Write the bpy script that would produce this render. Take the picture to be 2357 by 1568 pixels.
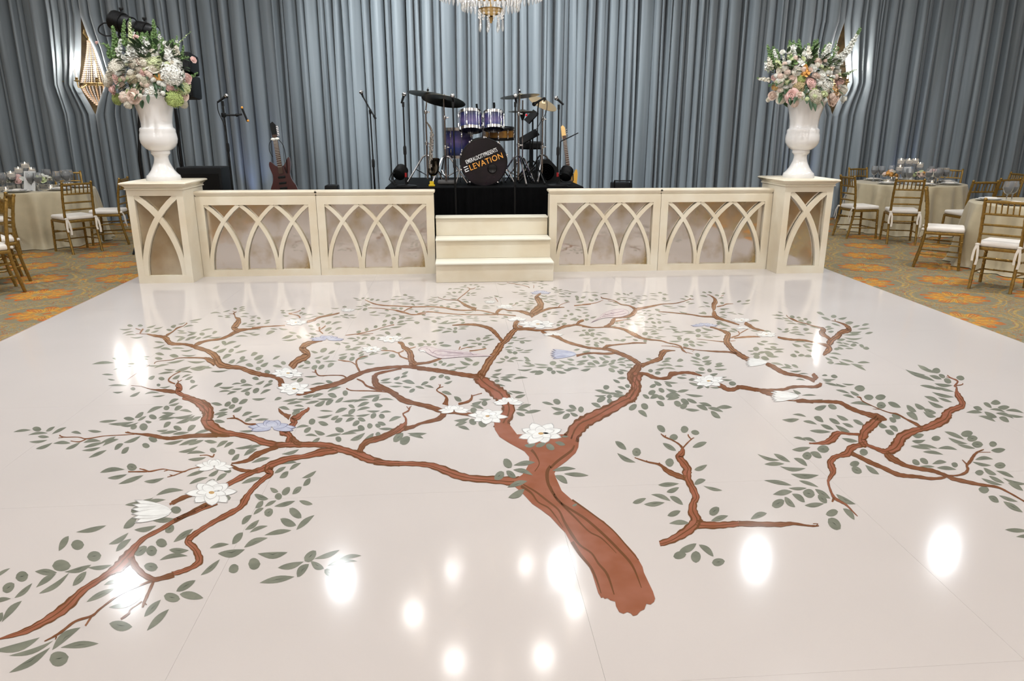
import bpy, bmesh, math, random
from mathutils import Vector, Matrix
for o in list(bpy.data.objects): bpy.data.objects.remove(o)
scene = bpy.context.scene
COL = scene.collection
PI = math.pi
rnd = random.Random(11)

# ------------------------------------------------------------------ camera
FOC, PITCH, YAW, ROLL = 1656.55, .2858, .0792, .0012
CAM = Vector((-0.42, 0.0, 1.58))
FWD = Vector((math.sin(YAW)*math.cos(PITCH), math.cos(YAW)*math.cos(PITCH), -math.sin(PITCH)))
_rt = Vector((math.cos(YAW), -math.sin(YAW), 0)); _up = _rt.cross(FWD)
RGT = _rt*math.cos(ROLL) + _up*math.sin(ROLL)
UPV = -_rt*math.sin(ROLL) + _up*math.cos(ROLL)
cam_data = bpy.data.cameras.new('camera')
cam_data.sensor_width = 36.0; cam_data.sensor_fit = 'HORIZONTAL'
cam_data.lens = FOC/2357*36.0
cam_data.clip_start = .05; cam_data.clip_end = 200
camera = bpy.data.objects.new('camera', cam_data); COL.objects.link(camera)
camera.matrix_world = Matrix(((RGT.x, UPV.x, -FWD.x, CAM.x), (RGT.y, UPV.y, -FWD.y, CAM.y), (RGT.z, UPV.z, -FWD.z, CAM.z), (0, 0, 0, 1)))
scene.camera = camera
def ray(u, v): return FWD + RGT*((u-1178.5)/FOC) + UPV*((784-v)/FOC)
def onz(u, v, z=0.0):
    d = ray(u, v); return CAM + d*((z-CAM.z)/d.z)
def at(u, v, Y):
    d = ray(u, v); return CAM + d*(Y/d.y)
def ppm(Y): return (Y*.96+.1)/FOC          # metres per pixel at depth Y

# ------------------------------------------------------------------ world, view, room lights and added fill
world = bpy.data.worlds.new('room_world'); scene.world = world; world.use_nodes = True
world.node_tree.nodes['Background'].inputs[0].default_value = (1.0, .95, .9, 1)
world.node_tree.nodes['Background'].inputs[1].default_value = 0.05
scene.view_settings.view_transform = 'Standard'; scene.view_settings.look = 'None'
scene.view_settings.exposure = 0.0; scene.view_settings.gamma = 1.0
scene.view_settings.use_curve_mapping = False
scene.cycles.max_bounces = 6; scene.cycles.diffuse_bounces = 2; scene.cycles.glossy_bounces = 2; scene.cycles.transmission_bounces = 5; scene.cycles.use_light_tree = False; scene.cycles.adaptive_threshold = .03; scene.cycles.transparent_max_bounces = 4
scene.cycles.caustics_reflective = False; scene.cycles.caustics_refractive = False
CEIL = 5.2
def area(name, loc, energy, size, color, target=None, spread=180, shape='DISK', size_y=None):
    l = bpy.data.lights.new(name, 'AREA'); l.energy = energy; l.shape = shape; l.size = size; l.color = color
    if size_y: l.size_y = size_y
    l.spread = math.radians(spread)
    o = bpy.data.objects.new(name, l); COL.objects.link(o); o.location = loc
    d = (Vector(target)-Vector(loc)) if target else Vector((0, 0, -1))
    o.rotation_euler = d.to_track_quat('-Z', 'Y').to_euler(); return o
def spot(name, loc, target, energy, ang, color, blend=.6, rad=.08):
    l = bpy.data.lights.new(name, 'SPOT'); l.energy = energy; l.spot_size = math.radians(ang); l.spot_blend = blend; l.color = color; l.shadow_soft_size = rad
    o = bpy.data.objects.new(name, l); COL.objects.link(o); o.location = loc
    o.rotation_euler = (Vector(target)-Vector(loc)).to_track_quat('-Z', 'Y').to_euler(); return o
def point(name, loc, energy, color, rad=.03):
    l = bpy.data.lights.new(name, 'POINT'); l.energy = energy; l.color = color; l.shadow_soft_size = rad
    o = bpy.data.objects.new(name, l); COL.objects.link(o); o.location = loc; return o
WARM = (1.0, .96, .92); NEUT = (.93, .97, 1.0); COOL = (.90, .96, 1.0)
# recessed ceiling lamps over the stage front, then unseen fill rows added for brightness
DOWN = []
for X in (-5.53, -2.31, 1.17, 4.37, 7.6):
    DOWN.append((X, 9.92))
PWR = [42]*5
for X, e in ((-6.6, 100), (-3.3, 88), (0.0, 56), (3.3, 88), (6.6, 100)): DOWN.append((X, 6.25)); PWR.append(e)  # added fill row brightening far floor and tables, no fixtures
for X in (-5.0, -1.7, 1.7, 5.0): DOWN.append((X, 3.6)); PWR.append(30)  # added fill row lighting the stage panels from in front
for X in (-4.5, 4.5): DOWN.append((X, -1.0)); PWR.append(12)  # weak fill pair added behind the camera
for (X, Y), e in zip(DOWN, PWR):
    area('downlight_and_fill_lamp', (X, Y, CEIL-.03), e, .24, NEUT)
# unseen fill points added behind the camera, in place of presumed chandeliers
for X, Y in ((-4.2, -1.2), (0.0, -2.4), (4.2, -1.2)):
    point('behind_camera_fill', (X, Y, 3.7), 165, WARM, .35)
# unseen spots added to brighten the drape; left key agrees with guitar's shadow
for X, Y, tx, e, ang in ((-5.2, 8.2, .8, 2300, 58), (5.2, 8.2, -.4, 900, 58), (0, 7.4, .2, 500, 62)):
    spot('drape_fill_spot', (X, Y, 5.0), (tx, 13.3, 2.1), e, ang, COOL, .9, .12)
# ------------------------------------------------------------------ materials
M = {}
def srgb(r, g, b):
    f = lambda c: ((c/255+.055)/1.055)**2.4 if c/255 > .04045 else c/255/12.92
    return (f(r), f(g), f(b), 1)
def mat(name, rgb, rough=.5, metal=0.0, var=.0, scale=6.0, bump=0.0, bscale=60., trans=0., emit=None, estr=0., coat=0., sheen=0., rgb2=None, spec=.5, detail=3., ior=1.45, aniso=None):
    m = bpy.data.materials.new(name); m.use_nodes = True; nt = m.node_tree; b = nt.nodes['Principled BSDF']
    c = srgb(*rgb) if max(rgb) > 1.001 else (*rgb, 1)
    b.inputs['Base Color'].default_value = c
    b.inputs['Roughness'].default_value = rough; b.inputs['Metallic'].default_value = metal
    b.inputs['Specular IOR Level'].default_value = spec; b.inputs['IOR'].default_value = ior
    if trans: b.inputs['Transmission Weight'].default_value = trans
    if coat: b.inputs['Coat Weight'].default_value = coat; b.inputs['Coat Roughness'].default_value = .05
    if sheen: b.inputs['Sheen Weight'].default_value = sheen
    if emit: b.inputs['Emission Color'].default_value = srgb(*emit); b.inputs['Emission Strength'].default_value = estr
    tc = nt.nodes.new('ShaderNodeTexCoord')
    if var or rgb2:
        n = nt.nodes.new('ShaderNodeTexNoise'); n.inputs['Scale'].default_value = scale; n.inputs['Detail'].default_value = detail
        mp = nt.nodes.new('ShaderNodeMapping')
        if aniso: mp.inputs['Scale'].default_value = aniso
        nt.links.new(tc.outputs['Object'], mp.inputs[0]); nt.links.new(mp.outputs[0], n.inputs['Vector'])
        r = nt.nodes.new('ShaderNodeValToRGB'); r.color_ramp.elements[0].position = .35; r.color_ramp.elements[1].position = .68
        c2 = srgb(*rgb2) if rgb2 else tuple(max(0, x*(1-var)) for x in c[:3])+(1,)
        c1 = c if rgb2 else tuple(min(1, x*(1+var*.5)) for x in c[:3])+(1,)
        r.color_ramp.elements[0].color = c2; r.color_ramp.elements[1].color = c1
        nt.links.new(n.outputs['Fac'], r.inputs[0]); nt.links.new(r.outputs[0], b.inputs['Base Color'])
    if bump:
        n2 = nt.nodes.new('ShaderNodeTexNoise'); n2.inputs['Scale'].default_value = bscale
        bp = nt.nodes.new('ShaderNodeBump'); bp.inputs['Strength'].default_value = bump; bp.inputs['Distance'].default_value = .01
        nt.links.new(tc.outputs['Object'], n2.inputs['Vector']); nt.links.new(n2.outputs['Fac'], bp.inputs['Height']); nt.links.new(bp.outputs[0], b.inputs['Normal'])
    M[name] = m; return m
FR = .11
mat('dance_white', (213, 204, 199), FR, var=.04, scale=.7, spec=.5)
mat('dance_edge', (205, 178, 172), .4)
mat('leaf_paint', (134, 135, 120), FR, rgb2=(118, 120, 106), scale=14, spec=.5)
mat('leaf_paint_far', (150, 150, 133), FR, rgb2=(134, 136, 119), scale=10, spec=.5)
mat('leaf_dark', (74, 80, 68), FR)
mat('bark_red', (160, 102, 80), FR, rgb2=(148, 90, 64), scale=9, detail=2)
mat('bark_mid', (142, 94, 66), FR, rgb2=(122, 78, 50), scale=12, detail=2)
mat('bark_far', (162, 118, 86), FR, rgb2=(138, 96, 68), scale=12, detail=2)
mat('bark_dark', (112, 72, 44), FR)
mat('petal_white', (243, 242, 238), FR, rgb2=(230, 228, 224), scale=20)
mat('petal_blue', (206, 207, 218), FR, rgb2=(176, 178, 198), scale=16)
mat('petal_line', (184, 180, 177), FR)
mat('petal_blue_line', (126, 126, 150), FR)
mat('petal_core', (196, 160, 110), FR)
mat('bird_pink', (220, 207, 205), FR, rgb2=(204, 186, 187), scale=30)
mat('bird_line', (150, 128, 136), FR)
mat('cream_paint', (238, 229, 209), .38, rgb2=(226, 211, 184), scale=2.2, spec=.4)
mat('cream_side', (240, 234, 217), .38, var=.05, scale=3)
mat('black_cloth', (7, 7, 8), .85, var=.3, scale=9, spec=.08)
mat('black_deck', (12, 13, 14), .8, spec=.12)
mat('black_metal', (12, 12, 13), .42, spec=.35)
mat('black_plastic', (13, 14, 15), .5, spec=.3, bump=.1, bscale=200)
mat('black_rubber', (12, 12, 13), .7)
mat('chrome', (.72, .72, .74), .14, metal=1)
mat('chrome_warm', (.50, .44, .42), .2, metal=1)
mat('silver_mesh', (.55, .55, .56), .35, metal=1)
mat('gold_chair', (150, 118, 58), .34, metal=.5, var=.25, scale=40)
mat('brass', (.55, .38, .16), .28, metal=1, var=.2, scale=30)
mat('cushion', (236, 228, 218), .75, var=.05, scale=12, bump=.06, bscale=30)
mat('tie_cloth', (222, 212, 198), .8)
mat('table_cloth', (186, 172, 142), .48, var=.08, scale=8, sheen=.25)
mat('white_ceramic', (238, 234, 230), .16, coat=.4)
mat('porcelain', (226, 222, 212), .25)
mat('glass', (1, 1, 1), .04, trans=.86, ior=1.3)
mat('crystal', (1, 1, 1), .03, trans=.92, ior=1.5, emit=(255, 250, 244), estr=.14)  # weak glow put in so the prisms look brighter
mat('crystal_amber', (255, 226, 196), .06, trans=.8, ior=1.5, emit=(255, 214, 170), estr=.25)  # bead glow is put into the material; beads are no lamps
mat('wax', (250, 244, 232), .5, emit=(255, 240, 220), estr=.25)  # candle wax brightened by a glow put into it
mat('flame', (255, 230, 190), .5, emit=(255, 226, 180), estr=40)
mat('bulb', (255, 240, 220), .5, emit=(255, 238, 214), estr=28)
mat('lamp_disc', (255, 250, 240), .5, emit=(255, 246, 234), estr=6)
mat('paper', (240, 240, 238), .6)
mat('ceiling_paint', (228, 224, 218), .8, var=.03, scale=2)
mat('wall_paint', (190, 182, 172), .8, var=.05, scale=1.5)
mat('niche_gold', (112, 92, 60), .6, rgb2=(80, 62, 40), scale=8)
mat('cymbal_dark', (.20, .18, .13), .32, metal=1, var=.25, scale=30, aniso=(1, 1, 1))
mat('cymbal_gold', (.78, .60, .36), .35, metal=.8)
mat('drum_skin', (34, 24, 32), .25, rgb2=(14, 10, 14), scale=4)
mat('drum_head_black', (12, 11, 13), .25)
mat('snare_wood', (176, 128, 56), .35, rgb2=(128, 82, 30), scale=10, coat=.4)
mat('guitar_red', (62, 14, 14), .22, coat=.5)
mat('guitar_body', (206, 152, 60), .28, coat=.4)
mat('maple', (206, 166, 106), .4)
mat('rosewood', (70, 48, 36), .5)
mat('inlay', (226, 220, 206), .3)
mat('sax_silver', (.60, .60, .56), .2, metal=1)
mat('sax_dark', (.12, .10, .08), .25, metal=1)
mat('yellow', (226, 190, 30), .5)
mat('red_light', (190, 20, 30), .4, emit=(230, 30, 40), estr=.6)
mat('red_tape', (150, 22, 26), .5)
mat('sign_white', (236, 234, 232), .5, emit=(255, 255, 255), estr=.12)  # lettering brightened by a weak glow put into the paint
mat('sign_orange', (236, 164, 70), .5, emit=(236, 164, 70), estr=.1)  # same added glow in the orange; no lamp here
mat('stem_green', (112, 142, 84), .6); mat('leaf_green', (58, 82, 52), .45, var=.25, scale=30)
mat('fl_white', (248, 247, 238), .6, var=.05, scale=40); mat('fl_cream', (244, 237, 220), .6, var=.08, scale=40)
mat('fl_pink', (246, 216, 208), .6, rgb2=(238, 194, 186), scale=30); mat('fl_blush', (244, 226, 210), .6, rgb2=(240, 210, 194), scale=30)
mat('fl_lime', (220, 228, 178), .6, var=.12, scale=40); mat('fl_green', (178, 194, 116), .6, var=.2, scale=40)
mat('fl_dusty', (224, 198, 180), .6, rgb2=(196, 196, 156), scale=30); mat('fl_mauve', (222, 204, 198), .6, rgb2=(188, 192, 152), scale=30)
mat('fl_rust', (200, 152, 130), .6, rgb2=(172, 174, 116), scale=30); mat('fl_orange', (236, 178, 100), .6)
mat('grey_cloth', (110, 108, 106), .8)
mat('blue_led', (60, 90, 200), .5, emit=(90, 120, 255), estr=4)

def sparkle_drum():
    m = mat('drum_blue', (40, 40, 96), .22, coat=.6); nt = m.node_tree; b = nt.nodes['Principled BSDF']
    tc = nt.nodes.new('ShaderNodeTexCoord'); sx = nt.nodes.new('ShaderNodeSeparateXYZ'); nt.links.new(tc.outputs['Generated'], sx.inputs[0])
    r = nt.nodes.new('ShaderNodeValToRGB'); e = r.color_ramp.elements
    e[0].position = 0; e[0].color = srgb(10, 18, 40); e[1].position = 1; e[1].color = srgb(10, 14, 38)
    k = r.color_ramp.elements.new(.3); k.color = srgb(38, 52, 108)
    k = r.color_ramp.elements.new(.55); k.color = srgb(88, 76, 124)
    k = r.color_ramp.elements.new(.8); k.color = srgb(34, 38, 84)
    n = nt.nodes.new('ShaderNodeTexNoise'); n.inputs['Scale'].default_value = 30; nt.links.new(tc.outputs['Object'], n.inputs['Vector'])
    a = nt.nodes.new('ShaderNodeMath'); a.operation = 'MULTIPLY_ADD'; a.inputs[1].default_value = .16; nt.links.new(n.outputs['Fac'], a.inputs[0]); nt.links.new(sx.outputs['Z'], a.inputs[2])
    s = nt.nodes.new('ShaderNodeMath'); s.operation = 'SUBTRACT'; s.inputs[1].default_value = .08; nt.links.new(a.outputs[0], s.inputs[0])
    nt.links.new(s.outputs[0], r.inputs[0]); nt.links.new(r.outputs[0], b.inputs['Base Color'])
sparkle_drum()
def mirror_mat():
    m = mat('antique_mirror', (200, 188, 176), .06, metal=1.0); nt = m.node_tree; b = nt.nodes['Principled BSDF']
    tc = nt.nodes.new('ShaderNodeTexCoord'); n = nt.nodes.new('ShaderNodeTexNoise'); n.inputs['Scale'].default_value = 3.2; n.inputs['Detail'].default_value = 6
    nt.links.new(tc.outputs['Object'], n.inputs['Vector'])
    r = nt.nodes.new('ShaderNodeValToRGB'); e = r.color_ramp.elements
    e[0].position = .47; e[0].color = srgb(226, 218, 210); e[1].position = .70; e[1].color = srgb(176, 152, 108)
    nt.links.new(n.outputs['Fac'], r.inputs[0]); nt.links.new(r.outputs[0], b.inputs['Base Color'])
    r2 = nt.nodes.new('ShaderNodeMapRange'); r2.inputs[1].default_value = .55; r2.inputs[2].default_value = .78; r2.inputs[3].default_value = .97; r2.inputs[4].default_value = .4
    nt.links.new(n.outputs['Fac'], r2.inputs[0]); nt.links.new(r2.outputs[0], b.inputs['Metallic'])
    r3 = nt.nodes.new('ShaderNodeMapRange'); r3.inputs[1].default_value = .4; r3.inputs[2].default_value = .7; r3.inputs[3].default_value = .05; r3.inputs[4].default_value = .3
    nt.links.new(n.outputs['Fac'], r3.inputs[0]); nt.links.new(r3.outputs[0], b.inputs['Roughness'])
mirror_mat()
mat('clouded_mirror', (206, 192, 168), .22, metal=.62, rgb2=(176, 158, 130), scale=3.5, detail=6)
def carpet_mat():
    m = bpy.data.materials.new('carpet'); m.use_nodes = True; nt = m.node_tree; b = nt.nodes['Principled BSDF']; b.inputs['Roughness'].default_value = .95; b.inputs['Specular IOR Level'].default_value = .1
    N = nt.nodes; L = nt.links
    def mth(op, a, b_=None, c=None):
        n = N.new('ShaderNodeMath'); n.operation = op
        for i, x in enumerate((a, b_, c)):
            if x is None: continue
            if isinstance(x, (int, float)): n.inputs[i].default_value = x
            else: L.new(x, n.inputs[i])
        return n.outputs[0]
    def mix(f, c1, c2):
        n = N.new('ShaderNodeMix'); n.data_type = 'RGBA'
        for s, x in ((0, f), (6, c1), (7, c2)):
            if isinstance(x, (tuple, int, float)): n.inputs[s].default_value = x
            else: L.new(x, n.inputs[s])
        return n.outputs[2]
    def step(x, lo, hi):
        n = N.new('ShaderNodeMapRange'); L.new(x, n.inputs[0]); n.inputs[1].default_value = lo; n.inputs[2].default_value = hi; return n.outputs[0]
    def band(x, c, w): return mth('SUBTRACT', 1.0, step(mth('ABSOLUTE', mth('SUBTRACT', x, c)), w*.6, w))
    g = N.new('ShaderNodeNewGeometry'); sx = N.new('ShaderNodeSeparateXYZ'); L.new(g.outputs['Position'], sx.inputs[0])
    wob = N.new('ShaderNodeTexNoise'); wob.inputs['Scale'].default_value = 9; wob.inputs['Detail'].default_value = 2; L.new(g.outputs['Position'], wob.inputs['Vector'])
    wv = mth('MULTIPLY', mth('SUBTRACT', wob.outputs['Fac'], .5), .07)
    A, B = .956, .814
    row = mth('FLOOR', mth('ADD', mth('DIVIDE', mth('SUBTRACT', sx.outputs['Y'], 8.225), B), .5))
    dy = mth('SUBTRACT', mth('SUBTRACT', sx.outputs['Y'], 8.225), mth('MULTIPLY', row, B))
    par = mth('FLOORED_MODULO', row, 2.0)
    xs = mth('SUBTRACT', mth('ADD', sx.outputs['X'], .276), mth('MULTIPLY', par, -.478))
    dx = mth('SUBTRACT', mth('MULTIPLY', mth('FRACT', mth('ADD', mth('DIVIDE', xs, A), .5)), A), A*.5)
    dx = mth('ADD', dx, wv); dyw = mth('ADD', dy, wv)
    r = mth('SQRT', mth('ADD', mth('POWER', dx, 2.0), mth('POWER', mth('MULTIPLY', dyw, 1.12), 2.0)))
    an = mth('ARCTAN2', dyw, dx)
    pet = mth('ABSOLUTE', mth('COSINE', mth('MULTIPLY', an, 5.0)))
    edge = mth('ADD', .20, mth('MULTIPLY', mth('POWER', pet, .7), .12))
    inside = mth('SUBTRACT', 1.0, step(mth('SUBTRACT', r, edge), -.012, .008))
    nz = N.new('ShaderNodeTexNoise'); nz.inputs['Scale'].default_value = 120; nz.inputs['Detail'].default_value = 3; L.new(g.outputs['Position'], nz.inputs['Vector'])
    nb = N.new('ShaderNodeTexNoise'); nb.inputs['Scale'].default_value = 13; nb.inputs['Detail'].default_value = 3; L.new(g.outputs['Position'], nb.inputs['Vector'])
    ground = mix(step(nz.outputs['Fac'], .3, .7), srgb(116, 112, 94), srgb(150, 146, 124))
    sc = mix(band(nb.outputs['Fac'], .56, .03), ground, srgb(176, 128, 58))
    sc = mix(band(nb.outputs['Fac'], .40, .02), sc, srgb(164, 86, 36))
    vo = N.new('ShaderNodeTexVoronoi'); vo.inputs['Scale'].default_value = 5; L.new(g.outputs['Position'], vo.inputs['Vector'])
    sc = mix(mth('SUBTRACT', 1.0, step(vo.outputs['Distance'], .09, .14)), sc, srgb(196, 116, 46))
    ring = mth('MAXIMUM', band(r, .40, .016), band(r, .45, .008))
    half = step(mth('ABSOLUTE', mth('SINE', an)), .8, .95)
    ring = mth('MULTIPLY', ring, mth('SUBTRACT', 1.0, mth('MULTIPLY', half, .6)))
    inner = mth('SUBTRACT', 1.0, step(r, .36, .38))
    sc = mix(mth('MULTIPLY', inner, .8), sc, srgb(130, 126, 106))
    sc = mix(mth('MULTIPLY', ring, .7), sc, srgb(186, 152, 84))
    streak = mth('ABSOLUTE', mth('SINE', mth('MULTIPLY', an, 25.0)))
    pc = mix(step(pet, .25, .75), srgb(194, 142, 56), srgb(180, 98, 44))
    pc = mix(mth('MULTIPLY', step(streak, .6, .9), .7), pc, srgb(214, 170, 74))
    pc = mix(step(r, .30, .22), srgb(186, 92, 38), pc)
    core = mth('SUBTRACT', 1.0, step(r, .07, .10))
    pc = mix(core, pc, srgb(160, 140, 96))
    pc = mix(mth('SUBTRACT', 1.0, step(r, .03, .04)), pc, srgb(190, 100, 36))
    col = mix(inside, sc, pc)
    nm = N.new('ShaderNodeTexNoise'); nm.inputs['Scale'].default_value = 34; nm.inputs['Detail'].default_value = 2; L.new(g.outputs['Position'], nm.inputs['Vector'])
    col = mix(mth('MULTIPLY', step(nm.outputs['Fac'], .46, .60), .62), col, srgb(128, 118, 88))
    L.new(col, b.inputs['Base Color'])
    bp = N.new('ShaderNodeBump'); bp.inputs['Strength'].default_value = .4; bp.inputs['Distance'].default_value = .004; L.new(nz.outputs['Fac'], bp.inputs['Height']); L.new(bp.outputs[0], b.inputs['Normal'])
    M['carpet'] = m
carpet_mat()
def drape_mat():
    m = mat('drape_grey', (122, 128, 134), .42, sheen=.3); nt = m.node_tree; b = nt.nodes['Principled BSDF']
    b.inputs['Specular IOR Level'].default_value = .35
    tc = nt.nodes.new('ShaderNodeTexCoord'); mp = nt.nodes.new('ShaderNodeMapping'); mp.inputs['Scale'].default_value = (9, 9, .35)
    n = nt.nodes.new('ShaderNodeTexNoise'); n.inputs['Scale'].default_value = 1.0; n.inputs['Detail'].default_value = 3
    nt.links.new(tc.outputs['Object'], mp.inputs[0]); nt.links.new(mp.outputs[0], n.inputs['Vector'])
    r = nt.nodes.new('ShaderNodeValToRGB'); r.color_ramp.elements[0].position = .3; r.color_ramp.elements[1].position = .7
    r.color_ramp.elements[0].color = srgb(112, 120, 125); r.color_ramp.elements[1].color = srgb(136, 144, 149)
    nt.links.new(n.outputs['Fac'], r.inputs[0]); nt.links.new(r.outputs[0], b.inputs['Base Color'])
drape_mat()

# ------------------------------------------------------------------ mesh helpers
class MB:
    def __init__(s): s.v = []; s.f = []; s.m = []; s.mats = []
    def mi(s, m):
        if m not in s.mats: s.mats.append(m)
        return s.mats.index(m)
    def add(s, vs, fs, m):
        k = len(s.v); i = s.mi(m)
        s.v += [tuple(p) for p in vs]
        for f in fs: s.f.append(tuple(k+a for a in f)); s.m.append(i)
    def box(s, c, d, m, rot=None):
        x, y, z = (a/2 for a in d); c = Vector(c)
        P = [Vector(p) for p in ((-x,-y,-z),(x,-y,-z),(x,y,-z),(-x,y,-z),(-x,-y,z),(x,-y,z),(x,y,z),(-x,y,z))]
        if rot is not None: P = [rot @ p for p in P]
        s.add([c+p for p in P], [(0,3,2,1),(4,5,6,7),(0,1,5,4),(1,2,6,5),(2,3,7,6),(3,0,4,7)], m); return s
    def rbox(s, c, d, m, bev=.01, rot=None, n=2):
        bm = bmesh.new(); bmesh.ops.create_cube(bm, size=1)
        for v in bm.verts: v.co = Vector((v.co.x*d[0], v.co.y*d[1], v.co.z*d[2]))
        bmesh.ops.bevel(bm, geom=bm.edges[:], offset=min(bev, min(d)*.45), segments=n, affect='EDGES', profile=.6)
        c = Vector(c); bm.verts.index_update()
        P = [(rot @ v.co if rot is not None else v.co)+c for v in bm.verts]
        s.add(P, [tuple(v.index for v in f.verts) for f in bm.faces], m); bm.free(); return s
    def tube(s, pts, rad, m, n=8, cap=True):
        pts = [Vector(p) for p in pts]; R = rad if isinstance(rad, (list, tuple)) else [rad]*len(pts)
        vs = []; up = None
        for i, p in enumerate(pts):
            t = (pts[min(i+1, len(pts)-1)]-pts[max(i-1, 0)]).normalized()
            if up is None: up = t.orthogonal().normalized()
            up = (up-t*up.dot(t)); up = up.normalized() if up.length > 1e-6 else t.orthogonal().normalized()
            w = t.cross(up)
            for k in range(n):
                a = 2*PI*k/n; vs.append(p+(up*math.cos(a)+w*math.sin(a))*R[i])
        fs = [(i*n+k, i*n+(k+1) % n, (i+1)*n+(k+1) % n, (i+1)*n+k) for i in range(len(pts)-1) for k in range(n)]
        if cap: fs += [tuple(range(n-1, -1, -1)), tuple((len(pts)-1)*n+k for k in range(n))]
        s.add(vs, fs, m); return s
    def lathe(s, prof, m, c=(0, 0, 0), n=32, rot=None, cap=True):
        c = Vector(c); vs = []
        for r, z in prof:
            for k in range(n):
                a = 2*PI*k/n; p = Vector((r*math.cos(a), r*math.sin(a), z)); vs.append((rot @ p if rot is not None else p)+c)
        q = len(prof); fs = [(i*n+k, i*n+(k+1) % n, (i+1)*n+(k+1) % n, (i+1)*n+k) for i in range(q-1) for k in range(n)]
        if cap: fs += [tuple(range(n-1, -1, -1)), tuple((q-1)*n+k for k in range(n))]
        s.add(vs, fs, m); return s
    def ball(s, c, r, m, n=10, sc=(1, 1, 1)):
        k = max(4, n//2+1); prof = [(max(1e-4, math.sin(PI*i/k)), -math.cos(PI*i/k)) for i in range(k+1)]
        c = Vector(c); vs = []
        for a, z in prof:
            for j in range(n):
                t = 2*PI*j/n; vs.append(c+Vector((a*math.cos(t)*sc[0], a*math.sin(t)*sc[1], z*sc[2]))*r)
        fs = [(i*n+j, i*n+(j+1) % n, (i+1)*n+(j+1) % n, (i+1)*n+j) for i in range(k) for j in range(n)]
        s.add(vs, fs, m); return s
    def prism(s, poly, thick, m, mtx):
        n = len(poly); vs = [mtx @ Vector((x, y, 0)) for x, y in poly]+[mtx @ Vector((x, y, thick)) for x, y in poly]
        s.add(vs, [tuple(range(n-1, -1, -1)), tuple(range(n, 2*n))]+[(i, (i+1) % n, n+(i+1) % n, n+i) for i in range(n)], m); return s
    def build(s, name, parent=None, smooth=False, ang=40):
        me = bpy.data.meshes.new(name); me.from_pydata(s.v, [], s.f); me.update()
        for k in s.mats: me.materials.append(M[k])
        me.polygons.foreach_set('material_index', s.m)
        if smooth:
            me.polygons.foreach_set('use_smooth', [True]*len(me.polygons)); me.set_sharp_from_angle(angle=math.radians(ang))
        o = bpy.data.objects.new(name, me); COL.objects.link(o)
        if parent: o.parent = parent
        return o
def tag(o, label=None, cat=None, group=None, kind=None):
    if label: o['label'] = label
    if cat: o['category'] = cat
    if group: o['group'] = group
    if kind: o['kind'] = kind
    return o
def empty(name, loc=(0, 0, 0), rz=0):
    o = bpy.data.objects.new(name, None); COL.objects.link(o); o.location = loc; o.rotation_euler = (0, 0, rz); o.empty_display_size = .1; return o
def copy_tree(o, parent=None):
    c = o.copy(); COL.objects.link(c); c.parent = parent
    for ch in o.children: copy_tree(ch, c)
    return c
def RX(a): return Matrix.Rotation(a, 3, 'X')
def RY(a): return Matrix.Rotation(a, 3, 'Y')
def RZ(a): return Matrix.Rotation(a, 3, 'Z')
def look(d, up=Vector((0, 0, 1))):
    """rotation whose local z points along d"""
    return Vector(d).to_track_quat('Z', 'Y').to_matrix()
def crom(P, n=6):
    out = []
    for i in range(len(P)-1):
        a, b, c, d = P[max(i-1, 0)], P[i], P[i+1], P[min(i+2, len(P)-1)]
        for k in range(n):
            t = k/n; out.append([.5*(2*b[j]+(c[j]-a[j])*t+(2*a[j]-5*b[j]+4*c[j]-d[j])*t*t+(-a[j]+3*b[j]-3*c[j]+d[j])*t**3) for j in range(len(b))])
    out.append(list(P[-1])); return out

# ------------------------------------------------------------------ the room
GZ = -.02
DRY = 13.3
m = MB(); m.box((0, 4, GZ-.05), (27, 20, .1), 'carpet'); tag(m.build('floor'), 'grey-green carpet with orange and gold flower medallions', 'carpet', kind='structure')
m = MB(); m.box((0, 4, CEIL+.05), (27, 20, .1), 'ceiling_paint'); tag(m.build('ceiling'), kind='structure')
for nm, c, d in (('wall_back', (0, 13.95, 2.6), (27, .1, 5.3)), ('wall_front', (0, -6.05, 2.6), (27, .1, 5.3)), ('wall_left', (-13.5, 4, 2.6), (.1, 20.2, 5.3)), ('wall_right', (13.5, 4, 2.6), (.1, 20.2, 5.3))):
    m = MB(); m.box(c, d, 'niche_gold' if nm == 'wall_back' else 'wall_paint'); tag(m.build(nm), kind='structure')

# pleated drapes, three lengths that part around the two wall sconces
def slit_prof(tbl):
    def f(z):
        if z <= tbl[0][0]: return tbl[0][1], tbl[0][2]
        for (a, l0, r0), (b, l1, r1) in zip(tbl, tbl[1:]):
            if z <= b:
                t = (z-a)/(b-a); return l0+(l1-l0)*t, r0+(r1-r0)*t
        return tbl[-1][1], tbl[-1][2]
    return f
def pxslit(rows):
    out = []
    for v, ul, ur in rows:
        a = at(ul, v, DRY); b = at(ur, v, DRY); out.append((a.z, a.x, b.x))
    return sorted(out)
SL = pxslit([(38, 186, 186.5), (80, 187, 202), (112, 187, 217), (150, 186, 230), (175, 183, 240), (195, 181, 244), (215, 192, 236), (240, 207, 227), (264, 220, 221)])
SR = pxslit([(50, 1943, 1943.5), (80, 1932, 1944), (112, 1922, 1945), (150, 1905, 1946), (190, 1890, 1950), (210, 1893, 1942), (240, 1906, 1925), (266, 1914, 1914.5)])
fL, fR = slit_prof(SL), slit_prof(SR)
ZT = CEIL
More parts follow.
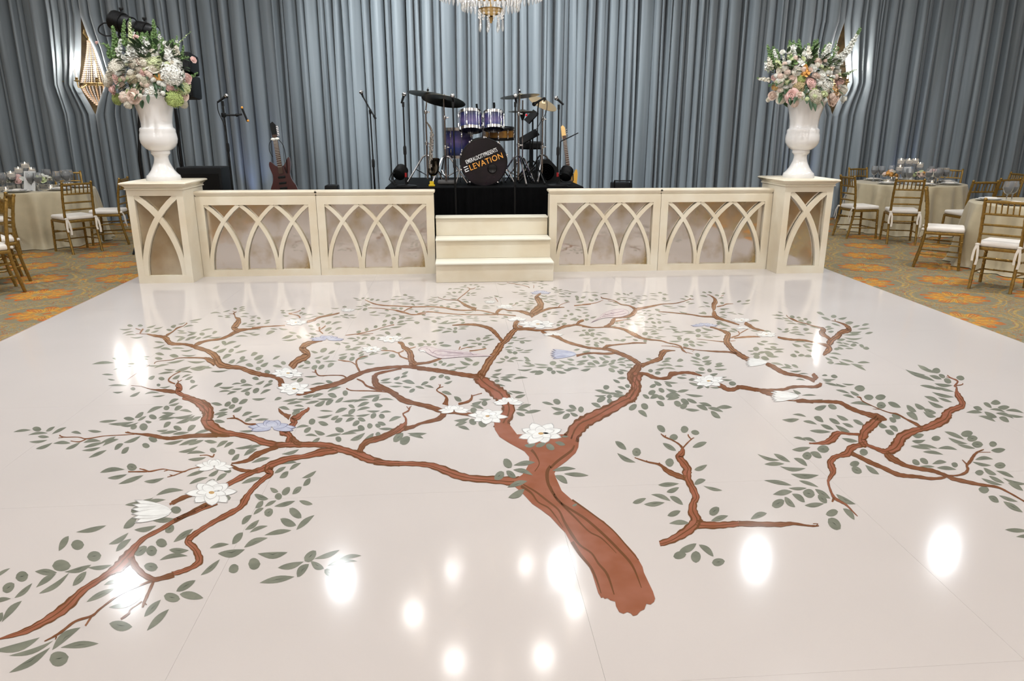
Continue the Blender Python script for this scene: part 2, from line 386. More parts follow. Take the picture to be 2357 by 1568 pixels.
def drape(name, x0, x1, left_f, right_f, label, seed):
    r = random.Random(seed); pl = []; x = x0
    while x < x1-.03:
        w = r.choice((.075, .10, .12, .15, .19, .25))*r.uniform(.85, 1.15); w = min(w, x1-x); pl.append((x, w, r.uniform(.08, .17)*min(1, .5+w*3), r.uniform(-.03, .03), r.uniform(0, 6), r.uniform(.28, .55))); x += w
    TS = (0, .09, .125, .18, .27, .38, .5, .62, .73, .83, .9, .945); NS = len(TS); rows = 26; zs = [GZ+.005+(ZT-GZ-.01)*i/(rows-1) for i in range(rows)]
    for tb in (SL, SR): zs += [q[0] for q in tb]
    zs = sorted(set(round(z, 4) for z in zs)); zs = [z for i, z in enumerate(zs) if i == 0 or z-zs[i-1] > .012]
    cols = []
    for i_, (px, w, A, dr, ph, ex) in enumerate(pl):
        g = r.choice((.03, .1, .16, .2)) if i_ else 0
        for k in range(NS):
            t = TS[k]; cols.append((px+w*t, A*(math.sin(PI*t)**ex)*(1+1.3*math.sin(ph*3)*(t-.5)) if k else -g, dr, ph))
    cols.append((x1, 0, 0, 0)); vs = []
    for z in zs:
        hz = z/ZT
        for (cx, d, dr, ph) in cols:
            X = cx+dr*math.sin(hz*3+ph)*.8*min(1, (cx-x0)/.3, (x1-cx)/.3) if x0 < cx < x1 else cx
            dd = d*(1+.18*math.sin(hz*5+ph))
            if left_f:
                e = left_f(z)[1]; w_ = max(0, 1-(cx-x0)/.9); X += (e-x0)*w_**1.5
            if right_f:
                e = right_f(z)[0]; w_ = max(0, 1-(x1-cx)/.9); X += (e-x1)*w_**1.5
            vs.append((X, DRY-dd, z))
    n = len(cols); fs = [(j*n+i, j*n+i+1, (j+1)*n+i+1, (j+1)*n+i) for j in range(len(zs)-1) for i in range(n-1)]
    mb = MB(); mb.add(vs, fs, 'drape_grey'); o = mb.build(name, smooth=True, ang=75); tag(o, label, 'curtain', 'grey drapes along the back of the hall'); return o
xl, xr = SL[0][1], SR[0][1]
drape('pleated_drape', -12.2, xl, None, fL, 'dark grey pleated drape left of the left crystal sconce', 3)
drape('pleated_drape', xl, xr, fL, fR, 'wide blue-grey pleated drape behind the stage between the two sconces', 5)
drape('pleated_drape', xr, 12.2, fR, None, 'grey pleated drape right of the right crystal sconce, behind the dining tables', 8)
# recessed ceiling lamps
proto = None
NTH = ('leftmost', 'second from the left', 'middle', 'second from the right', 'rightmost')
for i_, (X, Y) in enumerate(DOWN[:5]):
    if proto is None:
        t = empty('ceiling_downlight', (X, Y, CEIL)); b = MB(); b.lathe([(.19, 0), (.19, -.012), (.14, -.02), (.13, 0)], 'ceiling_paint', n=24); b.build('trim_ring', t, True)
        b = MB(); b.lathe([(.125, -.004), (.12, -.008)], 'lamp_disc', n=24); b.build('lamp_face', t); proto = t
    else: t = copy_tree(proto); t.location = (X, Y, CEIL)
    tag(t, 'recessed ceiling downlight mirrored as a glow on the near floor, %s' % NTH[i_], 'ceiling light', 'recessed ceiling downlights')
# ------------------------------------------------------------------ dance floor and its painted tree
TL = {1: (200, 690, 5.8075), 2: (580, 640, 5.8075), 3: (960, 640, 5.8075), 4: (1340, 650, 5.8075), 5: (1640, 690, 5.8075),
      6: (0, 900, 4.612), 7: (420, 850, 4.612), 8: (860, 850, 4.612), 9: (1340, 850, 4.612), 10: (1857, 820, 4.612),
      11: (0, 1160, 3.92), 12: (400, 1060, 4.612), 13: (1100, 1020, 3.825), 14: (1700, 1020, 3.5875), 0: (0, 0, 1.0)}
LEAVES = {1: "538 345 618 352 32 678 350 752 348 30 428 392 605 385 18 470 460 630 424 20 512 475 665 472 16 572 500 760 492 18 795 375 925 338 22 775 430 845 398 34 890 388 1022 360 18 850 440 965 410 22 1060 400 1140 410 26 1118 365 1195 340 38 1215 328 1325 300 16 1205 408 1310 418 20 1365 285 1545 253 18 1375 303 1498 305 12 1285 375 1430 346 18 1205 443 1345 445 18 1340 425 1480 432 18 1515 425 1690 390 18 1335 485 1460 450 24 1500 460 1578 458 38 1675 455 1745 425 32 1170 492 1310 494 14 1200 560 1320 505 34 1310 545 1400 500 30 1345 515 1475 488 28 1445 535 1530 505 24 1535 520 1675 478 22 1620 505 1810 492 16 900 562 1040 578 22 880 645 1050 596 24 978 658 1140 672 28 1125 648 1310 652 20 1245 680 1425 660 20 1645 185 1795 180 16 1815 165 1925 135 14 1955 122 2010 120 26 2030 115 2118 95 16 2030 138 2118 115 16 2020 160 2125 143 14 1745 220 1825 226 14 1835 212 1925 214 16 1840 240 1925 240 14 2065 190 2175 190 14 2035 232 2160 234 12 2165 215 2280 210 10 2170 248 2260 230 14 2185 280 2250 280 26 2270 240 2323 250 26 2065 335 2145 312 22 2140 335 2250 318 14 2110 355 2260 350 12 2265 325 2323 308 22 2070 432 2260 436 14 2170 408 2323 402 18 2170 458 2320 458 22 1980 495 2160 492 18 1800 560 1865 590 50 1830 620 2005 560 30 1955 640 2062 600 26 1675 655 1778 615 28 1725 700 1870 650 40 1890 700 1965 665 44 1975 715 2148 675 24 1810 790 1935 735 46 1890 845 1980 800 44 2040 795 2118 765 42 1985 865 2158 805 30 2190 750 2285 710 44 2230 800 2323 760 40 2265 850 2323 825 34 2118 870 2228 890 48 2255 920 2323 925 48 1655 955 1895 940 22 910 720 1038 740 34 1100 745 1228 760 46 1260 738 1465 738 18 905 780 1015 792 36 700 745 845 760 18 650 785 825 800 28 335 780 525 800 42 62 865 365 845 36 465 850 715 840 20 1055 850 1315 800 26 1335 820 1590 820 26 345 940 600 890 24 730 888 820 870 12 800 880 960 878 18 895 915 1105 868 24 1030 930 1185 935 22 945 995 1160 968 26 1175 965 1400 890 40 1370 920 1640 885 50 1440 905 1680 915 36 1260 970 1415 978 18 1140 1060 1245 1010 40 1265 1045 1392 1000 22 1305 1075 1418 1025 32 1378 1085 1448 1100 46 955 1050 1040 1060 46 820 1060 910 1020 46 195 1000 360 1005 22 275 1060 380 1075 20 280 1150 540 1150 24 340 1235 490 1228 22 570 1295 715 1230 36 770 1262 975 1250 24 870 1295 1050 1275 20 965 1172 1120 1152 18 580 1190 650 1195 40 930 1140 985 1140 36 1365 1205 1490 1140 28",
2: "375 432 440 432 20 385 465 455 470 24 408 498 502 504 18 452 440 592 418 14 655 415 712 408 26 630 482 688 460 24 665 495 740 475 22 695 502 830 485 12 870 465 965 485 20 985 492 1085 465 16 690 542 830 520 10 790 520 895 508 8 510 545 610 548 14 175 575 250 556 18 155 610 240 588 18 240 680 345 688 16 355 670 485 685 20 188 755 310 710 40 490 720 605 738 26 395 812 555 765 38 400 832 615 808 20 590 765 665 800 36 1050 402 1175 402 12 1205 390 1270 388 22 1165 505 1250 512 14 1225 490 1290 490 24 1065 532 1190 520 14 1200 525 1305 538 16 1275 505 1378 498 16 1300 525 1405 525 12 1345 265 1430 278 12 1460 275 1505 262 22 1525 275 1575 270 16 1575 295 1632 280 26 1650 305 1710 292 22 1380 292 1480 292 8 1720 312 1840 302 16 1510 345 1585 358 28 1475 368 1545 385 20 1385 380 1490 385 12 1370 418 1475 405 16 1480 430 1545 408 34 1550 405 1625 405 12 1560 465 1670 445 22 1560 490 1720 495 14 1680 470 1825 475 10 1765 490 1860 485 12 1845 398 1950 402 18 1965 405 2025 405 28 1770 430 1835 440 22 1775 520 1865 500 22 1865 495 1990 500 14 1960 510 2045 505 26 2090 432 2165 420 12 2175 440 2225 455 24 1995 512 2160 512 10 1860 545 1928 540 40 1955 550 2050 528 30 2050 545 2165 530 14 1745 590 1808 565 34 1840 595 1895 600 42 1940 605 2035 575 30 1735 640 1800 620 32 1930 625 2080 605 24 2030 575 2180 570 14 2165 590 2245 595 36 1625 660 1680 645 36 1835 665 2010 645 20 1700 700 1870 684 20 1505 695 1560 685 46 1390 725 1460 712 34 1870 262 2010 255 10 2015 228 2080 232 24 2075 248 2180 255 12 1845 285 1930 285 16 1930 292 2055 285 12 2065 282 2195 282 12 1935 325 2100 330 8 2105 310 2165 300 18 2155 315 2255 305 14 1990 355 2140 345 10 2125 345 2180 370 24 2195 348 2320 340 12 750 640 825 648 28 765 678 855 688 24 855 625 910 625 40 920 582 975 585 30 980 615 1065 585 34 1055 625 1210 588 24 970 710 1070 665 40 1110 692 1208 662 24 750 738 880 755 28 1010 745 1090 715 18 705 760 780 775 20 785 795 830 795 36 1060 745 1110 745 16 1775 725 1850 750 40 1920 760 1995 760 36 2005 825 2148 800 20 1580 815 1650 800 44 1460 825 1545 795 28 1645 770 1780 772 14 1395 790 1450 805 26 1265 812 1400 815 20 1335 845 1430 825 20 1670 815 1740 815 30 1435 770 1590 765 14 1185 858 1310 872 18 1100 875 1185 890 30 1405 850 1525 855 14 1380 895 1525 882 20 1525 885 1590 910 24 1245 930 1318 910 42 1340 940 1465 918 26 1240 965 1430 968 22 1730 935 1815 955 38 2085 870 2175 895 44 2195 885 2323 890 18 785 975 885 1000 28 910 985 1005 945 50 1015 1015 1115 970 30 1150 1035 1280 1008 20 1310 1015 1375 1025 30 1415 1015 1495 980 24 1425 1050 1500 1010 30 1560 1035 1660 975 24 1570 1035 1700 1005 14 1415 1095 1560 1055 30 1715 1025 1850 995 24 1830 1040 1920 1040 50 830 1075 960 1038 22 940 1085 1040 1040 32 1160 1075 1275 1045 44 1300 1100 1375 1060 48 850 1110 918 1130 44 950 1120 1140 1112 20 695 1120 785 1140 46 1010 1190 1100 1145 48 885 1215 970 1165 50 795 1210 875 1175 55 610 1195 700 1160 28 660 1205 780 1190 18 1490 1130 1645 1145 24 275 1090 380 1040 28 275 1175 410 1195 34 385 1130 455 1145 46 25 1080 155 1035 52 60 1140 160 1095 36 110 1180 220 1130 44 45 1205 125 1215 44 165 1250 245 1260 50 2000 1285 2090 1250 34 1890 1355 1980 1320 40 1985 1335 2080 1310 30 1715 1375 1855 1340 30 1710 1400 1875 1395 22 1895 1400 2020 1415 24 2000 1380 2180 1415 50 1830 1445 2005 1445 22 2010 1450 2140 1462 24 2180 1450 2310 1480 30 2100 1525 2180 1485 44 695 1315 880 1310 22 510 1360 615 1335 24 598 1385 685 1345 48 215 1395 280 1370 36 780 1430 985 1410 22 985 1375 1085 1400 40 40 1420 170 1372 34 145 1468 278 1415 34 0 1340 95 1355 44 10 1530 98 1480 60 108 1555 258 1492 34 540 1430 640 1415 20 1005 1525 1195 1460 36",
3: "410 155 470 145 16 475 150 600 146 10 560 122 685 125 10 620 105 665 98 16 695 90 745 90 14 745 100 825 95 12 790 120 840 108 18 840 122 910 126 8 775 152 865 150 10 385 190 460 205 14 468 190 525 195 24 545 195 600 185 22 575 165 630 155 20 375 220 475 225 8 665 200 710 200 20 705 215 800 200 16 655 235 705 235 18 715 225 805 228 8 455 235 550 240 10 170 250 300 250 10 340 262 390 245 16 445 275 545 275 12 590 290 665 285 12 130 295 260 290 10 150 312 255 300 8 205 328 300 310 14 260 300 360 300 10 605 320 695 330 24 440 335 545 340 12 380 348 480 352 10 160 350 280 355 12 500 360 585 375 12 495 398 585 380 14 720 350 795 365 28 300 370 355 380 24 385 385 445 385 28 90 360 200 365 10 155 418 245 410 12 65 455 105 440 18 220 435 300 440 10 630 460 760 445 12 880 470 980 480 16 60 495 115 505 20 75 545 180 555 26 115 520 240 520 8 235 535 325 550 16 255 525 370 525 10 360 520 495 515 10 440 545 560 545 10 465 518 620 518 8 645 520 735 505 14 650 545 760 545 8 755 530 820 520 10 735 545 835 548 10 190 575 265 585 36 320 600 425 570 24 270 610 450 612 16 405 600 555 580 18 560 550 635 570 26 580 605 645 590 20 740 568 850 572 8 850 575 955 575 8 970 565 1085 578 14 875 275 995 280 10 955 250 1020 258 10 1025 235 1100 245 20 1085 260 1155 258 8 900 312 930 312 14 870 380 970 388 12 860 405 990 405 10 965 370 1050 375 8 960 520 1110 525 8 1150 515 1220 530 24 1120 540 1180 535 10 1190 455 1280 470 14 1225 345 1290 345 22 1305 345 1360 335 26 1330 375 1425 360 12 1430 340 1530 340 12 1440 375 1560 370 10 1405 400 1560 405 10 1430 400 1515 420 22 1445 435 1520 420 14 1505 345 1560 340 20 1260 182 1360 185 10 1355 160 1450 175 10 1340 215 1480 215 8 1350 195 1480 190 8 1295 110 1395 120 8 1300 90 1400 95 8 1390 85 1510 90 8 1345 50 1420 50 8 1065 75 1210 78 8 1270 60 1360 62 6 1410 50 1500 55 8 1640 47 1695 47 8 1530 62 1610 62 8 1615 70 1700 75 8 1660 98 1770 95 8 1610 112 1660 112 10 1645 135 1690 130 16 1660 85 1740 80 8 1790 145 1850 165 18 1820 128 1875 135 16 1840 165 1885 165 14 1880 160 1945 152 14 1870 175 1960 172 8 1950 170 2050 178 10 2020 180 2160 185 8 2195 200 2323 195 8 1825 190 1905 195 10 1890 205 1960 205 10 1950 195 2040 195 8 2020 210 2065 208 18 1895 215 1990 225 12 1880 235 2000 245 12 1760 238 1870 235 8 1980 238 2060 245 14 1645 230 1740 245 16 1700 240 1740 238 14 1640 265 1750 275 16 1700 265 1830 262 8 1760 285 1865 295 12 1725 300 1840 325 8 1685 305 1790 335 18 1830 325 1910 345 18 1780 355 1885 365 16 1485 270 1580 290 16 1480 300 1570 315 12 1490 330 1590 345 16 1350 315 1460 320 12 1415 248 1485 238 10 1500 245 1560 240 8 2110 240 2165 270 34 2120 280 2165 290 30 2185 265 2260 248 26 2125 325 2235 308 26 1965 295 2030 310 26 2290 285 2323 300 26 1735 465 1790 455 22 1670 500 1740 485 20 1670 515 1745 505 18 1800 465 1910 455 14 1780 485 1890 492 12 1955 510 2015 505 30 2000 435 2040 440 22 2030 490 2095 485 30 2105 420 2200 440 24 2115 390 2290 395 12 2205 470 2290 460 18 2215 410 2300 425 10 2135 505 2205 520 18 2245 510 2310 500 28 1895 545 2010 540 14 2040 560 2130 530 28 2085 560 2165 550 30 2235 555 2300 555 30 1865 600 1950 575 26 1930 620 2005 610 30 1860 630 1915 632 28 2080 720 2200 718 14 2200 705 2260 695 24 2240 730 2300 740 30 2290 690 2323 715 40 2160 775 2250 765 28 2240 760 2320 755 28 2205 800 2323 800 14 2245 850 2320 840 34 2245 890 2323 895 20 2090 965 2180 950 24 2205 990 2323 970 24 270 655 385 670 24 185 720 285 705 14 205 712 355 690 26 390 680 475 695 20 325 735 470 712 22 485 680 540 670 34 475 715 540 720 36 545 690 665 685 18 550 652 705 645 16 75 840 135 860 28 120 880 195 890 32 185 860 252 842 26 210 885 270 880 26 5 885 95 888 20 10 912 95 900 20 285 872 362 858 24 300 900 465 908 34 500 855 575 855 42 605 910 685 885 30 655 838 795 845 18 710 875 830 868 20 785 815 850 815 40 875 815 975 798 30 900 775 1010 760 18 895 855 1045 815 22 845 850 920 845 14 810 890 870 880 32 880 880 960 890 18 865 925 920 925 26 655 925 795 915 18 1255 800 1340 788 24 1250 825 1390 835 12 1330 815 1460 798 12 1400 828 1540 835 16 1370 850 1440 865 38 1205 880 1300 860 24 1170 940 1280 915 24 1305 925 1395 942 16 1165 955 1290 965 16 1200 975 1280 1000 36 1275 1000 1345 1000 40 1310 968 1430 955 16 1360 990 1520 992 14 1420 970 1555 952 18 1165 1055 1230 1065 36 1225 1090 1355 1068 32 1105 1075 1185 1095 24 1040 1128 1180 1105 22 1195 1110 1300 1125 24 1300 1108 1430 1108 12 1425 1055 1500 1090 30 1440 1100 1520 1110 28 1435 1125 1530 1150 34 1395 1175 1580 1180 16 1500 1165 1580 1170 20 1560 1145 1760 1165 22 1585 1195 1775 1190 22 1335 1222 1545 1215 22 1500 1260 1625 1240 30 1570 1290 1695 1260 56 1770 1140 1865 1135 55 1840 1175 1975 1160 36 1730 1225 1815 1220 50 1790 1260 1855 1260 50 1825 1200 1975 1215 18 1850 1240 2000 1270 34 1895 1100 2080 1130 30 2000 1080 2105 1100 30 2005 1155 2120 1170 22 2120 1120 2300 1095 30 2205 1060 2265 1055 32 2280 1030 2323 1055 30 2130 1165 2250 1145 32 2275 1145 2323 1160 30 1950 1225 2080 1220 30 1980 1235 2170 1215 30 2005 1200 2130 1210 14 2180 1235 2323 1210 34 2225 1185 2323 1190 20 215 1155 270 1158 42 285 1130 345 1120 40 322 1165 398 1140 38 385 1185 520 1155 32 490 1200 685 1180 28 415 1240 540 1215 26 570 1110 720 1160 40 630 1070 750 1110 40 740 1165 835 1125 44 285 1325 360 1300 44 165 1365 258 1320 46 362 1320 445 1350 44 360 1410 475 1375 30 1025 1240 1140 1215 28 1000 1300 1130 1275 28 975 1320 1100 1340 24 890 1360 980 1340 44 1030 1380 1105 1375 40 1105 1330 1290 1320 28 1170 1300 1330 1290 22 1110 1355 1265 1385 38 1285 1350 1485 1335 28 1005 1415 1185 1445 28 50 1435 155 1390 40 90 1440 225 1470 30",
4: "120 170 215 180 26 165 230 220 232 24 85 230 160 245 26 230 165 355 152 12 100 138 230 140 8 435 138 515 160 16 410 162 530 165 8 540 145 590 165 18 585 160 635 175 14 625 150 680 140 20 455 230 515 225 28 540 230 600 238 24 480 195 620 198 10 600 210 705 206 10 665 230 745 240 20 655 245 725 262 14 700 185 800 188 10 795 178 880 190 12 760 245 875 228 12 730 258 820 285 14 565 275 670 265 10 640 292 725 280 18 405 272 490 290 18 295 290 420 295 10 380 305 490 305 10 720 205 780 212 8 880 230 1020 240 8 895 150 1005 158 10 905 178 1030 182 8 1010 140 1075 145 20 1070 158 1130 158 18 1090 172 1160 168 8 1070 215 1125 222 28 1050 240 1190 243 6 1365 182 1425 200 16 1435 178 1490 190 20 1300 218 1395 238 14 1380 270 1445 260 16 1410 292 1510 280 16 1060 305 1220 318 14 1265 315 1395 330 16 1135 340 1285 338 10 1600 130 1665 148 18 1680 128 1740 145 20 1860 155 1915 145 22 1570 178 1680 198 20 1770 170 1835 182 20 1815 220 1895 208 18 1840 268 1900 280 26 2065 265 2130 250 24 2175 250 2250 235 22 2115 290 2245 280 14 1610 260 1700 280 18 1640 312 1720 330 16 1550 335 1660 330 8 1835 352 1970 352 16 1840 362 1920 375 14 1830 405 1920 395 22 1925 400 2035 398 14 1980 418 2075 428 10 2075 415 2165 432 12 1855 432 1945 448 14 1820 465 1935 475 12 1595 400 1665 420 26 1550 415 1665 430 20 1295 388 1410 412 18 1025 412 1150 420 8 970 360 1045 375 28 985 430 1060 445 24 795 378 855 372 14 845 390 930 380 14 720 415 805 400 16 815 420 865 415 24 870 412 990 420 10 740 438 850 450 14 870 452 935 440 14 590 485 645 495 26 740 490 840 475 16 745 505 835 495 14 820 520 890 535 22 865 500 965 485 24 690 530 820 528 12 690 550 820 565 20 985 488 1060 498 12 920 525 990 548 28 1005 530 1060 545 32 1050 515 1195 512 12 1080 535 1200 540 12 440 548 490 545 24 495 540 565 525 26 580 545 690 565 24 495 572 580 585 14 340 590 465 580 14 105 475 195 455 22 775 605 900 608 8 930 582 1000 600 20 1005 610 1105 595 20 835 635 970 628 12 960 620 1080 640 12 880 600 1000 610 12 1090 628 1220 630 10 1160 588 1275 610 22 1185 620 1280 630 16 1205 635 1300 660 18 80 655 180 635 28 180 680 330 690 14 110 685 170 690 32 100 705 165 725 26 170 695 270 712 20 140 765 218 745 24 230 760 370 752 26 290 775 405 785 18 150 795 235 818 20 225 785 300 808 26 155 825 225 860 40 415 770 515 785 24 500 780 590 765 34 675 760 750 778 24 565 730 690 725 14 800 690 880 680 46 905 670 1005 655 24 910 695 1035 685 24 860 715 960 735 18 960 735 1065 750 16 850 745 925 750 20 995 718 1130 728 12 815 785 868 780 36 1190 712 1360 708 16 1205 675 1360 675 14 1315 655 1510 660 20 1360 690 1530 688 16 1510 640 1590 645 46 1570 675 1690 662 22 1515 715 1590 712 40 1590 698 1720 698 10 1615 720 1755 740 26 1725 715 1865 716 12 1155 785 1340 780 22 1265 745 1335 755 42 1355 775 1445 755 34 1415 795 1505 810 34 1345 830 1425 850 40 1425 825 1515 858 32 1520 800 1690 812 16 1515 820 1630 845 20 1590 600 1760 640 26 1790 525 1990 595 28 1785 525 1880 540 16 1830 618 1950 612 14 1795 550 1840 565 24 1980 620 2085 660 26 1940 658 2060 670 18 65 970 185 1015 36 225 1000 315 1035 36 275 980 385 1005 28 135 1050 238 1090 42 265 1085 365 1060 42 375 1060 455 1040 34 465 1045 590 1020 34 460 1075 580 1075 18 485 1100 595 1125 26 65 1075 185 1115 36 360 1110 495 1140 34 210 1125 345 1100 28 345 1100 440 1075 30 20 1130 200 1130 20 550 1055 680 1055 18 590 1098 695 1098 24 565 1145 690 1145 18 350 1155 440 1195 50 465 1185 560 1215 44 490 1165 620 1190 22 850 1020 945 1055 30 1095 1030 1195 1015 32 1060 1070 1180 1055 26 1265 1055 1355 1042 40 990 1105 1135 1115 18 1075 1090 1215 1115 26 1230 1120 1360 1125 22 975 1170 1105 1140 30 1080 1150 1250 1165 22 880 1180 948 1185 42 970 1215 1050 1212 44 1510 955 1575 985 50 1450 995 1600 1040 28 1600 1020 1705 990 40 1440 1045 1580 1080 26 1600 1060 1738 1045 30 1465 1090 1635 1115 24 1630 1095 1735 1075 36 1550 1150 1640 1170 46 1670 1170 1735 1190 46 1505 1190 1655 1210 24 1780 1095 1878 1080 36 1765 1130 1905 1115 32 1765 1160 1940 1160 24 1700 1240 1815 1220 36 1265 1270 1405 1282 26 1320 1245 1400 1240 14 465 1285 595 1278 32 410 1300 510 1345 36 570 1380 640 1395 46 280 1405 365 1400 60 470 1395 590 1435 36 165 1440 300 1450 24 1425 1340 1590 1380 34 1420 1305 1515 1300 36 1530 1420 1625 1395 36 1960 1345 2060 1360 56 1870 1300 2010 1305 26 1820 1265 1940 1265 16 1635 1370 1700 1410 40 1700 1400 1860 1405 22 960 1320 1065 1375 48 1090 1325 1285 1345 26 1105 1345 1205 1395 40 900 1400 990 1370 46 1020 1420 1100 1465 54",
5: "870 162 945 180 14 840 192 960 210 14 785 205 920 222 14 820 245 960 262 14 930 235 1030 255 18 955 278 1080 298 16 990 318 1130 330 16 1030 225 1100 235 34 1120 238 1185 245 24 1210 255 1275 262 30 1140 275 1225 290 28 1255 300 1325 310 38 1125 320 1265 345 22 1295 360 1430 390 22 1390 165 1500 210 34 1580 225 1660 225 40 1450 230 1585 275 30 1675 255 1800 235 28 1585 315 1715 355 22 1770 310 1885 305 40 1865 370 1975 345 26 1995 345 2098 325 30 1930 395 2108 378 22 1820 435 1998 425 34 2035 455 2150 435 26 1745 470 1985 462 20 1760 505 2012 508 24 1500 370 1590 360 26 1518 405 1630 385 26 1540 432 1625 425 28 1660 540 1780 530 32 1775 550 1895 560 16 1645 568 1745 590 24 1730 570 1840 600 18 1860 575 1965 590 16 1840 610 1930 605 40 1670 608 1830 630 22 1960 600 2030 640 38 2010 650 2098 655 40 1620 660 1700 660 34 1670 630 1755 660 28 1770 650 1890 655 20 1550 715 1725 735 22 1505 770 1610 815 28 1550 765 1695 800 24 1530 838 1625 845 40 1620 858 1805 875 22 1690 820 1850 870 28 1715 798 1895 838 24 1840 855 2025 888 22 1935 845 2110 845 28 1875 870 2055 950 32 860 378 935 405 20 960 400 1020 390 28 1065 378 1155 372 24 1040 405 1160 402 20 1210 392 1295 395 38 918 430 1040 412 22 1020 440 1130 448 14 1060 430 1190 440 18 1090 465 1240 480 18 1215 450 1355 455 16 590 575 705 605 26 640 560 748 560 26 720 592 890 602 18 770 630 860 645 36 685 650 820 670 24 800 665 968 660 20 815 705 955 702 24 540 655 625 660 55 465 680 560 682 18 540 715 640 730 40 600 715 720 700 30 690 690 820 740 60 500 730 580 735 14 545 760 635 770 50 645 770 760 800 50 720 750 890 765 30 1060 585 1195 625 34 1090 568 1250 572 20 1205 600 1315 645 30 1205 595 1370 608 16 1250 665 1400 685 28 1090 685 1165 710 28 1035 740 1130 760 44 1140 750 1235 745 34 1225 755 1330 760 34 775 845 955 880 28 955 860 1060 900 30 1055 870 1150 910 34 900 912 1075 925 24 1030 950 1190 948 22 1140 995 1290 995 14 1110 1065 1240 1080 20 1460 1015 1540 1015 24 1580 1020 1675 1035 46 1455 1055 1650 1065 22 1470 1075 1595 1090 22 1495 1110 1705 1160 30 1645 1120 1795 1160 26 1730 1120 1900 1132 22 1895 1180 2040 1190 80 700 415 785 430 28 505 410 640 415 16 480 295 630 285 26 1075 1205 1185 1255 38 995 1235 1155 1275 18 1190 1280 1390 1280 22 1290 1340 1480 1330 30 1645 1205 1835 1255 30 1840 1225 1965 1280 40 1735 1275 1900 1315 34",
6: "140 438 330 415 26 342 400 440 410 50 485 430 585 378 32 550 458 708 385 30 295 470 508 448 26 400 485 525 490 30 305 540 505 520 26 378 615 558 550 34 562 560 750 555 34 695 620 855 545 34 752 440 865 455 28 930 420 1080 432 28 1050 328 1250 310 26 1145 350 1425 328 32 1280 370 1470 335 24 1310 290 1430 300 40 1385 400 1455 370 46 1430 285 1525 225 44 1460 318 1555 268 26 1478 385 1570 378 74 1540 320 1612 330 26 1560 235 1735 165 36 1580 265 1665 290 48 1735 190 1800 175 46 1790 138 1900 85 34 1790 152 1905 125 24 1850 205 1940 165 44 1902 208 2040 228 26 1715 232 1865 238 24 1680 290 1840 250 34 1685 310 1880 280 26 1825 280 2050 248 30 1865 345 2070 258 40 2010 318 2140 270 34 1735 390 1815 330 46 1840 380 1930 410 46 1990 430 2080 365 50 1660 422 1785 412 24 1695 455 1890 425 28 1830 460 2010 440 30 2065 455 2235 415 28 1075 545 1230 485 34 885 550 1075 535 34 890 600 1115 545 34 1088 585 1262 512 36 865 632 1070 598 30 940 710 1135 628 36 1215 625 1310 560 46 1288 665 1370 595 50 1310 550 1495 478 36 1575 500 1670 530 56 1508 570 1590 590 50 1735 560 1950 520 32 1895 578 2100 512 38 1998 575 2165 522 34 2165 530 2306 545 36 1892 648 2105 588 34 1980 668 2185 660 30 1995 728 2190 705 34 2225 620 2300 640 50 1345 800 1455 815 74 1060 868 1325 835 46 1140 925 1348 885 40 1255 990 1525 895 46 1528 962 1745 922 40 1655 1110 1950 1055 46 1325 1210 1628 1135 48 1500 1230 1762 1155 44 1390 1285 1480 1245 60 1310 1460 1450 1325 76 1600 1370 1860 1360 56 1810 1260 1925 1265 76 1425 1475 1660 1430 52 1755 1500 1845 1430 80 805 1500 1130 1428 50",
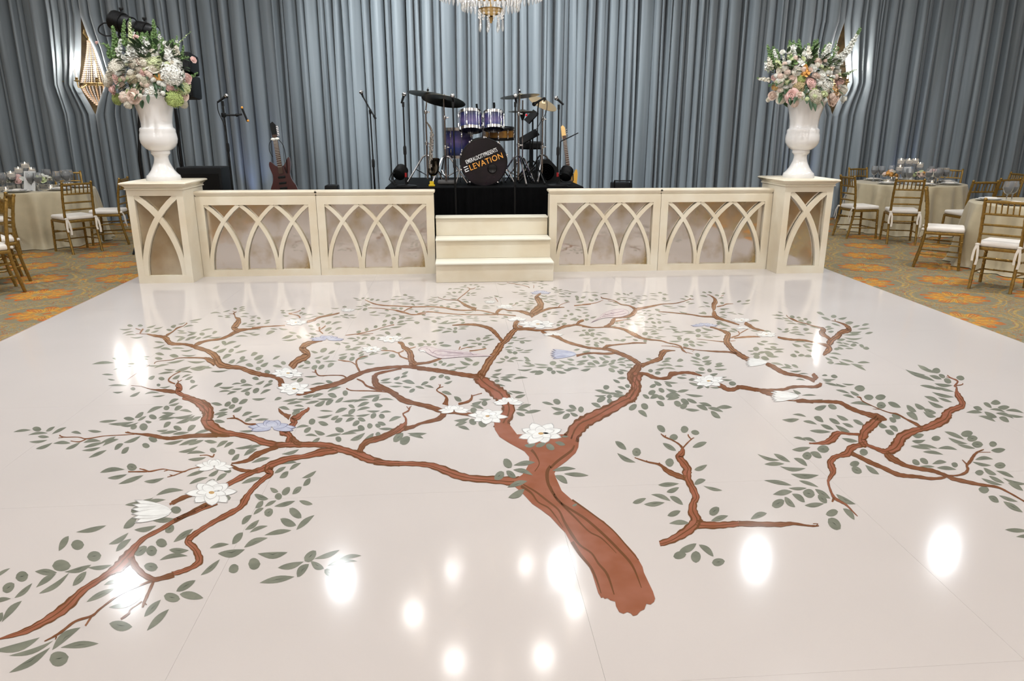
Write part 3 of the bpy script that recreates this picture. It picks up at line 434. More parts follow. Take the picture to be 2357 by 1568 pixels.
7: "330 190 430 145 30 385 190 550 183 24 520 165 640 157 16 610 180 750 175 24 515 212 640 205 18 385 242 520 235 18 470 272 580 238 22 615 240 740 195 26 615 125 678 130 44 660 260 718 255 44 735 315 890 305 24 300 360 425 380 34 445 390 515 350 46 520 330 598 325 60 595 370 695 320 44 490 415 560 380 42 530 455 635 398 40 380 445 490 422 24 330 485 485 455 28 360 520 480 478 28 335 548 452 560 34 630 500 745 458 34 700 510 825 488 22 660 555 740 530 34 765 540 918 528 24 600 655 775 648 24 1018 405 1140 430 34 1165 435 1300 415 22 1160 480 1250 445 46 1185 390 1290 398 20 975 330 1055 305 30 1060 340 1225 310 26 1105 372 1278 345 26 1205 320 1365 318 20 1275 295 1415 265 30 1380 300 1500 262 36 1300 365 1460 335 26 1425 315 1600 312 22 1540 265 1640 295 48 1400 390 1515 335 44 1520 380 1605 325 44 1620 355 1710 300 36 1700 240 1755 265 56 1690 345 1880 325 24 1815 355 1980 325 24 1855 400 1985 350 36 1760 380 1830 410 34 1850 440 1995 408 28 1950 440 2100 440 22 1620 465 1750 415 38 1455 440 1600 448 18 1425 510 1595 482 26 1760 475 1835 425 46 1575 535 1660 495 36 1615 565 1700 520 44 1685 495 1830 500 24 1840 495 1995 475 22 1860 520 1945 550 40 1730 560 1830 520 36 1805 600 1880 550 48 1340 575 1410 540 60 1440 560 1550 590 44 1200 625 1345 605 26 1290 670 1365 620 46 1400 650 1515 690 42 1300 705 1435 712 24 1375 770 1460 730 36 1620 625 1715 660 50 1515 715 1690 685 26 1625 725 1685 760 56 1750 665 1930 648 22 1680 695 1850 680 28 1860 610 1935 640 56 1960 610 2020 595 54 1780 755 1940 675 46 1920 765 2030 680 50 1890 300 2110 270 26 2010 340 2090 285 44 2000 520 2055 470 50 555 840 745 800 28 670 845 850 805 30 650 920 795 845 46 485 895 560 865 60 520 970 605 900 46 360 830 485 760 40 440 835 545 775 34 1050 900 1240 850 36 730 995 930 940 38 435 1065 520 1085 50 360 1185 475 1105 44 625 1215 850 1150 44 975 1105 1100 1035 40 1035 1010 1215 990 38 1135 1070 1260 995 38 1030 1155 1125 1085 54 1268 1155 1422 1078 38 1280 1240 1358 1155 54 275 1135 385 1070 40 240 1225 345 1170 50 70 1220 270 1148 36 40 1140 240 1075 34 400 1370 515 1365 60",
8: "720 240 830 270 34 852 290 935 340 46 1115 318 1250 318 22 1040 370 1150 340 34 1145 355 1208 370 54 1025 385 1170 420 34 1025 430 1100 445 56 850 545 1020 520 34 865 600 995 560 36 895 610 1020 645 34 1015 540 1090 580 60 1110 570 1205 590 66 1350 250 1480 270 26 1430 230 1600 250 26 1500 300 1615 270 34 1530 415 1675 375 40 1505 430 1650 445 26 1510 460 1610 490 34 1600 465 1780 438 34 1785 350 1915 380 28 1905 330 1985 360 56 1880 400 2025 430 30 1900 475 2035 450 36 2070 385 2155 425 40 2035 435 2150 435 30 2170 435 2232 420 62 2085 460 2172 495 34 2005 525 2085 475 46 160 555 295 505 36 65 465 190 455 22 55 490 120 510 50 40 560 130 590 40 15 590 75 610 44 50 632 210 632 28 18 690 75 695 50 210 770 315 680 70 280 790 385 720 80 355 680 568 680 34 370 700 530 735 34 45 328 220 328 20 5 370 98 390 44",
9: "130 220 265 240 22 130 280 260 275 20 195 255 330 270 24 255 250 400 265 24 320 285 455 275 34 345 230 435 255 30 155 345 250 300 52 260 290 320 290 40 262 340 320 335 50 95 360 200 405 40 495 430 580 375 56 625 375 700 415 62 592 440 690 508 46 785 340 872 390 46 700 260 780 235 50 640 270 715 310 36 720 310 820 280 44 790 285 880 320 44 885 205 1015 240 30 1005 240 1135 220 30 925 250 1045 285 36 885 290 975 275 46 900 325 1035 300 40 975 345 1050 390 56 1045 320 1135 370 50 1040 410 1115 375 56 1110 315 1220 360 36 1090 420 1250 435 30 1235 355 1380 395 34 1210 385 1335 435 46 1330 410 1500 455 36 1365 445 1470 520 50 1425 408 1595 405 40 1090 262 1290 285 26 2120 535 2306 530 40 2230 480 2380 505 24 2240 725 2380 760 26 795 600 880 665 60 1045 645 1130 635 72 1155 665 1245 680 50 925 725 1018 720 64 855 785 998 865 50 1170 830 1325 775 50 350 765 470 855 56 370 890 570 990 46 530 870 625 890 86 880 985 975 995 86 1190 1070 1328 1015 48 1190 1225 1312 1175 54 1288 1240 1490 1288 34 805 1230 1030 1215 46 895 1305 1030 1255 48 730 1330 940 1400 44 930 1350 1072 1440 54 535 1420 680 1370 48 655 1435 875 1415 50 905 1555 1045 1505 56 1352 1540 1455 1470 80",
10: "605 430 710 440 56 725 440 840 430 58 740 520 842 525 70 460 500 690 530 34 860 490 1000 545 50 1058 520 1165 590 52 1145 505 1260 560 46 1055 600 1180 680 60 1240 560 1375 605 52 1235 590 1375 645 40 900 620 1000 660 50 875 655 950 695 50 755 710 855 755 46 875 740 970 800 50 830 785 930 830 50 1045 140 1260 200 34 1175 90 1300 140 38 1225 140 1365 180 30 1330 150 1420 160 56 1400 195 1470 225 40 1300 205 1435 245 36 1135 205 1360 265 34 1455 245 1535 280 52 1585 225 1675 240 48 1355 290 1550 310 34 1200 310 1430 362 30 1365 325 1565 378 26 1325 380 1565 435 34 1245 425 1408 485 40 1392 440 1545 490 26 1282 475 1455 545 40 1765 540 1865 570 44 1690 598 1865 600 34 1875 495 1965 550 40 1950 500 2060 500 50 2025 545 2155 540 46 1940 565 2110 598 24 1885 590 2020 650 50 1820 635 2005 695 32 2005 605 2200 665 32 2040 650 2150 700 50 2110 575 2306 605 28 2100 610 2306 645 26 235 660 355 720 44 315 625 445 680 40 490 675 610 735 40 375 710 498 755 34 300 730 460 805 46 145 725 290 780 40 75 645 178 700 50 -40 690 110 725 30 30 790 258 805 38 370 870 545 905 40 -60 870 100 910 34 108 985 240 990 78 35 1020 160 1080 60 560 1010 650 1030 70 455 1150 560 1135 60 475 1185 585 1235 70 620 1155 770 1255 50 1125 845 1245 835 50 1115 900 1262 890 38 1322 875 1422 870 52 1170 935 1390 980 30 1100 955 1320 990 34 1390 980 1600 995 34 1230 1015 1450 1045 34 1460 800 1675 885 40 1500 865 1710 930 34 1595 935 1790 980 32 1635 830 1765 815 66 1700 880 1815 870 64 1750 935 1872 940 68 1935 930 2020 935 56 1955 1000 2110 990 50 1120 1105 1200 1150 54 1200 1090 1290 1140 54 1330 1145 1485 1125 42 1195 1170 1360 1175 26 1380 1185 1590 1205 40 1535 1140 1605 1165 52 1785 1100 1980 1095 38 1755 1120 1960 1160 32 1990 1160 2112 1160 64 1875 1185 2015 1260 46 1785 1235 1880 1235 56 2005 1215 2200 1290 38 1930 1270 2100 1350 40 1850 1295 2080 1370 34 2080 1290 2340 1358 36 2135 1345 2298 1430 50 80 560 210 525 50 225 520 320 555 50",
11: "530 425 620 290 60 640 370 760 370 88 785 480 915 465 90 470 560 640 560 100 315 610 515 620 56 325 755 505 630 50 350 810 625 620 44 580 615 825 550 46 790 575 1010 550 38 655 740 780 610 60 140 670 255 640 90 130 850 292 715 44 25 790 130 720 80 -60 890 100 855 40 15 1070 198 875 56 -80 690 92 580 30 -60 1080 25 980 60 980 365 1160 260 44 1045 430 1185 315 52 1212 460 1325 385 70 1318 430 1418 420 90 1405 345 1508 365 76 1298 560 1425 575 76 1565 345 1745 225 52 1525 415 1705 420 50 1440 508 1695 470 40 935 735 1075 700 34 780 885 1040 760 50 980 935 1280 850 50 1590 790 1765 690 60 1620 815 1835 850 70 1478 830 1625 860 80 1300 1020 1452 865 60 1325 1145 1525 950 60 985 1080 1195 1110 90 -60 1325 360 1205 70 80 1370 480 1235 44 80 1525 455 1295 60 470 1320 728 1115 70 545 1298 890 1260 60 445 1410 620 1380 130",
12: "855 360 1005 410 56 1022 290 1110 335 46 1150 365 1232 285 64 1258 360 1358 280 56 1070 390 1150 375 70 865 505 950 430 54 965 490 1090 425 38 1065 488 1290 430 46 1330 428 1475 465 44 845 575 955 505 40 965 580 1050 520 80 1228 510 1355 610 80 1130 620 1300 690 78 1300 738 1495 580 56 722 680 828 580 56 755 738 908 630 52 805 765 998 695 38 620 890 735 765 72 960 795 1250 742 50 745 925 998 822 60 380 932 588 890 44 468 988 755 945 80 285 1220 490 1050 54 585 1180 685 1120 90 790 1100 920 1100 120 890 988 1210 975 70 1390 1070 1510 960 90 1105 1140 1380 1075 66 1310 1238 1435 1100 80 1455 1070 1595 1150 70 1490 1045 1760 950 50 1755 1050 1992 1010 44 1630 1120 1950 1070 44 1600 1160 1700 1230 70 910 1300 1282 1235 70",
13: "1682 708 1862 705 42 2052 685 2205 640 46 1772 955 1925 885 60 1945 895 2075 1000 50 1720 1000 1835 980 66 1920 950 1920 1055 84 2060 1055 2175 1040 66",
14: "440 55 595 35 36 525 105 605 105 62 155 90 340 142 26 290 88 428 158 36 212 175 380 172 32 455 125 568 190 38 340 192 555 208 32 430 255 665 265 42 208 308 440 350 34 498 310 662 365 28 410 372 565 372 26 282 425 445 400 46 530 405 630 430 70 440 420 548 490 46 380 445 468 530 46 275 520 378 475 66 630 380 760 460 44 655 430 730 495 50 545 515 705 500 38 805 422 968 505 44 720 590 822 565 56 740 625 842 710 80 862 540 958 635 44 1980 380 2070 390 58 2062 440 2150 490 48 2150 432 2308 485 28 2185 482 2348 572 44 98 630 235 580 46 2200 715 2400 727 34 2290 775 2440 785 30"}
# leaves that lie over the branches
TOPLEAVES = {13: "230 140 295 215 66 315 195 505 170 40 312 235 485 285 38 145 320 228 255 66 250 245 335 305 50 258 390 435 335 46 268 480 410 405 56 655 245 862 225 34 758 270 975 285 34 680 285 788 355 50 830 555 875 535 20",
 8: "1600 810 1720 795 40 1720 820 1830 785 44 1830 800 1920 850 60 1925 775 2035 805 40 1990 715 2070 715 20"}
TRUNK = [(1137,972),(1139,989),(1150,1006),(1174,1021),(1207,1039),(1218,1052),(1218,1067),(1211,1080),(1203,1092),(1186,1104),(1180,1114),(1186,1121),(1205,1138),(1225,1160),(1246,1174),(1267,1190),(1288,1213),(1301,1226),(1317,1255),(1335,1281),(1355,1302),(1364,1323),(1372,1349),(1377,1365),(1384,1377),(1388,1375),(1392,1379),(1398,1377),(1405,1382),(1416,1385),(1418,1396),(1425,1409),(1435,1413),(1444,1409),(1452,1412),(1457,1418),(1466,1416),(1474,1407),(1483,1403),(1488,1390),(1497,1392),(1505,1386),(1508,1378),(1503,1362),(1492,1339),(1482,1318),(1479,1305),(1470,1289),(1463,1277),(1448,1260),(1414,1224),(1390,1200),(1359,1182),(1327,1160),(1293,1130),(1280,1101),(1276,1090),(1283,1077),(1304,1062),(1325,1043),(1331,1030),(1334,1002),(1296,1000),(1190,1000),(1172,976)]
TRUNK_LINES = {13: ["380 380 30 470 440 22 530 520 16 620 570 16 680 640 14 750 745 6", "400 365 14 510 430 20 600 500 22 710 590 20 760 690 26 830 810 34 900 900 22 1000 970 20 1060 1060 22 1140 1160 26 1200 1335 12", "830 870 40 900 980 30 990 1090 26 1040 1190 22 1085 1325 10", "640 200 30 610 260 40 620 360 34 680 470 30 740 540 24 860 660 20 980 780 16 1090 840 14 1220 970 6", "640 380 14 700 500 22 810 580 24 950 670 26 1100 800 28 1240 940 28 1360 1080 24 1440 1275 8", "830 500 20 1000 620 16 1180 760 14 1330 930 14 1415 1030 10", "470 60 30 505 100 22 540 180 10 500 250 10", "850 20 14 820 70 26 700 160 28 640 220 26"]}
STROKES = {0: ["1156 985 38 1158 970 32 1168 950 30 1170 932 28 1160 918 30 1150 908 32 1140 900 30 1125 888 26 1108 876 24 1098 866 24"],
3: ["830 1330 110 900 1230 90 960 1120 95 1030 1030 80 1080 960 90 1120 900 85 1150 870 50 1190 830 75 1240 770 80 1290 710 60 1320 680 60 1310 640 60 1330 590 50 1370 585 10",
 "830 1330 90 740 1310 60 600 1290 55 450 1265 55 300 1240 55 150 1220 50 0 1208 45", "1150 860 50 1100 800 40 1040 730 50 980 680 45 900 650 35 780 625 30 650 622 25 470 632 12",
 "1340 680 45 1450 685 25 1600 700 25 1750 695 22 1870 685 30 1960 650 35 2060 635 25 2140 625 22 2323 660 14", "2130 625 25 2170 585 35 2230 565 25", "1350 640 20 1530 675 18 1620 650 8",
 "1660 710 25 1720 745 35 1800 770 30 1880 790 45 1950 830 35 2050 870 35 2200 910 30 2323 940 26", "2130 1040 30 2250 1010 22 2323 1000 20",
 "1650 205 25 1590 260 40 1620 290 70 1650 340 80 1640 390 90 1570 440 70 1530 480 60 1550 520 40", "1520 490 40 1420 455 40 1330 440 16 1220 435 16 1150 415 12 1090 435 35 1065 470 35 1090 490 20",
 "1560 490 40 1650 450 30 1760 410 25 1880 395 16 1970 392 10", "1890 395 14 1915 360 8 1990 330 6 2040 320 5", "2100 370 14 2200 360 14 2323 350 12",
 "0 385 12 150 382 14 350 395 18 480 420 20 620 432 16 760 430 14 850 435 12 950 455 16 1060 480 14 1150 490 14 1320 505 14", "0 480 12 150 452 12 350 470 12 550 485 12 800 492 10 1060 490 14",
 "790 420 50 720 395 30 640 360 35 590 325 20 530 295 12 380 290 6 280 260 4", "540 290 12 600 240 10 640 210 12 700 155 10 700 140 10 670 125 5", "700 150 10 760 140 8 780 125 5", "1080 320 6 1070 300 8 1040 260 6", "1500 135 8 1490 120 8 1420 100 5 1200 60 4", "1555 138 6 1560 120 8 1560 95 6", "1270 375 4 1310 355 6 1320 345 5",
 "0 1150 25 150 1130 30 250 1100 30 330 1068 25", "560 960 14 570 935 12 580 920 16", "580 955 10 660 930 8 740 935 5", "700 975 14 800 965 14 925 942 12"],
2: ["2323 1213 45 2150 1190 45 2000 1185 35 1850 1195 40 1650 1220 45 1500 1255 45 1350 1320 60 1200 1390 60 1050 1440 60 900 1470 55 780 1510 60 650 1550 40 590 1562 10",
 "2323 385 12 2150 385 14 1950 375 14 1750 365 14 1620 340 14 1510 290 8", "2323 478 12 2150 490 14 2050 465 22 1950 440 22 1880 425 10 1700 405 8 1550 400 4", "2030 445 14 2080 415 14 2140 395 14",
 "1170 465 14 1100 485 18 900 525 22 830 560 30 730 585 30", "490 475 20 560 490 10 620 505 16 645 535 20", "500 475 8 600 455 8 650 430 12", "0 668 22 200 648 14 440 635 12",
 "0 1260 60 130 1290 50 260 1310 45 340 1340 50 390 1390 80 390 1465 80", "2000 1210 20 1850 1240 24 1680 1280 40 1640 1340 70 1650 1400 80 1720 1460 60 1840 1510 60 1950 1568 60",
 "1440 1250 25 1400 1170 25 1400 1100 20 1470 1055 12 1550 1040 6", "1390 1160 14 1320 1120 10 1240 1110 16 1150 1095 8", "1260 1340 25 1210 1305 14 1050 1300 10 900 1305 14 850 1250 20 855 1225 18", "850 1262 10 800 1256 6",
 "1400 1350 16 1480 1385 22 1530 1440 22 1640 1480 30 1740 1510 30", "1260 1475 18 1290 1490 14 1350 1505 12 1600 1510 14 1800 1525 14", "2180 1150 60 2130 1100 80 2120 1020 80 2080 960 60 2020 920 50 2010 880 45 1950 858 20",
 "2030 970 16 1950 1000 14 1870 975 14 1700 968 8", "1960 1000 20 1990 1050 20 2100 1090 20", "2080 950 14 2140 935 12 2190 920 8", "2100 1170 50 2180 1150 40 2323 1135 25",
 "520 1195 100 600 1110 80 700 1060 90 750 1020 70 700 970 80 660 940 60 720 890 70 820 855 40 940 830 30", "950 745 14 910 710 16 900 670 22 910 655 14", "850 705 6 910 712 10", "915 690 12 965 655 14 985 635 8", "1250 765 8 1420 745 10 1620 700 8 1720 670 8 1820 640 6 1900 625 12", "1400 755 8 1620 742 6"],
1: ["2323 375 20 2150 395 22 2020 415 50 1900 480 36 1780 525 28 1600 550 25 1480 590 45 1440 620 30", "2010 410 60 1960 375 60 2010 320 70 2030 270 60 1985 235 16 1975 200 14 1960 185 14 2000 160 6", "1960 190 6 1900 190 5", "1980 165 6 1950 155 8",
 "800 458 12 900 480 30 1000 495 36 1060 520 70 1100 570 60 1160 590 40 1300 595 28 1400 615 40 1470 640 50 1600 680 50 1700 740 80 1740 800 100 1770 860 90 1900 895 60 2050 910 50 2180 960 60 2323 1000 60",
 "1060 480 30 1150 425 14 1205 380 18 1290 350 8 1340 310 16", "710 450 20 735 410 22 755 390 16", "720 405 10 650 385 10", "650 455 4 720 455 6 810 460 8", "1720 850 80 1620 800 60 1560 780 22 1400 775 16 1220 780 8 1130 805 8 940 825 6 900 855 14",
 "1250 960 12 1150 1010 10 1090 1080 22 1180 1125 16", "1200 1140 30 1220 1105 16 1215 1072 8", "1220 1100 10 1270 1072 8", "1190 1130 50 1240 1170 80 1215 1230 70 1270 1270 50 1400 1320 60 1480 1350 60 1570 1390 90 1620 1450 120 1630 1510 130 1620 1568 130", "1190 1235 40 1080 1220 50 960 1210 30 850 1195 12 720 1155 8", "590 1145 4 720 1158 6", "540 1070 5 700 960 5 840 870 5"],
4: ["0 590 14 150 605 14 330 598 14 450 605 22 560 630 30 660 680 45 720 710 50 800 745 30 900 765 20 1050 780 16 1150 810 14 1250 830 14 1320 860 20 1340 900 25 1400 945 8", "1350 870 25 1500 900 8 1650 915 12 1800 925 20 1950 930 22 2070 950 30", "1060 850 5 1200 855 8 1320 875 10", "1200 850 8 1300 870 10", "1400 935 8 1480 958 5", "1470 925 4 1500 905 6",
 "0 860 22 150 880 25 280 890 30 370 900 40 500 950 50 620 1000 50 720 1060 55 770 1100 60", "280 885 30 330 855 40 400 840 20 600 820 16 700 810 20 860 812 10", "0 960 22 150 945 22 320 955 28 470 940 25",
 "770 1090 80 720 1170 110 660 1230 110 660 1280 110 700 1330 120 730 1390 120 720 1440 120 680 1500 130 640 1568 150", "790 1115 60 880 1080 40 960 1050 50 1040 1020 60 1055 980 70 1080 940 80 1140 915 30 1245 912 8",
 "740 1220 40 850 1225 40 930 1260 50 1030 1285 30 1150 1275 50 1190 1230 70 1280 1215 40 1400 1205 35 1500 1220 35 1600 1250 12", "1790 1365 40 1870 1390 60 1940 1430 50 2030 1430 50 2120 1400 50 2323 1440 45",
 "1670 168 4 1700 170 8 1760 210 25 1780 260 60 1760 300 60 1760 350 50 1752 380 14 1760 400 50 1770 440 60 1800 470 50 1900 505 25 2000 535 25 2100 568 14", "1750 460 25 1600 455 16 1450 430 14 1300 415 12 1150 400 12 1020 392 8", "1800 325 16 1880 310 12 1930 290 12 2020 285 4", "1855 185 6 1890 175 8",
 "250 190 6 270 210 12 400 235 8 460 260 12 520 295 16 620 310 16 690 345 30 710 370 50 690 410 55 630 450 40 550 468 20 450 478 16 430 490 40 410 525 60 370 565 40 290 595 20", "700 365 40 800 345 30 950 315 22 1080 290 12 1250 280 10 1400 240 8 1450 215 10", "1430 225 8 1490 228 6", "450 520 20 580 500 8 660 500 4", "0 295 8 180 275 8 280 235 4", "345 245 4 460 265 6",
 "1710 595 20 1800 620 20 1880 650 30 1950 690 60 1940 740 80 1930 790 80 1960 840 70 2010 900 60 2080 950 60 2160 1000 60 2230 1030 50 2290 1030 12", "1990 740 20 2090 705 14 2100 680 12 2085 655 14", "2095 690 10 2220 620 10", "1890 795 14 1700 775 6 1530 755 4", "1980 785 10 2050 780 5", "2050 745 14 2200 730 22 2323 725 18"],
5: ["290 515 16 400 500 22 520 492 18 600 495 14 640 500 6", "430 310 40 500 350 45 560 385 30 650 405 20 710 420 8", "715 855 40 800 890 55 900 950 55 1000 990 45 1130 1010 35 1260 1040 40 1370 1085 50", "1340 990 40 1370 1030 60 1400 1060 50", "320 1165 40 390 1170 50 520 1190 45 650 1210 45 780 1210 40 950 1200 35 1050 1170 40 1200 1160 30 1350 1165 35 1430 1145 50 1450 1112 36", "640 1215 50 720 1240 60 800 1275 40",
 "930 1340 14 1080 1350 14 1200 1345 40 1350 1370 35", "870 500 20 960 520 30 1080 535 25 1220 542 25 1360 570 16 1450 590 25 1540 620 50 1560 660 80 1520 700 60 1480 740 30", "1550 600 60 1570 570 90 1620 520 60 1680 480 80 1720 435 60 1800 415 60 1830 395 60 1790 350 40 1750 325 22 1650 290 10 1590 280 6", "1645 290 10 1635 262 16",
 "1580 530 40 1520 490 40 1460 445 70 1480 405 70 1440 375 25 1330 345 10 1250 320 10 1150 295 12 1080 265 22 1020 240 8 985 205 10"],
6: ["1330 440 12 1450 455 14 1600 470 34 1750 500 34 1850 500 36 2050 475 36 2306 475 40", "1430 460 8 1250 470 8 1090 480 8 920 508 12 830 490 8 680 490 10 630 470 14", "920 508 10 840 540 10 750 530 6", "620 500 5 690 490 8", "1350 435 14 1400 450 10", "2170 798 10 2020 830 10 1940 858 14 1800 840 8 1720 830 10 1590 855 16 1540 840 14 1480 825 8", "1560 857 14 1360 858 12", "1780 840 10 1740 852 6", "1940 860 10 1850 895 10 1775 915 6", "1830 898 14 1800 890 6", "2120 685 8 2200 682 10 2255 700 16 2275 670 16", "1800 1205 20 1900 1155 26 2050 1090 34 2090 1100 30"],
7: ["0 300 40 100 325 50 190 370 90 250 430 110 270 490 110 260 560 120 330 620 110 430 670 80 560 690 50 720 720 60 850 770 70 1000 800 60 1120 800 50", "0 720 40 150 705 40 350 700 40 500 705 30", "980 810 50 1120 800 60 1250 800 60 1400 800 55 1550 810 60 1680 850 70 1800 885 70 1900 920 90 2000 960 80 2150 995 60 2306 1005 50",
 "1650 860 60 1480 880 80 1300 925 50 1120 950 60 950 1010 70 850 1060 60 750 1090 50 620 1150 60 450 1240 40", "1010 820 50 900 860 40 780 910 60 700 965 40 600 990 25 520 1000 12", "510 1020 30 600 1065 35 700 1080 30 800 1080 25", "1120 780 70 1140 720 60 1110 680 70 1060 660 80 1150 610 60 1190 560 60 1170 530 60 1220 510 60 1280 460 40 1330 430 30 1340 405 20", "1150 720 60 1200 770 60 1260 800 40", "1140 510 60 1080 480 30 1040 450 30 1020 415 10", "780 585 20 680 580 16 620 545 14 560 520 16 470 525 6", "555 520 14 540 488 16", "1880 890 60 1900 830 60 1960 770 60 2100 730 60 2230 670 60 2306 620 50"],
8: ["0 985 60 250 1000 50 450 1005 50 600 1020 60 750 1070 80 900 1130 80 1050 1160 70 1300 1175 80 1480 1190 90 1600 1180 90", "0 760 40 100 730 45 200 680 45 300 620 80 340 570 30 340 520 20 312 475 12 370 440 16 385 400 10", "305 465 6 320 485 10", "380 430 10 350 395 8", "385 410 8 402 388 6", "320 630 50 420 610 35 500 575 25 680 530 45 740 480 60 760 450 40", "0 60 40 20 120 60 30 170 60 130 210 50 220 265 50 320 330 60 450 365 40 600 400 50 720 440 50 900 460 40 1070 490 40",
 "760 380 60 775 310 30 740 270 14 670 225 12 700 190 12 710 160 8", "700 195 8 740 185 8", "705 180 6 690 160 6", "900 370 22 1000 345 25 1040 310 25 1040 270 10", "1040 285 10 1100 268 8 1150 255 10"],
9: ["590 40 120 580 90 100 570 160 95 560 220 100 520 290 110 420 350 100 300 420 110 180 480 120 60 540 130 0 580 150 -70 650 150 -120 740 160", "1060 830 25 1020 790 16 950 750 12 880 720 16 835 685 8", "880 720 12 888 700 10", "1065 840 16 1120 780 14 1170 735 10 1190 730 5", "1160 745 10 1130 712 14 1125 690 10"],
10: ["-110 475 34 0 480 30 150 480 30 280 485 34 360 495 36 450 545 44 560 590 40 660 620 50 760 650 70 850 675 16", "770 660 80 700 720 100 650 760 110 610 810 90 600 850 100 580 890 70 610 930 80 640 955 40", "560 830 25 450 825 25 370 815 30 310 835 80 270 880 80 200 915 50 100 925 20 25 925 14", "630 935 60 540 950 50 470 980 80 430 1030 80 350 1055 45 290 1080 60 250 1130 70 270 1190 75 280 1230 60 240 1300 40 228 1340 25 250 1420 22 290 1500 30 360 1545 25 420 1580 20 480 1640 14 540 1700 8", "290 1500 26 270 1548 20", "630 940 30 720 975 35 800 1005 50 850 1010 60 920 980 110 970 920 120 1010 860 110 1100 810 80 1200 775 60 1280 755 70 1370 720 90 1460 670 100 1490 620 110 1520 580 70 1600 550 60 1650 520 70 1640 470 60 1600 410 60 1590 370 30 1590 330 16 1565 315 12 1600 280 18 1590 255 16 1530 230 10 1490 200 8", "1480 220 5 1540 235 8", "1580 310 12 1640 305 10 1660 290 14", "1230 770 25 1160 720 30 1060 670 16 960 615 16 880 600 10 780 565 8 680 520 8 590 475 10 570 440 14 530 430 8", "700 560 4 790 565 6", "840 1020 60 880 1070 70 950 1110 60 1050 1160 40 1200 1195 40 1330 1215 40 1420 1245 35 1500 1275 34 1550 1300 40 1700 1335 40 1850 1365 30 2020 1390 22 2150 1450 16 2306 1540 14 2400 1600 12", "470 1030 40 560 1070 40 680 1130 45 800 1180 40 950 1250 45 1050 1270 40 1180 1280 35 1320 1300 30 1450 1290 25 1500 1270 16 1600 1265 16 1680 1240 30 1710 1200 30 1700 1160 25 1740 1110 35 1770 1060 30 1810 1020 20 1880 990 8", "1700 1150 20 1650 1100 6", "1830 1020 6 1950 1020 6"],
11: ["1960 -5 30 1800 50 40 1600 140 36 1450 230 36 1300 310 40 1210 400 60 1150 480 100 1080 560 100 1000 610 60 900 680 50 750 780 60 630 900 90 500 1000 80 350 1090 60 200 1160 50 0 1218 16 -60 1235 8", "1570 640 50 1420 680 40 1380 680 40", "1390 685 50 1300 640 50 1220 560 60 1180 480 60", "1390 690 25 1340 800 25 1300 890 25 1285 935 14", "1300 895 12 1325 910 8", "1380 690 20 1200 760 14 1060 830 14 900 950 16 830 1010 20 680 1060 20 560 1150 22 480 1200 16 400 1240 8", "830 1010 16 770 1100 16", "1280 880 10 1180 950 10 1160 990 20 1090 1040 16", "510 1195 14 500 1225 10"],
12: ["-20 455 40 100 395 44 230 355 30", "1020 60 90 1000 100 80 1030 140 60 960 190 50 870 270 50 800 350 50 750 430 80 700 500 50 580 570 60 430 650 50 300 730 50 200 800 60 150 860 70 220 930 70 260 1010 80 270 1070 80 200 1130 50 80 1180 50 -20 1205 44", "420 440 36 300 490 44 150 570 40 0 640 40"],
13: ["1600 885 50 1700 855 60 1800 800 80 1880 740 90 1920 680 90 1890 600 80 1900 520 60 1920 480 60 1890 400 60 1850 320 60 1840 260 80 1840 220 70 1790 150 60 1770 120 60 1800 80 50 1800 40 16", "1920 715 70 2080 725 60 2200 718 54 2295 710 50", "1830 310 40 1740 280 45 1660 240 40 1600 190 20 1490 165 12 1380 128 8", "1610 195 14 1595 172 8", "1500 170 8 1482 152 6", "1940 680 50 1970 700 50"],
14: ["0 665 46 200 670 40 350 672 40 450 665 25 560 680 14 620 685 14 665 683 6", "640 682 8 655 668 6 615 665 5"]}
# painted flowers: centre x, y, width, height in the photograph, kind, heading
FLOWERS = [(1245,998,106,48,'w'),(1122,958,84,34,'w'),(1170,920,66,26,'h'),(1045,938,68,26,'h'),(487,1134,114,56,'w'),(493,1065,82,36,'h'),(352,1177,90,46,'c'),(626,975,102,38,'bh'),(677,895,80,30,'w'),(663,859,72,24,'w'),(752,776,74,18,'bh'),(681,742,50,15,'w'),(800,714,32,8,'w'),(899,780,56,16,'w'),(855,804,46,15,'w'),(1190,732,42,13,'h'),(1238,746,84,19,'w'),(1273,767,46,11,'h'),(1299,815,58,19,'bc'),(1244,671,44,11,'bh'),(1163,706,38,9,'w'),(1128,695,26,7,'w'),(1621,746,58,12,'bh'),(1707,737,44,10,'w'),(1710,753,32,8,'h'),(1764,770,48,12,'w'),(1743,834,50,17,'c'),(1631,877,74,27,'w'),(1809,912,64,22,'c'),(977,805,28,12,'w')]

dance = empty('dance_floor', (0, 0, 0))
tag(dance, 'glossy blush-white dance floor painted with a branching magnolia tree', 'dance floor')
FX0, FX1, FY0, FY1 = -3.935, 3.94, -.7, 8.12
xs = [FX0+(FX1-FX0)*i/6 for i in range(7)]; xs[3] = 0.0; ys = [FY0, .51, 1.73, 2.95, 4.17, 5.39, 6.61, FY1+.6]
GAP = .0006
for i in range(6):
    for j in range(7):
        b = MB(); b.box(((xs[i]+xs[i+1])/2, (ys[j]+ys[j+1])/2, -.012), (xs[i+1]-xs[i]-GAP, ys[j+1]-ys[j]-GAP, .024), 'dance_white'); b.build('floor_panel', dance)
for x, sgn in ((FX0, -1), (FX1, 1)):
    b = MB(); w = .055 if sgn < 0 else .03; b.prism([(0, 0), (w, 0), (w, .004), (0, .024)], FY1+.6-FY0, 'dance_edge', Matrix(((sgn, 0, 0, x), (0, 0, 1, FY0), (0, 1, 0, -.024), (0, 0, 0, 1)))); b.build('edge_ramp', dance)
ZL, ZB, ZD, ZF = .0005, .0009, .0013, .0017
def fpt(u, v, z): return onz(u, v, z)
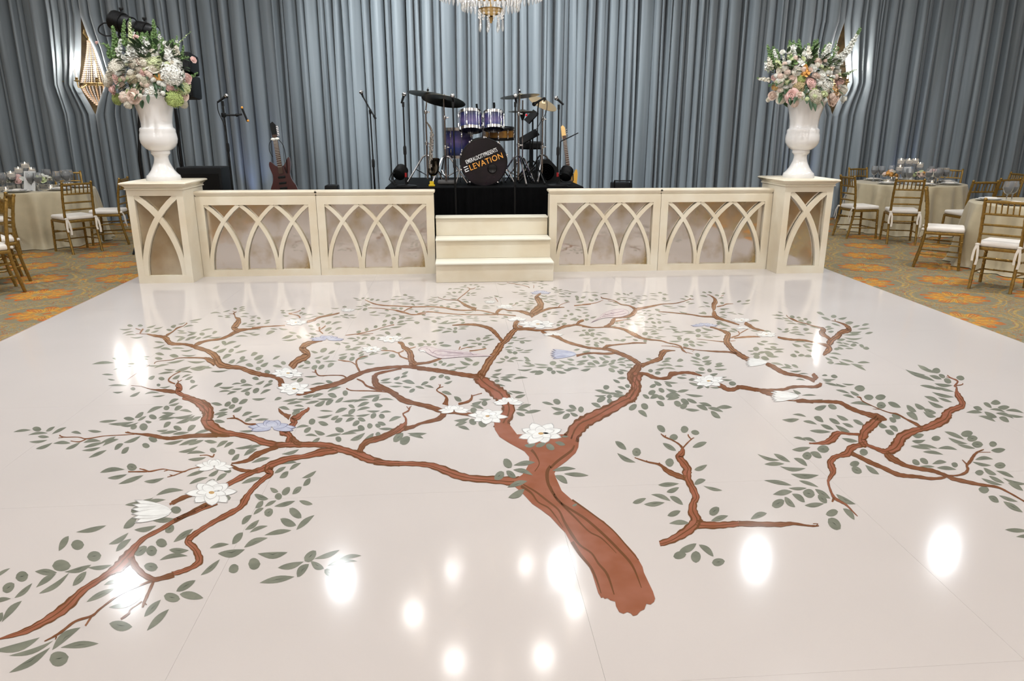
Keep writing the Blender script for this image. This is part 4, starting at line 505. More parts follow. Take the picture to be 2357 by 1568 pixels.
def leafverts(x1, y1, x2, y2, w, r):
    ax = Vector((x2-x1, y2-y1)); L = max(ax.length, 1e-3); a = ax/L; n = Vector((-a.y, a.x)); ratio = w/L
    e = .95 if ratio < .3 else (.75 if ratio < .5 else .52); bend = r.uniform(-.09, .09)*L*(1 if ratio < .5 else .3); asym = r.uniform(.85, 1.15); N = 8; up = []; dn = []
    for k in range(N+1):
        t = k/N; s = t**asym; hw = w*.5*max(0, math.sin(PI*s))**e; c = Vector((x1, y1))+ax*t+n*bend*math.sin(PI*t)
        up.append(c+n*hw); dn.append(c-n*hw)
    return up[:1]+up[1:-1]+up[-1:]+dn[-2:0:-1]
lr = random.Random(4); ALL = []
for src, z in ((LEAVES, ZL), (TOPLEAVES, ZB+.0006)):
    for k, s in src.items():
        ox, oy, sc = TL[k]; q = [float(t) for t in s.split()]
        for i in range(0, len(q), 5):
            x1, y1, x2, y2, w = q[i:i+5]; pts = leafverts(ox+x1/sc, oy+y1/sc, ox+x2/sc, oy+y2/sc, max(w, 9)/sc*1.04, lr)
            ALL.append((math.hypot(x2-x1, y2-y1)*max(w, 9)/sc/sc, pts, z+lr.uniform(0, .0002), oy+y1/sc))
ALL.sort(key=lambda t: -t[0])
def leaf_into(b, pts, z, v, midrib):
    P = [fpt(p.x, p.y, z) for p in pts]; n = len(P); c = sum(P, Vector())/n
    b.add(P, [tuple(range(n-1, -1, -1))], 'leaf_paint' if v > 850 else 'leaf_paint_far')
    if midrib:
        h = n//2; a = P[0]*.7+P[h]*.3; d = P[0]*.3+P[h]*.7; w = (P[h//2]-c)*.07
        b.add([a+Vector((0, 0, .00025)), c+w+Vector((0, 0, .00025)), d+Vector((0, 0, .00025)), c-w+Vector((0, 0, .00025))], [(3, 2, 1, 0)], 'leaf_dark')
for area_, pts, z, v in ALL[:290]:
    b = MB(); leaf_into(b, pts, z, v, area_ > 330 and lr.random() < .6); b.build('painted_leaf', dance)
b = MB()
for area_, pts, z, v in ALL[290:]: leaf_into(b, pts, z, v, False)
tag(b.build('painted_leaves', dance), kind='stuff')
# branches
def stroke(P, mats, z, name='painted_branch'):
    b = MB(); Q = crom(P, 5); n = len(Q); T = []
    for i in range(n):
        d = Vector((Q[min(i+1, n-1)][0]-Q[max(i-1, 0)][0], Q[min(i+1, n-1)][1]-Q[max(i-1, 0)][1])); d = d.normalized() if d.length > 1e-6 else Vector((1, 0)); T.append(Vector((-d.y, d.x)))
    def ribbon(o0, o1, zz, m):
        vs = []
        for i in range(n):
            x, y, w = Q[i]; w = max(w, .9); j = 1+.10*math.sin(i*1.7+P[0][0])
            for o in (o0[i]*j, o1[i]*j): p = Vector((x, y))+T[i]*w*o; vs.append(fpt(p.x, p.y, zz))
        b.add(vs, [(2*i, 2*i+1, 2*i+3, 2*i+2) for i in range(n-1)], m)
    ribbon([-.5]*n, [.5]*n, z, mats[0])
    if max(p[2] for p in P) > 4.2:
        k = lambda a, f, s: [a+.06*math.sin(i*f+s) for i in range(n)]
        ribbon([-.52]*n, k(-.36, .6, 1), z+.0002, mats[1]); ribbon(k(.36, .5, 2), [.52]*n, z+.0002, mats[1])
        c = k(.05, .35, P[0][1]); ribbon([t-.06 for t in c], [t+.05 for t in c], z+.0002, mats[1])
    o = b.build(name, dance)
    for pl in o.data.polygons:
        if pl.normal.z < 0: pl.flip()
zi = 0
for k, L in STROKES.items():
    ox, oy, sc = TL[k]
    for s in L:
        q = [float(t) for t in s.split()]; P = [(ox+q[i]/sc, oy+q[i+1]/sc, q[i+2]/sc) for i in range(0, len(q), 3)]; zi += 1
        my = sum(p[1] for p in P)/len(P); mw = max(p[2] for p in P)
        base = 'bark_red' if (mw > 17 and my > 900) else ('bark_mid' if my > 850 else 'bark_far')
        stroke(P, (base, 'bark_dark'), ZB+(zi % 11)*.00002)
b = MB(); b.add([fpt(u, v, ZB+.0003) for u, v in TRUNK], [tuple(range(len(TRUNK)))], 'bark_red'); trunk = b.build('painted_trunk', dance)
if trunk.data.polygons[0].normal.z < 0: trunk.data.polygons[0].flip()
b = MB()
for s in TRUNK_LINES[13]:
    ox, oy, sc = TL[13]; q = [float(t) for t in s.split()]; Q = crom([(ox+q[i]/sc, oy+q[i+1]/sc, q[i+2]/sc) for i in range(0, len(q), 3)], 5); n = len(Q); vs = []
    for i in range(n):
        d = Vector((Q[min(i+1, n-1)][0]-Q[max(i-1, 0)][0], Q[min(i+1, n-1)][1]-Q[max(i-1, 0)][1])).normalized(); w = max(Q[i][2]*.8, 1.2)*.5
        for s_ in (-1, 1): vs.append(fpt(Q[i][0]-d.y*w*s_, Q[i][1]+d.x*w*s_, ZB+.00045))
    b.add(vs, [(2*i, 2*i+1, 2*i+3, 2*i+2) for i in range(n-1)], 'bark_dark')
o = b.build('bark_line', trunk)
for pl in o.data.polygons:
    if pl.normal.z < 0: pl.flip()
# flowers
def petal(b, c, ang, L, W, ey, m, lm, z, r0=.04):
    pts = []; N = 7
    for grow, zz, mm in ((1.07, z, lm), (1.0, z+.00006, m)):
        up = []; dn = []
        for k in range(N+1):
            t = k/N; hw = W*.5*grow*(math.sin(PI*min(1, t**.75))**.6 if 0 < t < 1 else 0); x = r0*L+L*t*(grow if t > .5 else 1)
            up.append((x, hw)); dn.append((x, -hw))
        poly = up+dn[-2:0:-1]; P = []
        for x, y in poly:
            X = x*math.cos(ang)-y*math.sin(ang); Y = x*math.sin(ang)+y*math.cos(ang); P.append(fpt(c[0]+X, c[1]+Y*ey, zz))
        b.add(P, [tuple(range(len(P)))], mm)
fr = random.Random(9)
for (u, v, w, h, kind) in FLOWERS:
    b = MB(); m, lm = ('petal_blue', 'petal_blue_line') if kind[0] == 'b' else ('petal_white', 'petal_line'); kk = kind[-1]; ey = h/w; z = ZF
    if kk == 'w':
        n1 = 8; a0 = fr.uniform(0, 1)
        for i in range(n1): petal(b, (u, v), a0+2*PI*i/n1+fr.uniform(-.15, .15), w*.5*fr.uniform(.86, 1.06), w*.30, ey, m, lm, z+.00013*(i % 3))
        for i in range(5): petal(b, (u, v-h*.04), a0+.4+2*PI*i/5, w*.29, w*.22, ey, m, lm, z+.0006+.00013*(i % 2))
        if w > 40:
            P = [fpt(u+math.cos(t)*w*.06, v+math.sin(t)*w*.06*ey, z+.001) for t in [2*PI*i/10 for i in range(10)]]; b.add(P, [tuple(range(10))], 'petal_core')
    elif kk == 'h':
        for i, (a, l) in enumerate(((PI, .95), (0, .95), (PI-.45, .9), (.45, .9), (PI+.5, .7), (-.5, .7), (-PI/2-.35, .9), (-PI/2+.35, .9), (-PI/2, .8))):
            petal(b, (u, v+h*.22), a+fr.uniform(-.1, .1), w*.52*l*(1 if abs(math.cos(a)) > .6 else .8), w*.26, ey*1.1, m, lm, z+.00013*i)
    else:
        for i, a in enumerate((.42, -.42, .25, -.25, .08, -.1)):
            petal(b, (u+w*.48, v), PI+a, w*.98, w*.24, ey*1.35, m, lm, z+.00013*i, 0)
    o = b.build('painted_flower', dance)
    for pl in o.data.polygons:
        if pl.normal.z < 0: pl.flip()
# two painted birds
def bird(k, outline, lines):
    ox, oy, sc = TL[k]; b = MB(); P = [(ox+x/sc, oy+y/sc) for x, y in crom(outline+[outline[0]], 4)][:-1]
    cx = sum(p[0] for p in P)/len(P); cy = sum(p[1] for p in P)/len(P)
    b.add([fpt(cx+(x-cx)*1.015, cy+(y-cy)*1.05, ZF+.0012) for x, y in P], [tuple(range(len(P)))], 'bird_line'); b.add([fpt(x, y, ZF+.0013) for x, y in P], [tuple(range(len(P)))], 'bird_pink')
    for L in lines:
        Q = [(ox+x/sc, oy+y/sc) for x, y in crom(L, 4)]; vs = []
        for i in range(len(Q)):
            d = Vector((Q[min(i+1, len(Q)-1)][0]-Q[max(i-1, 0)][0], Q[min(i+1, len(Q)-1)][1]-Q[max(i-1, 0)][1])).normalized(); w = .5
            for s in (-1, 1): vs.append(fpt(Q[i][0]-d.y*w*s, Q[i][1]+d.x*w*s, ZF+.0014))
        b.add(vs, [(2*i, 2*i+1, 2*i+3, 2*i+2) for i in range(len(Q)-1)], 'bird_line')
    o = b.build('painted_bird', dance)
    for pl in o.data.polygons:
        if pl.normal.z < 0: pl.flip()
bird(3, [(18, 962), (60, 932), (130, 918), (210, 930), (300, 955), (450, 962), (620, 980), (760, 1000), (880, 1022), (1000, 1040), (860, 1045), (700, 1050), (560, 1055), (420, 1068), (320, 1072), (220, 1045), (140, 1005), (95, 965)],
     [[(205, 1010), (250, 975), (400, 985), (560, 1000), (720, 1010)], [(260, 1030), (420, 1035), (600, 1030), (800, 1025)], [(160, 950), (190, 990), (260, 1020)], [(400, 1000), (500, 1005), (620, 1012)], [(120, 938), (145, 940)], [(700, 990), (760, 1030)]])
bird(4, [(115, 538), (210, 480), (270, 425), (360, 385), (470, 362), (560, 362), (612, 385), (620, 415), (590, 440), (520, 462), (420, 470), (320, 472), (240, 490)],
     [[(280, 440), (380, 420), (480, 400), (560, 380)], [(260, 460), (400, 445), (520, 430), (590, 410)], [(300, 420), (340, 435)], [(380, 405), (420, 425)], [(130, 530), (250, 470)]])
# ------------------------------------------------------------------ stage front: mirrored panels, pedestals, steps
YF = 8.12
def arc_strip(b, x0, z0, width, h, sgn, wd, y0, th, m):
    """curved lattice bar: upright at its foot, leaning over to the far top corner"""
    R = (h*h+width*width)/(2*width); N = 12; C = []
    for k in range(N+1):
        zz = h*k/N; dx = R-math.sqrt(max(0, R*R-zz*zz)); C.append((x0+sgn*dx, z0+zz))
    L = []; Rr = []
    for k in range(N+1):
        a = Vector(C[max(k-1, 0)]); c = Vector(C[min(k+1, N)]); t = (c-a).normalized(); n = Vector((-t.y, t.x))*wd/2; p = Vector(C[k])
        L.append(p+n); Rr.append(p-n)
    vs = []
    for (p, q) in zip(L, Rr): vs += [(p.x, y0, p.y), (q.x, y0, q.y), (p.x, y0+th, p.y), (q.x, y0+th, q.y)]
    fs = []
    for k in range(N):
        i = 4*k; j = i+4; fs += [(i, i+1, j+1, j), (i+2, j+2, j+3, i+3), (i, j, j+2, i+2), (i+1, i+3, j+3, j+1)]
    fs += [(0, 2, 3, 1), (4*N, 4*N+1, 4*N+3, 4*N+2)]
    b.add(vs, fs, m)
def cornice(b, x0, x1, y0, y1, prof, m, z0=0):
    """moulded cap: profile of (overhang, height) rings swept round a rectangle"""
    vs = []
    for o, z in prof: vs += [(x0-o, y0-o, z0+z), (x1+o, y0-o, z0+z), (x1+o, y1+o, z0+z), (x0-o, y1+o, z0+z)]
    n = len(prof); fs = [(4*i+k, 4*i+(k+1) % 4, 4*i+4+(k+1) % 4, 4*i+4+k) for i in range(n-1) for k in range(4)]+[(3, 2, 1, 0), (4*n-4, 4*n-3, 4*n-2, 4*n-1)]
    b.add(vs, fs, m)
PTH = .16
def facade(xa, xb, label):
    t = empty('stage_front_panel', ((xa+xb)/2, YF, 0)); W = (xb-xa)-.004; hw = W/2; sw = .085; zb, zt = .07, .785; H = .868; m = 'cream_paint'
    for nm, c, d in (('stile', (-hw+sw/2, PTH/2, H/2), (sw, PTH, H)), ('stile', (hw-sw/2, PTH/2, H/2), (sw, PTH, H)), ('bottom_rail', (0, PTH/2, zb/2), (W-2*sw, PTH, zb)), ('top_rail', (0, PTH/2, (zt+H)/2), (W-2*sw, PTH, H-zt))):
        b = MB(); b.box(c, d, m); b.build(nm, t)
    b = MB(); cornice(b, -hw+.006, hw-.006, .012, PTH-.01, [(.0, H-.002), (.006, H), (.006, H+.008), (.0, H+.012), (.004, H+.022), (.012, H+.034), (.02, H+.044), (.02, H+.056), (.014, H+.064), (.0, H+.066)], m); b.build('cap_moulding', t, True, 50)
    b = MB(); b.box((0, .052, (zb+zt)/2), (W-2*sw, .01, zt-zb), 'antique_mirror'); b.build('mirror_pane', t)
    ow = W-2*sw; bw = ow/3
    for i in range(3):
        xl = -ow/2+i*bw
        b = MB(); arc_strip(b, xl+.012, zb, bw-.02, zt-zb, 1, .04, .004, .036, m); b.build('lattice_bar', t)
        b = MB(); arc_strip(b, xl+bw-.012, zb, bw-.02, zt-zb, -1, .04, .008, .036, m); b.build('lattice_bar', t)
    tag(t, label, 'stage front', 'mirrored lattice panels along the stage')
facade(-3.212, -1.927, 'cream lattice panel with antique mirror beside the left pedestal')
facade(-1.927, -.645, 'cream lattice panel with spotted mirror just left of the steps')
facade(.645, 1.920, 'cream lattice panel with spotted mirror just right of the steps')
facade(1.920, 3.225, 'cream lattice panel with clear mirror beside the right pedestal')
def pedestal(x0, x1, y0, label):
    y1 = y0+.62; t = empty('urn_pedestal', ((x0+x1)/2, (y0+y1)/2, 0)); W = x1-x0; D = y1-y0; hw = W/2; fy = -D/2; H = .978; sw = .068; zb, zt = .08, .915; m = 'cream_paint'
    for nm, c, d in (('side_panel', (-hw+.01, .03, H/2), (.02, D-.06, H)), ('side_panel', (hw-.01, .03, H/2), (.02, D-.06, H)), ('back_panel', (0, D/2-.01, H/2), (W-.04, .02, H)),
                     ('stile', (-hw+sw/2, fy+.03, H/2), (sw, .06, H)), ('stile', (hw-sw/2, fy+.03, H/2), (sw, .06, H)), ('bottom_rail', (0, fy+.03, zb/2), (W-2*sw, .06, zb)), ('top_rail', (0, fy+.03, (zt+H)/2), (W-2*sw, .06, H-zt))):
        b = MB(); b.box(c, d, m); b.build(nm, t)
    b = MB(); b.box((0, fy+.055, (zb+zt)/2), (W-2*sw, .008, zt-zb), 'clouded_mirror' if x0 < 0 else 'antique_mirror'); b.build('mirror_pane', t)
    b = MB(); cornice(b, -hw, hw, fy, D/2, [(0, H-.003), (.014, H), (.014, H+.01), (.006, H+.014), (.012, H+.028), (.028, H+.042), (.042, H+.05), (.048, H+.06), (.044, H+.07), (.03, H+.075)], m); b.build('cap_moulding', t, True, 50)
    ow = W-2*sw
    b = MB(); arc_strip(b, -ow/2+.015, zb, ow-.02, zt-zb, 1, .056, fy+.004, .04, m); b.build('lattice_bar', t)
    b = MB(); arc_strip(b, ow/2-.015, zb, ow-.02, zt-zb, -1, .056, fy+.008, .04, m); b.build('lattice_bar', t)
    tag(t, label, 'pedestal', 'pedestals at the ends of the stage'); return H+.075
PH = pedestal(-3.774, -3.213, 7.80, 'cream pedestal with mirrored lattice front under the left urn')
pedestal(3.228, 3.783, 7.834, 'cream pedestal with mirrored lattice front under the right urn')
SZ = .55; STZ = .635
st = empty('stage_steps', (0, 7.6, 0)); rise = STZ/3; run = .285; SD = .75
for i in range(3):
    b = MB(); z1 = rise*(i+1); b.rbox((0, i*run+(SD-i*run)/2, z1-rise/2-.008), (1.262, SD-i*run, rise-.016), 'cream_paint', .004, n=1); stp = b.build('riser', st)
    b = MB(); b.rbox((0, i*run+(SD-i*run)/2-.009, z1-.009), (1.268, SD-i*run+.02, .018), 'cream_side', .006); b.build('tread', st, True)
tag(st, 'three cream steps climbing through the gap in the stage front', 'steps')
# stage deck and drum riser
b = MB(); b.box((0, 10.65, SZ/2+GZ/2), (7.5, 4.38, SZ-GZ), 'black_cloth'); sd = b.build('stage_platform'); tag(sd, 'low black stage platform behind the cream panels', 'stage')
RZ_, RY0, RY1 = .92, 8.66, 10.5; RX0, RX1 = -1.22, 1.12
rs = empty('drum_riser', ((RX0+RX1)/2, RY0, SZ)); W = RX1-RX0
b = MB(); b.box((0, (RY1-RY0)/2, RZ_-SZ-.02), (W, RY1-RY0, .04), 'black_deck'); b.build('deck', rs)
b = MB(); vs = []; N = 150
for k in range(N+1):
    x = -W/2+W*k/N; y = -.012-.012*math.sin(k*1.05)-.008*math.sin(k*.41)
    vs += [(x, y*.3-.004, RZ_-SZ-.01), (x, y-.006, -.012+.015)]
b.add(vs, [(2*k, 2*k+1, 2*k+3, 2*k+2) for k in range(N)], 'black_cloth'); b.build('skirt', rs, True, 80)
tag(rs, 'black drum riser with a pleated black skirt above the steps', 'platform')

# ------------------------------------------------------------------ urns and flowers
def urn(x, y, label):
    t = empty('flower_urn', (x, y, PH)); s = .00486; c = 413
    px = [(413, 35), (408.5, 35.6), (405.5, 34.5), (402.5, 34), (400.5, 31), (396, 27), (390, 23), (384, 20), (376, 16.5), (368, 14.6), (362, 14.6), (358.5, 17.5), (356.5, 19.5), (352.5, 19.8), (350.5, 19), (349.5, 22), (346, 27.5), (341, 32.5), (334, 36.4), (326, 37.8), (317, 37), (311.5, 35.5), (308, 36), (304.5, 35), (303, 33), (301.5, 31.4), (294, 31), (284, 32), (272, 34.2), (260, 37.5), (250, 41.2), (243, 45), (240, 47), (238.5, 47), (238, 45), (240, 43), (250, 38)]
    pr = [(r*s, (c-v)*s) for v, r in px]
    b = MB(); b.lathe(pr[:13], 'white_ceramic', n=48); b.build('foot', t, True, 60)
    b = MB(); b.lathe(pr[12:24], 'white_ceramic', n=48); b.build('bowl', t, True, 60)
    b = MB(); b.lathe(pr[23:], 'white_ceramic', n=48); b.build('neck', t, True, 60)
    tag(t, label, 'urn', 'tall white urns on the pedestals')
urn(-3.494, 8.10, 'tall glossy white urn on the left pedestal full of flowers')
urn(3.506, 8.14, 'tall glossy white urn on the right pedestal full of flowers')

def rose_mesh(m, seed):
    r = random.Random(seed); b = MB(); rings = [(.20, 3, .95), (.42, 4, .88), (.66, 5, .66), (.9, 6, .34), (1.0, 7, .0)]
    for (R, n, h) in rings:
        a0 = r.uniform(0, 6)
        for i in range(n):
            a = a0+2*PI*i/n+r.uniform(-.2, .2); sp = 2*PI/n*.62; vs = []; U, V = 5, 3; fs_ = r.uniform(.86, 1.12); zz = r.uniform(-.07, .09)
            for v in range(V+1):
                t = v/V; rad = R*(.35+.65*t**.7)*(1+.14*t*t)*(1+(fs_-1)*t); z = -.35+(h+zz+.35)*t-.2*t**3*(R > .6)
                for u in range(U+1):
                    q = (u/U-.5); aa = a+q*2*sp; k = 1-.22*abs(q)*2*(1-.3*t); vs.append((rad*math.cos(aa)*(.96+.04*k), rad*math.sin(aa)*(.96+.04*k), z-(abs(q)*2)**2*.16*t+r.uniform(-.02, .02)))
            b.add(vs, [(v*(U+1)+u, v*(U+1)+u+1, (v+1)*(U+1)+u+1, (v+1)*(U+1)+u) for v in range(V) for u in range(U)], m)
    b.ball((0, 0, .02), .66, m, 12, (1, 1, 1.05)); b.ball((0, 0, .45), .24, m, 8, (1, 1, 1.6)); b.ball((0, 0, -.25), .55, 'leaf_green', 8, (1, 1, .6)); return b
def hyd_mesh(m, seed, m2=None):
    r = random.Random(seed); b = MB(); b.ball((0, 0, 0), .80, m2 or m, 12); n = 150
    for i in range(n):
        z = 1-2*(i+.5)/n
        if z < -.75: continue
        q = math.sqrt(1-z*z); a = i*2.39996; d = Vector((q*math.cos(a), q*math.sin(a), z)); R = look(d+Vector((r.uniform(-.35, .35), r.uniform(-.35, .35), r.uniform(-.35, .35)))) @ RZ(r.uniform(0, 6)); c = d*(.84+r.uniform(-.05, .13)); s = r.uniform(.15, .21)
        for k in range(4):
            Rk = R @ RZ(PI/2*k); pts = [(.02, 0, 0), (s*.5, -s*.48, .05), (s, -s*.26, .0), (s, s*.26, .0), (s*.5, s*.48, .05)]
            b.add([c+Rk @ Vector(p) for p in pts], [(0, 1, 2, 3, 4)], m if r.random() < .8 or not m2 else m2)
    return b
MESH = {}
def fmesh(kind, m, var=0, m2=None):
    k = (kind, m, var, m2)
    if k not in MESH: MESH[k] = (rose_mesh if kind == 'rose' else hyd_mesh)(m, 7*var+len(MESH), *(() if kind == 'rose' else (m2,))).build('tmp', smooth=(kind == 'rose'), ang=70); o = MESH[k]; me = o.data; bpy.data.objects.remove(o); MESH[k] = me
    return MESH[k]
def spike(b, p0, p1, m, size, dens, r, stem='stem_green', bend=.05):
    p0 = Vector(p0); p1 = Vector(p1); L = (p1-p0).length; ax = (p1-p0)/L; o = ax.orthogonal().normalized(); bn = o*bend*L*r.choice((-1, 1)); Q = [p0+(p1-p0)*t+bn*math.sin(PI*t) for t in (0, .25, .5, .75, 1)]
    b.tube(Q, [.004, .0035, .003, .0022, .0012], stem, 5)
    n = max(4, int(L*dens*1.15)); size *= 1.45
    for i in range(n):
        t = .18+.82*i/n; c = p0+(p1-p0)*t+bn*math.sin(PI*t); s = size*(1.15-.75*t)*r.uniform(.8, 1.2); d = (o @ Matrix.Rotation(i*2.4, 3, ax)).normalized()
        cc = c+d*s*.7; R = look(d+ax*.4)
        for k in range(4):
            Rk = R @ RZ(PI/2*k+r.uniform(-.3, .3)); b.add([cc+Rk @ Vector(q) for q in ((0, 0, -s*.25), (s*.5, -s*.42, .0), (s*.85, 0, s*.3), (s*.5, s*.42, .0))], [(0, 1, 2, 3)], m if t < .85 else stem)
def leafblade(b, c, d, L, W, m, r):
    d = Vector(d).normalized(); s = d.cross(Vector((0, 0, 1))); s = s.normalized() if s.length > .1 else Vector((1, 0, 0)); n = s.cross(d); vs = []
    for k in range(6):
        t = k/5; w = W*.5*math.sin(PI*min(.98, t*.9+.06)); p = Vector(c)+d*L*t+n*(-.25*L*t*t); vs += [p-s*w+n*w*.25, p, p+s*w+n*w*.25]
    b.add(vs, [(3*k+j, 3*k+j+1, 3*k+4+j, 3*k+3+j) for k in range(5) for j in (0, 1)], m)
def arrangement(cu, cv, Y, off, sc, heads, spikes, leaves, label, seed, dome=95):
    r = random.Random(seed); base = at(cu, 238, Y); t = empty('flower_arrangement', base); mp = ppm(Y)
    def P(x, y, lift=0):
        u = off[0]+x/sc; v = off[1]+y/sc; q = min(1, math.hypot((u-cu)/dome, (v-cv)/dome)); dy = -.24*math.sqrt(1-q*q)+.06-lift
        if v > 212 and abs(u-cu) < 58: dx = (u-cu)*mp; dy = min(dy, -math.sqrt(max(.02, .25**2-dx*dx))-.02)   # spilling over the urn's lip
        p = at(u, v, Y+dy); return p-base
    core = at(cu, cv+20, Y)-base+Vector((0, .08, 0))
    for (x, y, rr, kind, m, m2) in heads:
        p = P(x, y); R = rr/sc*mp*(1.0 if kind == 'rose' else 1.12); d = (p-core); d = Vector((d.x*.9, min(d.y, -.05)-.22, d.z*.7+.12)).normalized()
        o = bpy.data.objects.new('rose' if kind == 'rose' else 'hydrangea', fmesh(kind, m, r.randint(0, 1), m2)); COL.objects.link(o); o.parent = t
        o.matrix_local = Matrix.Translation(p+d*(.012 if kind == 'rose' else -R*.2)) @ (look(d) @ RZ(r.uniform(0, 6))).to_4x4() @ Matrix.Diagonal((R, R*(1 if kind == 'rose' else r.uniform(.8, 1.1)), R*(.85 if kind == 'rose' else r.uniform(.7, .95)), 1))
    for (x0, y0, x1, y1, m, size, dens) in spikes:
        b = MB(); spike(b, P(x0, y0), P(x1, y1, .02), m, size, dens, r); b.build('flower_spike', t)
    for i in range(34):   # extra upright stems behind the blooms
        u = cu+r.uniform(-70, 62); v0 = cv-34+abs(u-cu)*.3; b = MB(); spike(b, P(off_x(u, off, sc), off_y(v0, off, sc))+Vector((0, .07, 0)), P(off_x(u+(u-cu)*.25+r.uniform(-8, 8), off, sc), off_y(v0-r.uniform(34, 66), off, sc))+Vector((0, .05, 0)), 'stem_green' if i % 3 == 0 else 'fl_white', r.uniform(.014, .022), 150, r); b.build('flower_spike', t)
    for i in range(64):   # small filler clusters tucked between the large blooms
        a = r.uniform(0, 2*PI); q = math.sqrt(r.random())*.92; p = P(off_x(cu+math.cos(a)*q*dome*.86, off, sc), off_y(cv+6+math.sin(a)*q*dome*.6, off, sc)); R = r.uniform(.022, .036); d = p-core; d = Vector((d.x, -.3, d.z)).normalized()
        o = bpy.data.objects.new('filler_bloom', fmesh('hyd' if i % 4 else 'rose', r.choice(('fl_white', 'fl_cream', 'fl_white', 'fl_lime', 'fl_blush')), 0, None)); COL.objects.link(o); o.parent = t; o.matrix_local = Matrix.Translation(p+d*.02) @ look(d).to_4x4() @ Matrix.Diagonal((R, R, R, 1))
    for i in range(90):   # foliage filling the dome between the blooms
        a = r.uniform(0, 2*PI); q = math.sqrt(r.random())*.86; p = P(off_x(cu+math.cos(a)*q*dome, off, sc), off_y(cv-6+math.sin(a)*q*dome*.72, off, sc))+Vector((0, .012, 0)); b = MB(); leafblade(b, p, (math.cos(a)+r.uniform(-.4, .4), -.7, -math.sin(a)*.8+.1), r.uniform(.08, .14), r.uniform(.03, .055), 'leaf_green', r); b.build('leaf', t)
    for (x, y) in leaves:
        p = P(x, y, .01); d = p-core; b = MB(); leafblade(b, p-d.normalized()*.04, (d.x*1.2, -.15, d.z*.6-.1), .085, .05, 'leaf_green', r); b.build('leaf', t)
    b = MB(); b.ball(core+Vector((0, 0, -.06)), .25, 'leaf_green', 12, (1, .75, .8)); b.build('foliage_core', t)
    tag(t, label, 'flowers', 'flower arrangements in the urns')
def off_x(u, off, sc): return (u-off[0])*sc
def off_y(v, off, sc): return (v-off[1])*sc
Hd = 'hyd'; Ro = 'rose'
arrangement(345, 165, 8.10, (230, 30), 6.817, [
 (240, 850, 140, Hd, 'fl_cream', None), (1130, 950, 170, Hd, 'fl_white', None), (850, 1230, 165, Hd, 'fl_white', 'fl_cream'), (860, 760, 120, Hd, 'fl_lime', None), (600, 1200, 110, Hd, 'fl_lime', None), (520, 1000, 112, Hd, 'fl_dusty', None), (700, 1060, 92, Hd, 'fl_mauve', None), (1170, 1350, 112, Hd, 'fl_green', None), (1300, 1150, 112, Hd, 'fl_lime', 'fl_green'), (110, 1060, 88, Hd, 'fl_cream', None), (390, 1320, 95, Hd, 'fl_blush', 'fl_cream'), (440, 1430, 66, Hd, 'fl_cream', None), (250, 1350, 84, Hd, 'fl_green', None), (530, 760, 100, Hd, 'fl_cream', None), (1310, 1420, 76, Hd, 'fl_mauve', None), (930, 1010, 74, Hd, 'fl_orange', None), (180, 960, 90, Hd, 'fl_cream', None), (1190, 800, 100, Hd, 'fl_white', None),
 (300, 1020, 92, Ro, 'fl_pink', None), (1095, 1170, 92, Ro, 'fl_pink', None), (220, 1210, 66, Ro, 'fl_pink', None), (535, 1310, 98, Ro, 'fl_blush', None), (690, 790, 96, Ro, 'fl_cream', None), (850, 870, 78, Ro, 'fl_cream', None), (1365, 1030, 68, Ro, 'fl_pink', None), (690, 920, 66, Ro, 'fl_pink', None), (1310, 1300, 74, Ro, 'fl_blush', None), (1460, 740, 46, Ro, 'fl_pink', None), (570, 390, 38, Ro, 'fl_pink', None), (345, 450, 36, Ro, 'fl_white', None), (250, 515, 36, Ro, 'fl_white', None), (290, 590, 40, Ro, 'fl_white', None), (390, 700, 40, Ro, 'fl_white', None), (1030, 490, 40, Ro, 'fl_white', None), (1090, 530, 36, Ro, 'fl_white', None), (-30, 480, 30, Ro, 'fl_pink', None)],
 [(530, 800, 490, 430, 'fl_white', .034, 180), (580, 720, 470, 460, 'fl_white', .03, 160), (540, 640, 475, 80, 'fl_lime', .016, 110), (760, 680, 730, 390, 'fl_white', .024, 150), (690, 700, 640, 460, 'fl_white', .022, 120), (1080, 780, 1040, 460, 'fl_white', .03, 160), (1200, 720, 1170, 470, 'fl_cream', .022, 170), (320, 760, 330, 400, 'fl_white', .018, 90), (240, 640, 195, 200, 'stem_green', .022, 170), (820, 700, 835, 105, 'stem_green', .022, 170), (170, 760, 110, 480, 'stem_green', .02, 130), (420, 600, 385, 90, 'stem_green', .018, 130), (980, 700, 980, 390, 'stem_green', .02, 120), (640, 520, 680, 300, 'stem_green', .014, 90), (1200, 540, 1440, 285, 'fl_lime', .009, 40), (1230, 740, 1420, 690, 'stem_green', .015, 60), (1390, 1030, 1535, 925, 'stem_green', .014, 90), (130, 520, -20, 470, 'stem_green', .012, 60), (1150, 640, 1210, 470, 'stem_green', .015, 90), (260, 760, 210, 420, 'stem_green', .018, 100), (480, 560, 520, 240, 'fl_white', .018, 90)],
 [(650, 1400), (530, 1420), (400, 1130), (1010, 1110), (1040, 1280), (400, 820), (330, 700), (980, 690), (850, 560), (1250, 820), (300, 760), (920, 600), (1330, 700), (380, 560), (600, 560), (1000, 600)], 'lush white, blush and green flower arrangement in the left urn', 21)
